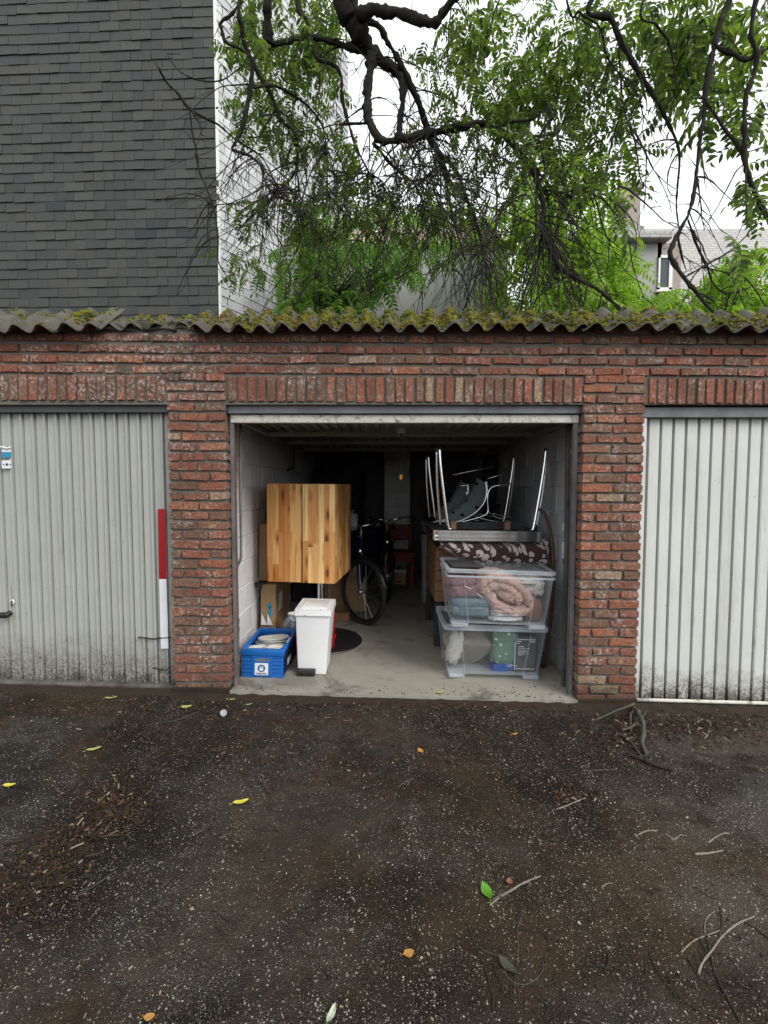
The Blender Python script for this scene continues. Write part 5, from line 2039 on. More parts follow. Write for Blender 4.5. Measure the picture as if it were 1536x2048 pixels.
zc = fz(kx) + .012
pos = (kx + .015, ky + .30)
zz = zc + .125
dish('deep white bowl at the bottom of the dish stack in the blue crate', (pos[0] - .01, pos[1], zc + .0), .125, .115, .10)
for i, (lab, dx_, r_) in enumerate((('large white platter under the others in the crate stack', -.01, .132), ('second white platter from the top of the crate stack', .006, .122),
                                    ('topmost white patterned platter of the stack in the blue crate', .004, .118))):
    dish(lab, (pos[0] + dx_, pos[1] - .01 * i, zz + i * .020), r_, r_ * .86, .028, R(-7), R(8 * i))
dish('white plate standing low at the front left of the blue crate', (kx - .063, ky + .10, zc + .155), .072, .07, .02, R(-4), .3, 'plate', None, 'plate')
dish('white plate standing low at the front right of the blue crate', (kx + .072, ky + .105, zc + .158), .066, .068, .02, R(-6), .1, 'plate', None, 'plate')
for q, (dx_, lab) in enumerate(((-.063, 'stack of small bowls under the front left plate in the crate'), (.072, 'stack of small bowls under the front right plate in the crate'))):
    b_ = thing('bowl', lab, 'bowl', (kx + dx_, ky + .10, zc))
    for k in range(3):
        MB().lathe([(.03, .0 + k * .035), (.036, .004 + k * .035), (.062, .075 + k * .035), (.059, .075 + k * .035), (.03, .01 + k * .035), (.0, .01 + k * .035)], (0, 0, 0), 24).build('nested_bowl', M['dish'], b_, True)

# ---- cardboard boxes against the left wall
X0, X1 = P(519, 1200, .95).x, P(549, 1200, .95).x
BXL = thing('cardboard_box', 'tall narrow brown cardboard box with blue print behind the blue crate', 'box', on_floor((X0 + X1) / 2, .95), (0, TILT, 0))
hw = (X1 - X0) / 2
htop = P(530, 1168, .95).z - fz(X0)
MB().bbox(-hw, hw, 0, .62, 0, htop, .003, 1).build('carton', M['card'], BXL)
MB().box(-hw - .001, hw + .001, -.0012, .0, htop * .5, htop * .503).build('crease', M['card_dk'], BXL)
mb = MB()
mb.lathe([(.0, 0), (.0235, 0), (.0235, .001), (0, .001)], (0, 0, 0), 16, M=Matrix.Translation((.012, -.0006, .365 * htop / .57)) @ Matrix.Rotation(R(90), 4, 'X'))
mb.build('printed_dot', M['cyan'], BXL)
mb = MB()
mb.prism([(-.006, .24), (.030, .24), (.030, .31), (.018, .335), (.005, .315)], -.0016, -.0004, 'y')
mb.build('printed_stroke', M['cyan'], BXL)
for a in (-.038, .012):
    mb = MB()
    mb.prism([(a - .018, .17), (a + .034, .17), (a - .012, .27)], -.02, -.012, 'y')
    mb.build('white_flap', M['paper'], BXL)
MB().box(hw, hw + .001, .12, .26, .26, .42).build('shipping_label', M['paper'], BXL)
xb0 = P(515, 1100, 1.0).x
zt_ = P(520, 1052, 1.0).z
BXU = thing('cardboard_box', 'plain brown cardboard box standing half behind the pine cabinet', 'box', (xb0 + .1, 1.02, fz(xb0) + htop + .012), (0, TILT, 0))
MB().bbox(-.1, .12, 0, .5, 0.002, zt_ - fz(xb0) - htop, .003, 1).build('carton', M['card'], BXU)
STR = thing('strapping', 'black plastic strip lying between the two cardboard boxes', 'strip', (xb0 + .02, .93, fz(xb0) + htop), (0, TILT, 0))
MB().bbox(-.03, .07, .0, .05, .002, .012, .002, 1).build('strip_band', M['black'], STR)
MB().bbox(-.02, .035, -.008, .0, -.03, .011, .002, 1).build('strip_end', M['black'], STR)

# ---- blue and white jar
jp = P(582, 1262, .86)
JAR = thing('ginger_jar', 'round dark blue and white porcelain jar between crate and bin', 'jar', on_floor(jp.x + .02, .86), (0, TILT, 0))
zm = P(583, 1229, .86).z - fz(jp.x)
mb = MB().lathe([(.055, .0), (.06, .01), (.08, .05), (.095, zm * .55), (.092, zm * .75), (.068, zm * .92), (.05, zm * .97)], (0, 0, 0), 32)
mb.build('jar_body', M['vase'], JAR, True)
MB().lathe([(.051, zm * .965), (.05, zm * 1.03), (.056, zm * 1.04), (.052, zm * 1.05), (.044, zm * 1.03), (.044, zm * .9)], (0, 0, 0), 28).build('jar_neck', M['paper'], JAR, True)

# ---- red crate behind the bin
rp_ = P(667, 1275, .98)
RC = thing('red_crate', 'red plastic crate hidden behind the white bin', 'crate', on_floor(-.60, .80), (0, TILT, R(-6)))
hr = P(667, 1217, .9).z - fz(-.6)
for i, (a, b, c, d) in enumerate(((-.13, .16, -.09, -.08), (-.13, .16, .08, .09))):
    MB().bbox(a, b, c, d, .024, hr, .004, 1).build('side', M['red'], RC)
for a in (-.13, .15):
    MB().bbox(a, a + .01, -.08, .08, .024, hr, .004, 1).build('end', M['red'], RC)
MB().bbox(-.14, .175, -.098, .098, hr * .82, hr * .88, .004, 1).build('rim', M['red'], RC)
MB().bbox(-.14, .175, -.098, .098, hr * .3, hr * .36, .004, 1).build('rib', M['red'], RC)

# ---- bicycles
def bicycle(label, loc, rz, steer, col, wheel_r=.335, grp=None):
    B = thing('bicycle', label, 'bicycle', loc, (R(3), 0, rz), grp)
    # local: +Y forward, rear wheel at the back; the front axle stands at the origin
    def wheel(par, at, rot):
        Wm = Matrix.Translation(at) @ Matrix.Rotation(rot, 4, 'Z')
        w = obj('wheel', None, par)
        mb = MB()
        n = 48
        pts = [Wm @ Vector((0, wheel_r * .955 * math.cos(2 * math.pi * i / n), wheel_r * .955 * math.sin(2 * math.pi * i / n))) for i in range(n + 1)]
        mb.tube(pts, wheel_r * .06, 8, False)
        mb.build('tyre', M['rubber'], w, True)
        mb = MB()
        pts = [Wm @ Vector((0, wheel_r * .87 * math.cos(2 * math.pi * i / n), wheel_r * .87 * math.sin(2 * math.pi * i / n))) for i in range(n + 1)]
        mb.tube(pts, wheel_r * .032, 6, False)
        mb.build('rim', M['black_gloss'], w, True)
        mb = MB()
        for i in range(18):
            a = 2 * math.pi * i / 18
            b_ = a + .35 * (1 if i % 2 else -1)
            mb.tube([Wm @ Vector((.02 * (1 if i % 2 else -1), .03 * math.cos(b_), .03 * math.sin(b_))), Wm @ Vector((0, wheel_r * .87 * math.cos(a), wheel_r * .87 * math.sin(a)))], .0016, 4, False)
        tag(mb.build('spokes', M['steel'], w), kind='stuff')
        MB().tube([Wm @ Vector((-.055, 0, 0)), Wm @ Vector((.055, 0, 0))], .02, 10).build('hub', M['steel'], w, True)
        mb = MB()
        n = 20
        v = []
        for i in range(n + 1):
            a = R(15 + 150 * i / n)
            for xx, rr in ((-.03, 1.04), (-.02, 1.075), (.02, 1.075), (.03, 1.04)):
                v.append(Wm @ Vector((xx, wheel_r * rr * math.cos(a) * 1.02, wheel_r * rr * math.sin(a) * 1.02)))
        mb.add(v, [(i * 4 + k, i * 4 + k + 1, i * 4 + k + 5, i * 4 + k + 4) for i in range(n) for k in range(3)])
        mb.build('mudguard', M['black_gloss'], w, True)
        return w
    wr = wheel_r
    wheel(B, Vector((0, 0, wr)), steer)
    wheel(B, Vector((0, -1.06, wr)), 0)
    S = Matrix.Rotation(steer, 4, 'Z')
    head_b, head_t = Vector((0, -.16, .66)), Vector((0, -.22, .86))
    def tb(nm, pts, r, m, sub=3, par=B):
        q = smooth_path(pts, sub) if len(pts) > 2 else pts
        MB().tube(q, r, 8).build(nm, m, par, True)
    F = obj('fork', None, B)
    for s in (-1, 1):
        off = S @ Vector((.055 * s, 0, 0))
        tb('fork_blade', [Vector((0, 0, wr)) + off, Vector((0, -.08, .5)) + off, head_b + off * .8], .013, col, 4, F)
    tb('head_tube', [head_b, head_t], .021, col)
    bb = Vector((0, -.63, .28))
    st = Vector((0, -.78, .84))
    tb('down_tube', [head_b + Vector((0, -.01, .03)), Vector((0, -.38, .40)), bb], .024, col)
    tb('seat_tube', [bb, st], .017, col)
    tb('top_tube', [head_t - Vector((0, 0, .06)), Vector((0, -.5, .58)), Vector((0, -.7, .55))], .016, col)
    for s in (-1, 1):
        tb('chain_stay', [bb, Vector((.05 * s, -1.06, wr))], .009, col)
        tb('seat_stay', [Vector((0, -.72, .7)), Vector((.05 * s, -1.06, wr))], .008, col)
    tb('stem', [head_t, Vector((0, -.24, 1.0))], .014, M['steel'])
    hb_ = Vector((0, -.24, 1.0))
    tb('handlebar', [hb_ + S @ Vector((-.30, -.2, .03)), hb_ + S @ Vector((-.27, -.06, .05)), hb_ + S @ Vector((-.1, .05, .02)), hb_, hb_ + S @ Vector((.1, .05, .02)), hb_ + S @ Vector((.27, -.06, .05)), hb_ + S @ Vector((.30, -.2, .03))], .011, M['chrome'], 4)
    for s in (-1, 1):
        MB().tube([hb_ + S @ Vector((.285 * s, -.1, .045)), hb_ + S @ Vector((.302 * s, -.22, .03))], .017, 8).build('grip', M['black'], B, True)
        tb('brake_lever', [hb_ + S @ Vector((.27 * s, -.03, .03)), hb_ + S @ Vector((.25 * s, -.0, .0)), hb_ + S @ Vector((.285 * s, -.12, -.005))], .006, M['chrome'])
    mb = MB()
    mb.blob((0, -.80, .90), (.085, .14, .04), .8, .05, 2, 2, 20, 10)
    mb.build('saddle', M['black'], B, True)
    MB().tube([st, Vector((0, -.80, .88))], .013, 8).build('seat_post', M['steel'], B, True)
    mb = MB().lathe([(.001, .045), (.02, .04), (.034, .018), (.037, 0), (.001, 0)], (0, 0, 0), 18, M=Matrix.Translation(Vector((0, -.09, .74))) @ S @ Matrix.Rotation(R(-90), 4, 'X') @ Matrix.Rotation(R(180), 4, 'X'))
    mb.build('headlamp', M['chrome'], B, True)
    MB().lathe([(.07, -.012), (.085, -.01), (.085, .01), (.07, .012)], (0, 0, 0), 24, M=Matrix.Translation(bb) @ Matrix.Rotation(R(90), 4, 'Y')).build('chainring', M['steel'], B, True)
    for s in (-1, 1):
        tb('crank', [bb + Vector((.05 * s, 0, 0)), bb + Vector((.07 * s, .1 * s, -.12))], .009, M['steel'])
        MB().bbox(-.045, .045, -.03, .03, -.01, .01, .003, 1, M=Matrix.Translation(bb + Vector((.12 * s, .1 * s, -.12)))).build('pedal', M['black'], B)
    tb('carrier', [Vector((-.05, -.82, .69)), Vector((-.06, -1.28, .70)), Vector((.06, -1.28, .70)), Vector((.05, -.82, .69))], .007, M['black'])
    for s in (-1, 1):
        tb('cable', [hb_ + S @ Vector((.2 * s, .0, .03)), Vector((.08 * s, .06, .98)), Vector((.03 * s, -.06, .86)), Vector((.02, -.2, .7))], .003, M['black_gloss'])
    return B


def F_(x, y):                     # a point of the garage floor
    return G(x, y, F0 - G0)


wp = F_(724, 1255)
bicycle('black city bicycle with turned front wheel and blue fork, between cabinet and passage', (-.215, 1.60, fz(-.2)), R(180 + 6), R(38), M['blue_paint'])
bicycle('second dark bicycle standing deeper in the garage behind the first one', (.02, 2.45, fz(0.0)), R(180 - 4), R(-12), M['black_gloss'])

# folded cardboard and planks behind the wheel
px = P(690, 1230, 1.9)
W1 = thing('folded_carton', 'folded brown cardboard leaning behind the bicycle wheel', 'cardboard', on_floor(-.46, 2.05), (R(-8), TILT, R(12)))
MB().bbox(-.26, .2, 0, .02, .002, .55, .003, 1).build('sheet', M['card_dk'], W1)
MB().bbox(-.18, .26, -.03, -.005, .002, .38, .003, 1).build('sheet', M['card'], W1)
W2 = thing('wooden_block', 'short brown wooden block on the floor behind the bicycle wheel', 'block', on_floor(P(683, 1258, 1.62).x, 1.72), (0, TILT, R(8)))
MB().bbox(-.09, .07, -.05, .05, .001, .09, .004, 1).build('timber', M['wood'], W2)

# ---- red chair and boxes at the back
rc = F_(800, 1145)
CH = thing('red_chair', 'dark red wooden chair at the back of the garage passage', 'chair', on_floor(.20, 3.75), (0, TILT, R(4)))
for sx in (-1, 1):
    for sy in (-1, 1):
        MB().bbox(sx * .19 - .022, sx * .19 + .022, sy * .18 - .022, sy * .18 + .022, 0, .44 if sy < 0 else .86, .004, 1).build('leg', M['red_dk'], CH)
MB().bbox(-.215, .215, -.215, .158, .441, .48, .008, 2).build('seat', M['red_dk'], CH)
MB().bbox(-.165, .165, .165, .195, .62, .85, .006, 1).build('backrest', M['red_dk'], CH)
MB().bbox(-.165, .165, -.195, -.165, .33, .438, .004, 1).build('apron', M['red_dk'], CH)
B3 = thing('small_box', 'small pale box under the red chair', 'box', on_floor(.19, 3.7), (0, TILT, 0))
MB().bbox(-.13, .13, -.1, .1, .002, .17, .004, 1).build('carton', M['card'], B3)
MB().bbox(-.125, .125, -.095, .095, .171, .21, .004, 1).build('lid', M['pier'], B3)

# things heaped in the dark, left and back
def heap(label, x, y, w, d, h, mat, cat='box', name='storage_box'):
    b = thing(name, label, cat, on_floor(x, y), (0, TILT, rnd.uniform(-.1, .1)))
    MB().bbox(-w / 2, w / 2, -d / 2, d / 2, .001, h, .006, 1).build('carton', mat, b)
    MB().bbox(-w / 2 - .008, w / 2 + .008, -d / 2 - .008, d / 2 + .008, h + .0005, h + .04, .006, 1).build('lid', mat, b)
    return b


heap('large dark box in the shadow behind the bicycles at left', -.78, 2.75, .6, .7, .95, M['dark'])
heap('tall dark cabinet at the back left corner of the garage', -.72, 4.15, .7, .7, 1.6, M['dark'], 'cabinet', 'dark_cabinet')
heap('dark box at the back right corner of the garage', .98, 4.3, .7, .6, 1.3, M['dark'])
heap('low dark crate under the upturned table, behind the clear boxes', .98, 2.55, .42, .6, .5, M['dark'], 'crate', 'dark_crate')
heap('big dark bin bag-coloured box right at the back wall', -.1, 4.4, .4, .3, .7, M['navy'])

# ---- rolled rug standing at the passage
ra = F_(851, 1203)
RUG = thing('rolled_rug', 'mottled grey rolled rug standing upright beside the passage', 'rug', (ra.x, ra.y, fz(ra.x)), (0, 0, 0))
hr_ = P(851, 1070, ra.y).z - fz(ra.x)
mb = MB()
sp = []
for i in range(40):
    a = i * .5
    sp.append(((.018 + .0011 * i) * math.cos(a), (.018 + .0011 * i) * math.sin(a)))
v = []
for z in (0.003, hr_ * .33, hr_ * .66, hr_):
    for i, (a, b) in enumerate(sp):
        k = 1 + .06 * mnoise.noise(Vector((a * 20, b * 20, z * 4)))
        v.append((a * k + .006 * math.sin(z * 5), b * k, z))
n = len(sp)
mb.add(v, [(k * n + i, k * n + i + 1, (k + 1) * n + i + 1, (k + 1) * n + i) for k in range(3) for i in range(n - 1)])
mb.build('rug_roll', M['carpet'], RUG, True)
mb = MB().lathe([(.0, hr_ - .004), (.055, hr_ - .004)], (0, 0, 0), 20)
mb.build('rug_core', M['dark'], RUG)

# ---- wooden chest under the table
c0 = P(872, 1200, .75).x
CHS = thing('wooden_chest', 'brown plank chest under the upturned table, left of the clear boxes', 'chest', on_floor(.86, .96), (0, TILT, 0))
xw0 = c0 - .86
zc0, zc1 = P(875, 1205, .96).z - fz(.86), .88
for i in range(5):
    z0 = zc0 + (zc1 - zc0) * i / 5
    z1 = zc0 + (zc1 - zc0) * (i + 1) / 5 - .004
    MB().bbox(xw0, .34, -.012, .012, z0, z1, .003, 1).build('plank', M['wood'], CHS)
    MB().bbox(xw0, xw0 + .022, .014, .9, z0, z1, .003, 1).build('plank', M['wood'], CHS)
MB().bbox(xw0, .34, -.015, .91, zc1, zc1 + .02, .003, 1).build('top', M['wood'], CHS)
for a in (xw0 + .01, .29):
    for b in (.02, .85):
        MB().bbox(a, a + .05, b, b + .05, 0, zc1 - .002, .003, 1).build('leg', M['dark'], CHS)
MB().box(xw0 + .06, .33, .3, .32, 0.01, zc1 - .01).build('back_panel', M['dark'], CHS)

# ---- two clear storage boxes
def clear_box(label, x, y, z, w, d, h, rz):
    B = thing('storage_box', label, 'storage box', (x, y, z), (0, TILT, rz))
    b = .035                                        # foot height
    wb, db = w * .86, d * .88
    def rect(ww, dd, zz, r=.03):
        out = []
        for (sx, sy, a0) in ((1, 1, 0), (-1, 1, 90), (-1, -1, 180), (1, -1, 270)):
            for k in range(5):
                an = R(a0 + 90 * k / 4)
                out.append(Vector((sx * (ww / 2 - r) + r * math.cos(an), dd / 2 + sy * (dd / 2 - r) + r * math.sin(an), zz)))
        return out
    def shift(pl, dd):
        return [p + Vector((0, (d - dd) / 2, 0)) for p in pl]
    A = shift(rect(wb, db, b), db)
    C = shift(rect(w * .965, d * .965, h), d * .965)
    n = len(A)
    mb = MB()
    mb.add(A + C, [(i, (i + 1) % n, n + (i + 1) % n, n + i) for i in range(n)] + [tuple(range(n))[::-1]])
    mb.build('tub', M['clear'], B, 35)
    # folded foot corners
    for sx in (-1, 1):
        for sy in (0, 1):
            x0 = sx * wb / 2
            y0 = (d - db) / 2 + sy * db
            mb = MB()
            xa, xb_ = sorted((x0 - sx * .12, x0))
            ya, yb_ = sorted((y0, y0 + (.1 if sy == 0 else -.1)))
            mb.bbox(xa, xb_, ya, yb_, .002, b - .001, .006, 1)
            mb.build('foot', M['milky'], B)
            mb = MB()
            e_ = (sx * (w * .965 / 2 - wb / 2))
            q = Vector((x0 - sx * .12, y0 - (.001 if sy == 0 else -.001), b))
            q2 = q + Vector((e_, -(d * .965 - db) / 2 * (1 if sy == 0 else -1), h - b - .02))
            mb.tube([q, q2], .0018, 4)
            mb.build('corner_seam', M['milky'], B)
    mb = MB()
    R0 = shift(rect(w * .965, d * .965, h - .014, .03), d * .965)
    R1 = shift(rect(w * .99, d * .985, h - .014, .03), d * .985)
    R2 = [p + Vector((0, 0, .013)) for p in R1]
    R3 = [p + Vector((0, 0, .013)) for p in R0]
    v = R0 + R1 + R2 + R3
    mb.add(v, [(k * n + i, k * n + (i + 1) % n, (k + 1) % 4 * n + (i + 1) % n, (k + 1) % 4 * n + i) for k in range(4) for i in range(n)])
    mb.build('rim', M['milky'], B, 35)
    return B, A, C, rect, shift, n


def box_lid(B, w, d, h, rect, shift, n, lift=0.0, rx=0.0):
    Lr = obj('lid', None, B)
    Lr.location = (0, 0, h + lift)
    Lr.rotation_euler = (rx, 0, 0)
    mb = MB()
    R0 = shift(rect(w, d, 0, .035), d)
    R1 = shift(rect(w, d, .022, .035), d)
    R2 = shift(rect(w * .93, d * .91, .026, .03), d * .91)
    mb.add(R0 + R1 + R2, [(k * n + i, k * n + (i + 1) % n, (k + 1) * n + (i + 1) % n, (k + 1) * n + i) for k in range(2) for i in range(n)])
    mb.build('lid_rim', M['milky'], Lr, 35)
    mb = MB()
    R3 = shift(rect(w * .93, d * .91, .0255, .03), d * .91)
    R4 = shift(rect(w * .9, d * .87, .012, .03), d * .87)
    mb.add(R3 + R4, [(i, (i + 1) % n, n + (i + 1) % n, n + i) for i in range(n)] + [tuple(range(n, 2 * n))])
    mb.build('lid_panel', M['clear'], Lr, 35)
    return Lr


BW, BD, BHh = .785, .56, .385
x1_, y1_ = P(990, 1268, .28).x, .27
LB, A, C, rc_, sh_, nn_ = clear_box('lower clear storage box holding a taupe bag and a spotted bag', x1_, y1_, fz(x1_) + .001, BW, BD, BHh, 0)
box_lid(LB, BW, BD, BHh, rc_, sh_, nn_)
x2_, y2_ = P(1000, 1150, .17).x, .165
zu = fz(x1_) + BHh + .029
UB, A, C, rc_, sh_, nn_ = clear_box('upper clear storage box holding a pink quilt and folded linen', x2_, y2_, zu, BW, BD, BHh, R(-1.5))
box_lid(UB, BW * 1.0, BD, BHh, rc_, sh_, nn_, .018, R(.8))


def inbox(root, lx, ly, lz):
    r = root
    Mw = Matrix.Translation(r.location) @ r.rotation_euler.to_matrix().to_4x4()
    return Mw @ Vector((lx, ly, lz))


def soft(name, label, cat, root, at, mat, build, part='cloth', rot=(0, 0, 0)):
    p = inbox(root, *at)
    t_ = thing(name, label, cat, p, (rot[0], rot[1] + TILT, rot[2]))
    mb = MB()
    build(mb)
    mb.build(part, mat, t_, True)
    return t_


def roll_band(mb, path, hw, hd, amp, seed, nseg=20):
    """a thick quilt edge: an oval cross-section swept along a curl in the XZ plane; long axis in Y"""
    pts = smooth_path(path, 8)
    V = []
    n = len(pts)
    for i, p in enumerate(pts):
        a = Vector(pts[max(0, i - 1)])
        b = Vector(pts[min(n - 1, i + 1)])
        tg = (b - a).normalized()
        nrm = Vector((-tg.z, 0, tg.x))
        th = p[3]
        for k in range(nseg):
            an = 2 * math.pi * k / nseg
            ca, sa = math.cos(an), math.sin(an)
            w_ = 1 + amp * mnoise.noise(Vector((i * .33, ca * 1.5 + seed, sa * 1.5))) + amp * .6 * mnoise.noise(Vector((i * .8, ca * 3 + seed, sa * 3)))
            V.append(Vector((p[0], p[1], p[2])) + nrm * th * math.copysign(abs(ca) ** .8, ca) * w_ + Vector((0, 1, 0)) * hd * math.copysign(abs(sa) ** .6, sa) * w_)
    f = [(i * nseg + k, i * nseg + (k + 1) % nseg, (i + 1) * nseg + (k + 1) % nseg, (i + 1) * nseg + k) for i in range(n - 1) for k in range(nseg)]
    f += [tuple(range(nseg))[::-1], tuple((n - 1) * nseg + k for k in range(nseg))]
    mb.add(V, f)


# upper box: quilt rolled on itself
def swirl(mb):
    def el(a, k, dx=0, dz=0):
        x_, z_ = .185 * k * math.cos(R(a)), .108 * k * math.sin(R(a))
        t_ = R(-27)
        return (x_ * math.cos(t_) - z_ * math.sin(t_) + dx, 0, x_ * math.sin(t_) + z_ * math.cos(t_) + dz, .045)
    path = [el(a, k) for a, k in ((215, 1.02), (185, 1.02), (150, 1.0), (110, .97), (70, .95), (30, .97), (0, .98), (-30, .97), (-70, .94), (-110, .9), (-150, .84), (-175, .74),
                                  (-205, .6), (-240, .5), (-280, .45), (-320, .46), (-350, .5), (-370, .42))]
    roll_band(mb, path, 0, .16, .10, 1, 24)
    mb.blob((.01, -.01, -.005), (.11, .15, .05), .8, .16, 5, 4, M=Matrix.Rotation(R(27), 4, 'Y'))
    # the loose tail of the quilt running down to the left
    roll_band(mb, [(-.20, .02, .06, .035), (-.19, .02, .0, .04), (-.13, .02, -.05, .04), (-.07, .02, -.085, .035)], 0, .13, .12, 6, 20)


soft('quilt', 'dusty pink quilt rolled up in the upper clear box', 'quilt', UB, (.06, .215, .235), M['pink'], swirl, 'quilt_roll')
soft('folded_blanket', 'grey-blue knitted blanket folded at the left of the upper box', 'blanket', UB, (-.19, .2, .135), M['greyblue'],
     lambda mb: (mb.blob((0, 0, -.028), (.145, .14, .042), .45, .12, 4, 1), mb.blob((.0, .005, .035), (.145, .14, .04), .5, .14, 4, 2)), 'folded_knit')
soft('mauve_cover', 'mauve cover stuffed left in the upper box above the blanket', 'cover', UB, (-.24, .21, .265), M['mauve'],
     lambda mb: (mb.blob((.02, 0, -.02), (.15, .14, .055), .7, .2, 4, 3), mb.blob((-.02, .01, .05), (.13, .13, .05), .7, .2, 4, 5)))
soft('white_cushion', 'small white cushion corner peeping between mauve cover and pink quilt', 'cushion', UB, (-.055, .13, .215), M['whitec'],
     lambda mb: mb.blob((0, 0, 0), (.05, .06, .048), .8, .14, 3, 7), 'cushion_cover', (0, R(35), 0))
soft('cord_tie', 'white tie string on the mauve cover in the upper box', 'string', UB, (-.16, .085, .25), M['whitec'],
     lambda mb: mb.tube([(-.09, 0, .045), (-.03, -.004, .02), (.02, -.004, -.02), (.05, 0, -.04)], [.004, .006, .007, .008], 6), 'string')
soft('folded_linen', 'white and pale pink linen folded under the quilt in the upper box', 'linen', UB, (.06, .185, .105), M['whitec'],
     lambda mb: (mb.blob((0, 0, -.04), (.125, .13, .016), .4, .12, 5, 1), mb.blob((.005, 0, -.008), (.12, .13, .014), .4, .12, 5, 2)), 'folded_sheet')
soft('pink_sheet', 'pale pink sheet folded between white linen in the upper box', 'linen', UB, (.06, .178, .125), M['pinkwhite'],
     lambda mb: (mb.blob((0, 0, -.01), (.12, .13, .016), .4, .12, 5, 3), mb.blob((-.02, 0, .02), (.10, .12, .014), .45, .3, 5, 6)), 'folded_sheet')
soft('brown_knit', 'rust-brown knitwear in the right corner of the upper box', 'knitwear', UB, (.255, .2, .135), M['brownc'],
     lambda mb: mb.blob((0, 0, 0), (.075, .14, .085), .6, .16, 4, 6))
soft('ivory_cloth', 'ivory cloth stuffed in the top right corner of the upper box', 'cloth', UB, (.265, .2, .30), M['ivory'],
     lambda mb: (mb.blob((0, 0, 0), (.085, .14, .07), .7, .22, 3, 8), mb.blob((-.06, -.02, .035), (.09, .12, .03), .7, .25, 5, 9)))
# lower box
def sackf(mb):
    def fn(u, w):
        a = u * 2 * math.pi
        # tied neck at the upper right, fat body lower left
        r = (.22 * math.sin(min(1, w * 1.35) * math.pi * .5) ** .7) * (1 - .9 * max(0, w - .62) / .38)
        z = -.145 + .315 * w
        fold = 1 + .13 * math.sin(a * 7 + w * 3) * w + .1 * mnoise.noise(Vector((math.cos(a) * 2, math.sin(a) * 2, w * 4)))
        return Vector((r * math.cos(a) * fold + .06 * max(0, w - .5), r * .72 * math.sin(a) * fold, z + .012 * math.sin(a * 3)))
    mb.grid(fn, 40, 18, True)
    mb.tube([(.02, -.03, .115), (.05, -.06, .10), (.075, -.07, .13)], .01, 6)
soft('drawstring_bag', 'taupe drawstring bag filling the left of the lower box', 'bag', LB, (-.15, .25, .185), M['sack'], sackf, 'bag_cloth')
soft('grey_pouch', 'pale grey pouch pushed against the left end of the lower box', 'pouch', LB, (-.275, .17, .19), M['ivory'],
     lambda mb: mb.blob((0, 0, 0), (.06, .08, .13), .8, .2, 3, 11), 'pouch_cloth', (0, R(14), 0))
soft('spotted_bag', 'green bag with white dots standing in the lower box', 'bag', LB, (.095, .15, .225), M['bag_dots'],
     lambda mb: mb.blob((0, 0, 0), (.1, .07, .15), .55, .16, 3, 12, 30, 20), 'bag_cloth', (0, R(6), 0))
p = inbox(LB, .12, .1, .05)
BB = thing('blue_packet', 'flat blue printed packet under the spotted bag in the lower box', 'packet', p, (0, TILT - R(5), R(3)))
MB().bbox(-.11, .11, 0, .12, -.012, .045, .003, 1).build('carton', M['blue_card'], BB)
obj('lettering', text_mesh('U.D.U', .026, M['paper'], bold=.0006), BB, (.03, -.0012, .03), (R(90), 0, 0))
p = inbox(LB, .245, .09, .04)
GB = thing('grey_carton', 'charcoal printed carton with white outline in the right of the lower box', 'box', p, (0, TILT, 0))
MB().bbox(-.085, .08, .0, .2, .0, .27, .003, 1).build('carton', M['grey_box'], GB)
mb = MB()
mb.box(-.08, .076, -.0016, -.0004, .245, .251)
mb.box(-.08, -.075, -.0016, -.0004, .02, .2449)
mb.box(-.0749, .076, -.0016, -.0004, .02, .0245)
tag(mb.build('outline_print', M['paper'], GB), kind='stuff')
mb = MB()
for (a, b, z, hh) in ((-.07, -.035, .23, .007), (.03, .07, .23, .006), (-.07, -.045, .216, .004), (-.055, -.01, .19, .006), (-.055, .03, .178, .003), (-.055, .01, .165, .003), (-.055, .025, .156, .003), (-.055, .0, .147, .003), (-.055, .03, .136, .003), (-.055, -.02, .127, .003), (-.07, -.06, .04, .005)):
    mb.box(a, b, -.0016, -.0004, z, z + hh)
tag(mb.build('text_print', M['paper'], GB), kind='stuff')

# black perforated tray on the upper lid
lp = inbox(UB, -.235, .12, BHh + .018 + .0285)
TR = thing('black_tray', 'flat black perforated tray lying on the upper clear box', 'tray', lp, (R(.8), TILT, R(6)))
MB().bbox(-.115, .115, -.06, .20, .0, .012, .003, 1).build('tray_plate', M['black'], TR)
for i in range(5):
    MB().lathe([(.006, .0), (.006, .0012), (.003, .0012)], (-.085 + i * .042, -.04, .012), 8).build('hole_rim', M['rubber'], TR)

# ---- leopard plush cloth bundled over the chest
tz = P(980, 1082, .62).z          # underside of the upturned table top
def leo(mb):
    def fn(u, w):
        # u along x, w over the section: back top -> front belly -> under
        x = -.42 + .86 * u
        taper = min(1, max(.12, (u + .02) / .42)) ** .8
        a = R(-80 + 200 * w)
        hz = .18 * taper
        y = -.10 * math.cos(a - R(20)) * (.6 + .4 * taper)
        z = -.02 - hz * (.5 - .5 * math.cos(math.pi * w)) + .012 * mnoise.noise(Vector((x * 9, w * 3, 0)))
        y += .02 * mnoise.noise(Vector((x * 7, w * 5, 4)))
        return Vector((x, y, z))
    mb.grid(fn, 48, 16)
LEO = thing('leopard_throw', 'brown throw with pale leopard spots bundled under the chrome table edge', 'throw', (P(982, 1082, .70).x, .70, tz - .004), (0, TILT * .5, 0))
mb = MB()
leo(mb)
o = mb.build('plush', M['leopard'], LEO, True)
md = o.modifiers.new('thick', 'SOLIDIFY')
md.thickness = .02
md.offset = -1
mb = MB()
mb.blob((.425, .02, -.055), (.05, .1, .09), .7, .2, 4, 3)
mb.build('plush_end', M['leopard'], LEO, True)

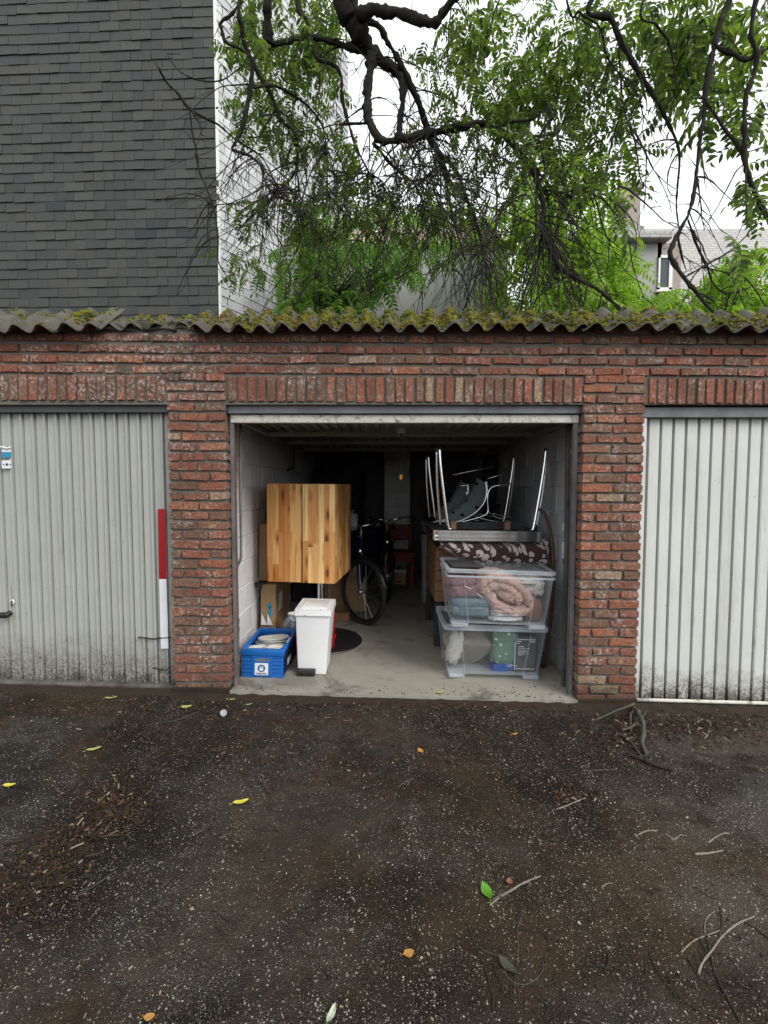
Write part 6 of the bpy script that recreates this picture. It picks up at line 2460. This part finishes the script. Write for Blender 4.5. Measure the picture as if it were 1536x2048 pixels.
# ---- chrome-edged table, upside down
tx0, tx1 = P(866, 1072, .6).x, P(1086, 1072, .6).x
TBL = thing('upturned_table', 'chrome-edged dinette table lying upside down with its legs in the air', 'table', ((tx0 + tx1) / 2, .6, tz), (0, TILT * .4, 0))
tw_ = (tx1 - tx0) / 2
th_ = P(980, 1062, .6).z - tz
td = 1.15
mb = MB()
def rrect(w_, d_, r, z):
    out = []
    for (sx, sy, a0) in ((1, 1, 0), (-1, 1, 90), (-1, -1, 180), (1, -1, 270)):
        for k in range(6):
            an = R(a0 + 90 * k / 5)
            out.append(Vector((sx * (w_ - r) + r * math.cos(an), d_ / 2 + sy * (d_ / 2 - r) + r * math.sin(an), z)))
    return out
prof = [(0, .0), (.003, .006), (0, .012), (0, .02), (.003, .028), (.003, .036), (0, .045), (0, .052), (.003, .06), (.001, th_)]
Rg = []
for e_, z_ in prof:
    Rg += rrect(tw_ + e_, td + 2 * e_, .05, min(z_, th_))
n = 24
mb.add(Rg, [(k * n + i, k * n + (i + 1) % n, (k + 1) * n + (i + 1) % n, (k + 1) * n + i) for k in range(len(prof) - 1) for i in range(n)])
mb.build('chrome_edge', M['chrome'], TBL, 30)
mb = MB()
a = rrect(tw_ - .001, td - .002, .05, .002)
b = rrect(tw_ - .001, td - .002, .05, th_ - .004)
mb.add(a + b, [tuple(range(24))[::-1], tuple(range(24, 48))])
mb.build('table_top', M['dark'], TBL)
lh = P(877, 895, .6).z - tz
for sx, fx, sy in ((-1, P(877, 895, .65).x, .05), (1, P(1090, 897, .65).x, .05), (-1, P(877, 895, .65).x, .98), (1, P(1090, 897, .65).x, .98)):
    lg_ = obj('leg', None, TBL)
    fxl = fx - (tx0 + tx1) / 2
    foot = Vector((fxl, sy, lh))
    base1 = Vector((fxl + (-sx) * (.02 if sx < 0 else .012) * 1.0 + (0.01), sy + .05, th_))
    inner = Vector((fxl - sx * .085, sy, th_ + .012))
    MB().tube(smooth_path([foot, foot + (inner - foot) * .3 + Vector((sx * .008, 0, 0)), inner + Vector((sx * .006, 0, .03)), inner + Vector((-sx * .02, 0, .0))], 5), .0125, 10).build('tube', M['chrome'], lg_, True)
    o2 = foot + Vector((-sx * -.02, .03, -.004))
    MB().tube(smooth_path([o2, Vector((o2.x - sx * .015, sy + .05, (lh + th_) / 2)), Vector((fxl - sx * .035, sy + .08, th_ + .004))], 5), .0115, 10).build('tube', M['chrome'], lg_, True)
    MB().lathe([(.014, -.01), (.015, .004), (.0, .006)], foot, 12).build('foot_cap', M['black'], lg_, True)
for xx in (-.27, .17):
    MB().bbox(xx - .025, xx + .025, .05, .1, th_, th_ + .07, .006, 1).build('block', M['wood'], TBL)
MB().bbox(-tw_ + .1, tw_ - .1, .14, .16, th_, th_ + .06, .004, 1).build('apron', M['dark'], TBL)

# ---- shell chairs tossed between the table legs
def wire_chair(label, dY, dx, dz, extra):
    Y = .98 + dY
    def q(x, y, o=0.0):
        p_ = P(x, y, .98 + o)
        return Vector((p_.x + dx, p_.y + dY, p_.z + dz))
    base = q(960, 1050)
    C_ = thing('shell_chair', label, 'chair', base, (0, 0, 0), 'perforated chairs on the upturned table')
    shl = obj('shell', None, C_)
    # seat shell: a curved sheet between two rails
    railA = [q(970, 962), q(973, 985), q(968, 1005), q(952, 1024), q(925, 1040), q(896, 1047)]
    railB = [q(955, 955, .34), q(942, 980, .36), q(930, 1000, .38), q(915, 1012, .38), q(903, 1020, .38), q(890, 1030, .38)]
    A_ = smooth_path([list(v) for v in railA], 4)
    B_ = smooth_path([list(v) for v in railB], 4)
    m = len(A_)
    V = []
    for k in range(9):
        t_ = k / 8
        for i in range(m):
            pa, pb = Vector(A_[i]), Vector(B_[i])
            v = pa.lerp(pb, t_)
            v += Vector((.06, 0, -.05)) * math.sin(math.pi * t_)
            V.append(v - base)
    mb = MB()
    mb.add(V, [(k * m + i, k * m + i + 1, (k + 1) * m + i + 1, (k + 1) * m + i) for k in range(8) for i in range(m - 1)])
    o_ = mb.build('seat_shell', M['shell'], shl, True)
    md_ = o_.modifiers.new('thick', 'SOLIDIFY')
    md_.thickness = .008
    MB().tube([Vector(v) - base for v in A_], .005, 6).build('shell_rim', M['chrome'], shl, True)
    for pts in ([q(1072, 961, .1), q(1010, 969), q(985, 974), q(977, 984), q(975, 1000), q(976, 1022), q(968, 1031), q(940, 1040), q(910, 1047)],
                [q(976, 1022), q(985, 1031), q(1015, 1042), q(1052, 1056)],
                [q(985, 1027, .25), q(1005, 1031, .25), q(1024, 1036, .25)],
                [q(956, 1035, .1), q(975, 1040, .1), q(1000, 1044, .1)],
                [q(973, 962), q(974, 972), q(975, 985)]):
        MB().tube([v - base for v in (smooth_path([list(k_) for k_ in pts], 4) if False else [Vector(k_) for k_ in smooth_path([list(k_) for k_ in pts], 4)])], .006, 7).build('rod', M['chrome'], C_, True)
    if extra:
        for pts in ([q(905, 950, .3), q(988, 933, .3)], [q(974, 958, .2), q(1013, 946, .2)], [q(919, 972, .2), q(950, 969, .2)], [q(932, 975, .2), q(934, 1000, .2)]):
            MB().tube([v - base for v in pts], .0055, 6).build('rod', M['chrome'], C_, True)
    return C_


wire_chair('grey perforated shell chair, nearest of two between the table legs', 0, 0, 0, True)
wire_chair('grey perforated shell chair behind the nearest one, between the table legs', .40, -.09, -.02, False)

# ---- bentwood hoop against the right wall
hp_ = [P(1078, 1018, .62), P(1090, 1030, .6), P(1100, 1060, .58), P(1106, 1110, .56), P(1107, 1160, .55), P(1104, 1215, .54), P(1098, 1270, .53), P(1090, 1330, .53)]
HO = thing('bentwood_hoop', 'dark curved wooden hoop leaning on the right wall beside the clear boxes', 'hoop', (hp_[-1].x, hp_[-1].y, fz(hp_[-1].x)))
hp2 = [v - HO.location for v in hp_]
pth = [Vector(v) for v in smooth_path([list(v) for v in hp2] + [[-.02, .08, .012]], 5)]
MB().tube(pth, .013, 8).build('hoop_rod', M['hoop'], HO, True)

# ---- clothes hung on the right wall, deep inside
cp_ = P(1030, 915, 2.6)
HG = thing('hung_coat', 'dark navy coat hanging on the right wall deep in the garage', 'coat', (XWR - .08, 2.7, 1.2))
mb = MB()
mb.blob((0, 0, .45), (.07, .2, .17), .6, .2, 3, 2)
mb.blob((-.01, .0, .12), (.06, .17, .26), .7, .25, 3, 5)
mb.build('coat_cloth', M['navy'], HG, True)
MB().tube([(.06, 0, .6), (.0, 0, .62), (0, 0, .56)], .006, 6).build('coat_hook', M['steel'], HG)

# ---- more odds and ends in the gloom
def plain_box(name, label, cat, x, y, w, d, h, mat, z=None, rz=0.0):
    b = thing(name, label, cat, (x, y, fz(x) if z is None else z), (0, TILT, rz))
    MB().bbox(-w / 2, w / 2, -d / 2, d / 2, .001, h, .005, 1).build('carton', mat, b)
    MB().box(-.02, .02, -d / 2 - .001, -d / 2, .02, h - .01).build('tape', M['card_dk'] if mat is not M['card_dk'] else M['card'], b)
    return b


plain_box('cardboard_box', 'brown cardboard box on the dark box behind the bicycle handlebar', 'box', -.74, 2.72, .42, .36, .3, M['card_dk'], fz(-.74) + .992, .2)
plain_box('cardboard_box', 'cardboard box stacked right at the back beside the coat', 'box', 1.02, 3.3, .5, .5, .42, M['card_dk'], None, .1)
plain_box('cardboard_box', 'upper cardboard box stacked right at the back beside the coat', 'box', 1.04, 3.32, .44, .44, .38, M['card'], fz(1.03) + .43, -.1)
gb = P(704, 1032, 1.75)
BAG = thing('plastic_bag', 'crumpled grey plastic bag hanging on the left handlebar grip', 'bag', (gb.x, gb.y, gb.z), (0, 0, 0))
mb = MB()
mb.blob((0, 0, -.06), (.06, .05, .09), .8, .35, 4, 3)
mb.tube([(0, 0, .02), (.0, .0, .05), (.02, .02, .06)], [.012, .008, .006], 6)
mb.build('bag_film', M['carpet'], BAG, True)
BRM = thing('broom', 'long-handled broom leaning on the back wall near the pale pier', 'broom', on_floor(.72, 4.45), (R(-6), 0, 0))
MB().tube([(0, 0, .08), (.0, 0, 1.5)], .012, 8).build('handle', M['wood'], BRM, True)
MB().bbox(-.16, .16, -.03, .03, .055, .09, .006, 1).build('head', M['red_dk'], BRM)
MB().bbox(-.155, .155, -.028, .028, .0, .0545, .003, 1).build('bristles', M['dark'], BRM)
TLS = thing('folded_clothes_airer', 'folded pale metal clothes airer leaning on the right wall inside', 'airer', on_floor(1.24, 2.2), (0, R(5), 0))
for yy in (0, .5):
    MB().tube([(0, yy, .01), (0, yy, 1.25)], .009, 7).build('upright', M['white_metal'], TLS, True)
for k in range(8):
    MB().tube([(0, .0, .12 + k * .15), (0, .5, .12 + k * .15)], .004, 6).build('rail', M['white_metal'], TLS, True)


# ================================================================== LITTER ON THE YARD
def stick(name, label, pts, w, mat, cat='stick', grp=None, forks=(), lift=0.0):
    """pts in the photograph, lying on the ground; w = thickness in pixels at each end"""
    p0 = G(*pts[0])
    t_ = thing(name, label, cat, (p0.x, p0.y, gz(p0.x)), grp and (0, 0, 0) or (0, 0, 0), grp)
    for k, (pp, ww) in enumerate([(pts, w)] + list(forks)):
        wp = []
        n = len(pp)
        for i, q in enumerate(pp):
            v = G(q[0], q[1])
            d = v.y - CAMP.y
            r = (ww[0] + (ww[1] - ww[0]) * i / max(1, n - 1)) * d / FPX / 2 * .72
            up = q[2] if len(q) > 2 else 0
            wp.append([v.x, v.y, gz(v.x) + r * .95 + up + lift * (k > 0), r])
        sp_ = smooth_path(wp, 7)
        path = [Vector(q[:3]) - t_.location + Vector((mnoise.noise(Vector(q[:3]) * 9), mnoise.noise(Vector(q[:3]) * 9 + Vector((5, 0, 0))), 0)) * max(q[3], .004) * 1.9 for q in sp_]
        rad = [max(.0012, q[3] * (1 + .4 * mnoise.noise(Vector(q[:3]) * 45) + .25 * mnoise.noise(Vector(q[:3]) * 110))) for q in sp_]
        MB().tube(path, rad, 7).build('stem' if k == 0 else 'side_twig', mat, t_, True)
    return t_


stick('fallen_branch', 'mossy forked branch lying at the foot of the right brick pier', [(1268, 1418), (1276, 1435, .03), (1283, 1455, .05), (1287, 1485, .03), (1292, 1512)], (11, 10), M['mosswood'], 'branch', None,
      [([(1190, 1442), (1225, 1432, .02), (1268, 1421, .04)], (4, 7)), ([(1268, 1420), (1263, 1445, .03), (1262, 1468)], (8, 6)), ([(1238, 1464), (1262, 1462, .02), (1286, 1450, .04)], (7, 8)),
       ([(1236, 1470), (1262, 1488, .01), (1290, 1526)], (6, 5)), ([(1286, 1450, .04), (1293, 1440, .06)], (4, 2))])
stick('wet_log', 'short thick black wet log in front of the mossy branch', [(1258, 1512), (1285, 1521), (1300, 1530), (1342, 1543)], (11, 14), M['darkwood'], 'log')
stick('pale_twig', 'straight pale twig right of the middle of the yard', [(1114, 1620), (1140, 1609), (1173, 1598)], (3.5, 3.5), M['palewood'], 'twig', None, [([(1125, 1592), (1150, 1588), (1165, 1583)], (1.8, 1.2)), ([(1150, 1606), (1158, 1592)], (1.5, 1))])
stick('dark_twig', 'dark twig just right of the straight pale twig', [(1145, 1612), (1170, 1635), (1202, 1667)], (4, 3), M['darkwood'], 'twig')
stick('split_twig', 'pinkish split twig beside the green leaf in the foreground', [(982, 1812), (1010, 1788), (1045, 1768), (1082, 1754)], (5, 4), M['palewood'], 'twig', None, [([(986, 1800), (1020, 1778), (1060, 1764)], (2, 2))])
stick('long_dark_twig', 'long dark curved twig running out of the bottom edge, centre right', [(933, 1848), (950, 1890), (968, 1935), (983, 1985), (984, 2020), (978, 2060)], (4, 5), M['darkwood'], 'twig')
stick('upright_twig', 'thin upright pale twig left of the curled one, centre right foreground', [(1046, 1828), (1036, 1865), (1037, 1910), (1030, 1990)], (3, 3), M['mosswood'], 'twig', None, [([(1036, 1905), (1020, 1885), (1016, 1905)], (2, 1.5)), ([(962, 1898), (990, 1908), (1020, 1915)], (2, 2))])
stick('curled_twig', 'curled pale grey twig in the foreground right of centre', [(1080, 1905), (1084, 1935), (1072, 1955), (1050, 1968), (1025, 1962), (1010, 1940)], (2.5, 4), M['mosswood'], 'twig')
stick('white_branch', 'peeled white forked branch at the right edge of the foreground', [(1508, 1834), (1475, 1850), (1440, 1880), (1415, 1915), (1400, 1952)], (4.5, 7), M['palewood'], 'branch', None,
      [([(1364, 1906), (1385, 1884), (1415, 1870), (1440, 1862)], (4.5, 3)), ([(1430, 1826), (1412, 1838), (1408, 1865), (1418, 1895)], (2.5, 2.5))])
stick('black_long_twig', 'long black twig crossing beneath the white branch', [(1410, 1872), (1422, 1915), (1438, 1960), (1465, 2015), (1490, 2062)], (5, 6), M['darkwood'], 'twig')
stick('bowed_twig', 'bowed dark twig left of the white branch', [(1300, 1905), (1312, 1940), (1345, 1985), (1395, 2020), (1440, 2050)], (4, 4), M['darkwood'], 'twig')
stick('short_dark_twig', 'short dark twig touching the top of the white branch', [(1442, 1815), (1444, 1845), (1438, 1872)], (3, 3), M['darkwood'], 'twig')
stick('arched_twig', 'arched dark twig leaving the right edge of the picture', [(1482, 1842), (1510, 1856), (1545, 1885)], (4, 4), M['darkwood'], 'twig')
stick('small_dark_twig', 'small dark twig below the white branch fork', [(1378, 1918), (1390, 1940), (1402, 1962)], (4, 3), M['darkwood'], 'twig')
stick('thin_dark_twig', 'thin dark twig in the left centre of the foreground', [(428, 1848), (455, 1885), (490, 1922)], (2.2, 2.6), M['darkwood'], 'twig')
stick('grey_twig', 'thin grey twig at the left below the litter heap', [(148, 1800), (185, 1775), (226, 1748)], (3, 3), M['mosswood'], 'twig')
stick('black_stub', 'black stub of wood at the left edge above the litter heap', [(6, 1692), (25, 1687), (50, 1682)], (9, 8), M['darkwood'], 'stick')
stick('white_stick', 'short straight white stick near the right edge', [(1392, 1711), (1418, 1710), (1446, 1705)], (6, 5), M['palewood'], 'stick')
stick('bent_pale_twig', 'bent pale twig above the short white stick', [(1418, 1688), (1430, 1675), (1445, 1668), (1458, 1668)], (4, 3), M['palewood'], 'twig')
stick('forked_pale_twig', 'little forked pale twig, leftmost of the three pale bits at right', [(1276, 1670), (1295, 1663), (1316, 1661)], (4, 3), M['palewood'], 'twig')
stick('knobbly_pale_twig', 'knobbly pale twig between two other pale twigs at right', [(1332, 1668), (1348, 1678), (1360, 1672), (1373, 1674)], (3.5, 3), M['palewood'], 'twig', None, [([(1348, 1678), (1352, 1690)], (2, 1.5))])
stick('hooked_twig', 'thin hooked twig in the middle of the yard', [(766, 1622), (782, 1612), (790, 1598), (784, 1582)], (2, 1.6), M['mosswood'], 'twig')
stick('tiny_pale_twig', 'tiny arched pale twig in the centre right of the yard', [(1204, 1776), (1213, 1768), (1226, 1767)], (3, 2), M['palewood'], 'twig')
stick('brown_bark_strip', 'dark bark strip on the ground right of centre near the garage', [(967, 1458), (1000, 1470), (1022, 1480)], (4, 3), M['darkwood'], 'twig')
stick('thin_upright_twig', 'thin reddish twig lying up-down left of the green leaf', [(955, 1700), (950, 1730), (948, 1775)], (3, 2), M['darkwood'], 'twig')
stick('lichen_twig', 'pale curled root in front of the right garage door', [(1390, 1450), (1405, 1440), (1420, 1447), (1418, 1465), (1408, 1478)], (4, 3), M['palewood'], 'twig')
stick('rust_twig', 'dark stick lying before the right garage door', [(1332, 1440), (1345, 1447), (1356, 1458)], (6, 5), M['darkwood'], 'stick')
stick('left_twig', 'thin twig lying before the left garage door', [(330, 1446), (365, 1437), (400, 1424)], (2.2, 2.2), M['mosswood'], 'twig')
stick('left_dark_stick', 'dark crooked stick at the far left before the door sill', [(14, 1420), (30, 1426), (52, 1430)], (4, 3), M['darkwood'], 'stick')
stick('gravel_twig', 'thin straight twig lying flat in the centre right of the yard', [(1172, 1542), (1200, 1541), (1232, 1541)], (2.5, 2.5), M['mosswood'], 'twig')


def door_twig(name, label, pts, w):
    p0 = P(*pts[0], .07)
    t_ = thing(name, label, 'twig', p0)
    wp = [[*(P(x, y, .074) - p0), w * 3.17 / FPX / 2] for x, y in pts]
    sp_ = smooth_path(wp, 4)
    MB().tube([q[:3] for q in sp_], [max(.0011, q[3] * (1 + .5 * mnoise.noise(Vector(q[:3]) * 40))) for q in sp_], 6).build('stem', M['darkwood'], t_, True)


door_twig('lodged_twig', 'dark twig stuck in the left door beside the white reflective strip', [(276, 1275), (290, 1276), (305, 1278), (320, 1276), (341, 1275)], 3)
door_twig('lodged_twig', 'small dark twig stuck low on the left door near the pier', [(305, 1335), (318, 1338), (330, 1341), (340, 1333)], 2.6)


def fallen_leaf(label, x, y, l, ang, mat, w=.42, name='fallen_leaf', curl=.25, on=None):
    p = on if on is not None else G(x, y)
    z0 = p.z if on is not None else gz(p.x)
    t_ = thing(name, label, 'leaf', (p.x, p.y, z0), (0, 0, ang), 'fallen leaves on the yard')
    mb = MB()
    v = []
    n = 7
    for i in range(n):
        u = i / (n - 1)
        hw = l * w * .5 * math.sin(math.pi * min(1, u * .96 + .04)) ** .8
        zz = .004 + l * curl * (u - .5) ** 2
        x_ = (u - .5) * l
        v += [(x_, -hw, zz + l * curl * .35), (x_, 0, zz), (x_, hw, zz + l * curl * .3 * (1 + .4 * math.sin(u * 9)))]
    f = []
    for i in range(n - 1):
        for k in range(2):
            f.append((i * 3 + k, i * 3 + k + 1, i * 3 + k + 4, i * 3 + k + 3))
    mb.add(v, f)
    o_ = mb.build('blade', mat, t_, True)
    MB().tube([(-l * .5, 0, .005 + l * curl * .25), (-l * .62, .004, .004), (-l * .72, .01, .003)], .0012, 4).build('stalk', mat, t_)


fallen_leaf('bright yellow leaf lying in the left centre of the yard', 482, 1607, .07, .35, M['leaf_yellow'])
fallen_leaf('yellow leaf near the left edge of the picture', 19, 1573, .055, .1, M['leaf_yellow'], .5)
fallen_leaf('lime leaf folded on the ground before the left garage', 188, 1501, .07, .5, M['leaf_lime'])
fallen_leaf('pale lime leaf under the left garage door', 222, 1398, .075, .25, M['leaf_lime'], .3)
fallen_leaf('green leaf at the foot of the left brick pier', 373, 1416, .07, .2, M['leaf_lime'], .6)
fallen_leaf('second lime leaf by the left pier, near the sill corner', 462, 1401, .06, .0, M['leaf_lime'], .4)
fallen_leaf('narrow lime leaf just before the garage threshold at left', 497, 1411, .05, .3, M['leaf_lime'], .35)
fallen_leaf('fresh green upright-lying leaf in the foreground', 973, 1786, .075, 1.75, M['leaf_green'], .5)
fallen_leaf('brown curled leaf right of the fresh green leaf', 1019, 1768, .03, 1.2, M['leaf_brown'], .8, curl=.6)
fallen_leaf('small orange leaf in front of the garage centre', 841, 1504, .05, 2.0, M['leaf_orange'], .6)
fallen_leaf('yellow-orange leaf low in the foreground centre', 818, 1910, .035, .3, M['leaf_orange'], .8)
fallen_leaf('orange leaf fragment at the bottom left edge', 299, 2038, .03, .1, M['leaf_orange'], .7)
fallen_leaf('pale green leaf at the bottom edge centre', 663, 2036, .05, 1.2, M['leaf_pale'], .4, curl=.5)
fallen_leaf('rusty leaf below the bin in front of the threshold', 655, 1438, .045, .1, M['leaf_brown'], .4)
fallen_leaf('tan leaf on the ground centre right near the garage', 1030, 1470, .04, .4, M['leaf_orange'], .5)
fallen_leaf('dark green dull leaf beside the upright twig in the foreground', 1014, 1935, .07, 2.2, M['mosswood'], .4)
fallen_leaf('yellowish leaf on the garage floor near the threshold', 881, 1387, .06, .4, M['leaf_lime'], .5, on=F_(881, 1387))
cp2 = G(446, 1432)
CUP = thing('crushed_cup', 'crushed clear plastic cup by the left brick pier', 'cup', (cp2.x, cp2.y, gz(cp2.x)), (R(70), 0, R(30)))
MB().lathe([(.014, -.02), (.016, .0), (.019, .03), (.0205, .031)], (0, .02, 0), 9).build('cup_wall', M['milky'], CUP)

# ---- uncountable litter
rl = random.Random(99)
cv, cf = [], []


def chip(x, y, l, w, h, z, ang, tiltv):
    Mx_ = Matrix.Translation((x, y, z)) @ Matrix.Rotation(ang, 4, 'Z') @ Matrix.Rotation(tiltv, 4, 'Y')
    b = len(cv)
    for sx, sy, sz in ((-1, -.7, 0), (1, -1, 0), (.9, 1, 0), (-1, .8, 0), (-.9, -.6, 1), (.9, -.8, 1), (.8, .8, 1), (-.9, .7, 1)):
        cv.append(Mx_ @ Vector((sx * l / 2, sy * w / 2, sz * h)))
    cf.extend([tuple(b + k for k in q) for q in ((4, 5, 6, 7), (0, 1, 5, 4), (1, 2, 6, 5), (2, 3, 7, 6), (3, 0, 4, 7))])


def scatter(n, fn):
    for _ in range(n):
        x, y, s, up = fn()
        p = G(x, y)
        if p.y > -.02:
            continue
        l = s * rl.uniform(.4, 1.6)
        chip(p.x, p.y, l, l * rl.uniform(.1, .4), rl.uniform(.002, .006), gz(p.x) + up * rl.random(), rl.uniform(0, 6.3), rl.gauss(0, .2))


def along(a, b, wd):
    t_ = rl.random()
    return a[0] + (b[0] - a[0]) * t_ + rl.gauss(0, wd), a[1] + (b[1] - a[1]) * t_ + rl.gauss(0, wd * .6)


scatter(700, lambda: (*along((-20, 1830), (120, 1690), 50), .011, .012))
scatter(420, lambda: (*along((110, 1700), (260, 1590), 26), .012, .01))
scatter(260, lambda: (*along((180, 1640), (260, 1570), 40), .017, .01))
scatter(900, lambda: (rl.uniform(440, 1170), 1408 + abs(rl.gauss(0, 16)), .012, .012))
scatter(420, lambda: (rl.uniform(0, 460), 1400 + abs(rl.gauss(0, 18)), .012, .008))
scatter(600, lambda: (rl.uniform(1160, 1536), 1432 + abs(rl.gauss(0, 26)), .013, .014))
scatter(420, lambda: (rl.gauss(1400, 60), rl.gauss(1455, 16), .017, .02))
scatter(400, lambda: (rl.gauss(1250, 36), rl.gauss(1465, 22), .017, .02))
scatter(420, lambda: (rl.gauss(640, 110), rl.gauss(1530, 30), .011, .004))
scatter(420, lambda: (rl.gauss(1080, 120), rl.gauss(1520, 40), .009, .004))
scatter(700, lambda: (rl.uniform(0, 1536), rl.uniform(1420, 2048), .009, .003))
scatter(140, lambda: (rl.gauss(1140, 30), rl.gauss(1590, 10), .017, .008))
for _ in range(34):
    x, y = along((-10, 1840), (270, 1590), 30)
    p = G(x, y)
    l = rl.uniform(.03, .09)
    chip(p.x, p.y, l, rl.uniform(.002, .005), .004, gz(p.x) + .004 + rl.random() * .012, rl.gauss(.9, .5), rl.gauss(0, .1))
for _ in range(120):
    x, y = rl.gauss(760, 360), 1440 + 90 * rl.random()
    p = G(x, y)
    l = rl.uniform(.02, .06)
    chip(p.x, p.y, l, rl.uniform(.004, .008), .004, gz(p.x) + .003, rl.uniform(0, 6), rl.gauss(0, .06))
for _ in range(170):
    p = F_(rl.uniform(478, 1120), 1372 + 24 * rl.random() ** .6)
    if p.y < 0:
        continue
    l = rl.uniform(.004, .016)
    chip(p.x, p.y, l, l * .5, .003, fz(p.x) + .001, rl.uniform(0, 6), 0)
CM = MB()
CM.add(cv, cf)
tag(CM.build('wood_litter', M['chip']), 'brown bark chips and splinters strewn over the asphalt', 'litter', kind='stuff')

# thin broken twiglets lying everywhere
wv, wf = [], []
for i in range(1100):
    k_ = rl.random()
    if k_ < .3:
        x, y = rl.uniform(0, 1536), 1405 + abs(rl.gauss(0, 40))
    elif k_ < .45:
        x, y = along((-10, 1840), (270, 1590), 45)
    elif k_ < .6:
        x, y = rl.gauss(1350, 110), rl.gauss(1470, 30)
    else:
        x, y = rl.uniform(0, 1536), rl.uniform(1440, 2048)
    p = G(x, y)
    if p.y > -.03:
        continue
    l = rl.uniform(.02, .085)
    a = rl.uniform(0, 6.3)
    pts = []
    q = Vector((p.x, p.y, 0))
    r_ = rl.uniform(.0008, .0022)
    for k in range(6):
        pts.append(Vector((q.x, q.y, gz(q.x) + r_ + .001 + .003 * rl.random())))
        a += rl.gauss(0, .3)
        q = q + Vector((math.cos(a), math.sin(a), 0)) * l / 5
    v_, f_ = tube_vf(pts, r_, 4)
    o_ = len(wv)
    wv.extend(v_)
    wf.extend([tuple(k + o_ for k in t_) for t_ in f_])
WM_ = MB()
WM_.add(wv, wf)
tag(WM_.build('twig_litter', M['darkwood']), 'thin broken twiglets scattered over the dark asphalt', 'litter', kind='stuff')

sv_, sf_ = [], []
for i in range(4200):
    x, y = rl.uniform(-40, 1576), 1430 + 640 * rl.random() ** .75
    p = G(x, y)
    den = mnoise.noise(Vector((p.x * 1.3, p.y * 1.3, 4))) * .7 + .5 + .15 * (p.x > 0)
    if rl.random() > den:
        continue
    r = rl.uniform(.0011, .0030) * (1.35 if rl.random() < .08 else 1)
    b = len(sv_)
    a0 = rl.uniform(0, 6.3)
    for k in range(4):
        q = r * rl.uniform(.7, 1.4)
        sv_.append((p.x + q * math.cos(a0 + k * 1.57), p.y + q * math.sin(a0 + k * 1.57), gz(p.x) + .0005))
    sv_.append((p.x, p.y, gz(p.x) + r * .8))
    sf_.extend([(b, b + 1, b + 4), (b + 1, b + 2, b + 4), (b + 2, b + 3, b + 4), (b + 3, b, b + 4)])
SM_ = MB()
SM_.add(sv_, sf_)
tag(SM_.build('grit', M['stone']), 'pale grit and tiny stones loose on the dark asphalt', 'grit', kind='stuff')

# damp leaf mould banked against the threshold and doors
mb = MB()
segs = 160
v = []
for i in range(segs + 1):
    x = -3.4 + 6.8 * i / segs
    n1 = mnoise.noise(Vector((x * 3, 0, 0))) * .5 + mnoise.noise(Vector((x * 11, 3, 0))) * .3
    w_ = .07 + .05 * n1 + (.05 if x > 1.3 else 0)
    h_ = .013 + .010 * mnoise.noise(Vector((x * 14, 1, 5))) - (.006 if x > 1.7 else 0)
    y0 = -.018 if -1.2 < x < 1.5 else -.004
    if x > XR1:
        y0 = .03
    if x < XL0:
        y0 = .034
    z = gz(x)
    v += [(x, y0, z + h_), (x, y0 - w_ * .45, z + h_ * .8 + .004 * mnoise.noise(Vector((x * 30, 2, 1)))), (x, y0 - w_, z + h_ * .3), (x, y0 - w_ * 1.4, z - .004)]
mb.add(v, [(i * 4 + k, i * 4 + k + 1, (i + 1) * 4 + k + 1, (i + 1) * 4 + k) for i in range(segs) for k in range(3)])
tag(mb.build('leaf_mould', M['soil'], None, True), 'dark damp leaf mould banked along the foot of the garages', 'soil', kind='stuff')

# matted dark dirt under the heap at the left and by the fallen branch
mb = MB()
for (a, b, wd, cnt) in (((-20, 1830), (120, 1690), 46, 60), ((110, 1700), (270, 1590), 26, 40), ((1230, 1460), (1290, 1470), 34, 24), ((1340, 1455), (1470, 1450), 20, 34)):
    for _ in range(cnt):
        x, y = along(a, b, wd)
        p = G(x, y)
        if p.y > -.05:
            continue
        r_ = rl.uniform(.006, .024)
        mb.blob((p.x, p.y, gz(p.x)), (r_, r_ * rl.uniform(.5, 1), rl.uniform(.002, .006)), 1.0, .6, 3, rl.randrange(99), 10, 6)
tag(mb.build('dirt', M['soil'], None, True), 'matted dark dirt clumped on the asphalt under the bark litter', 'dirt', kind='stuff')
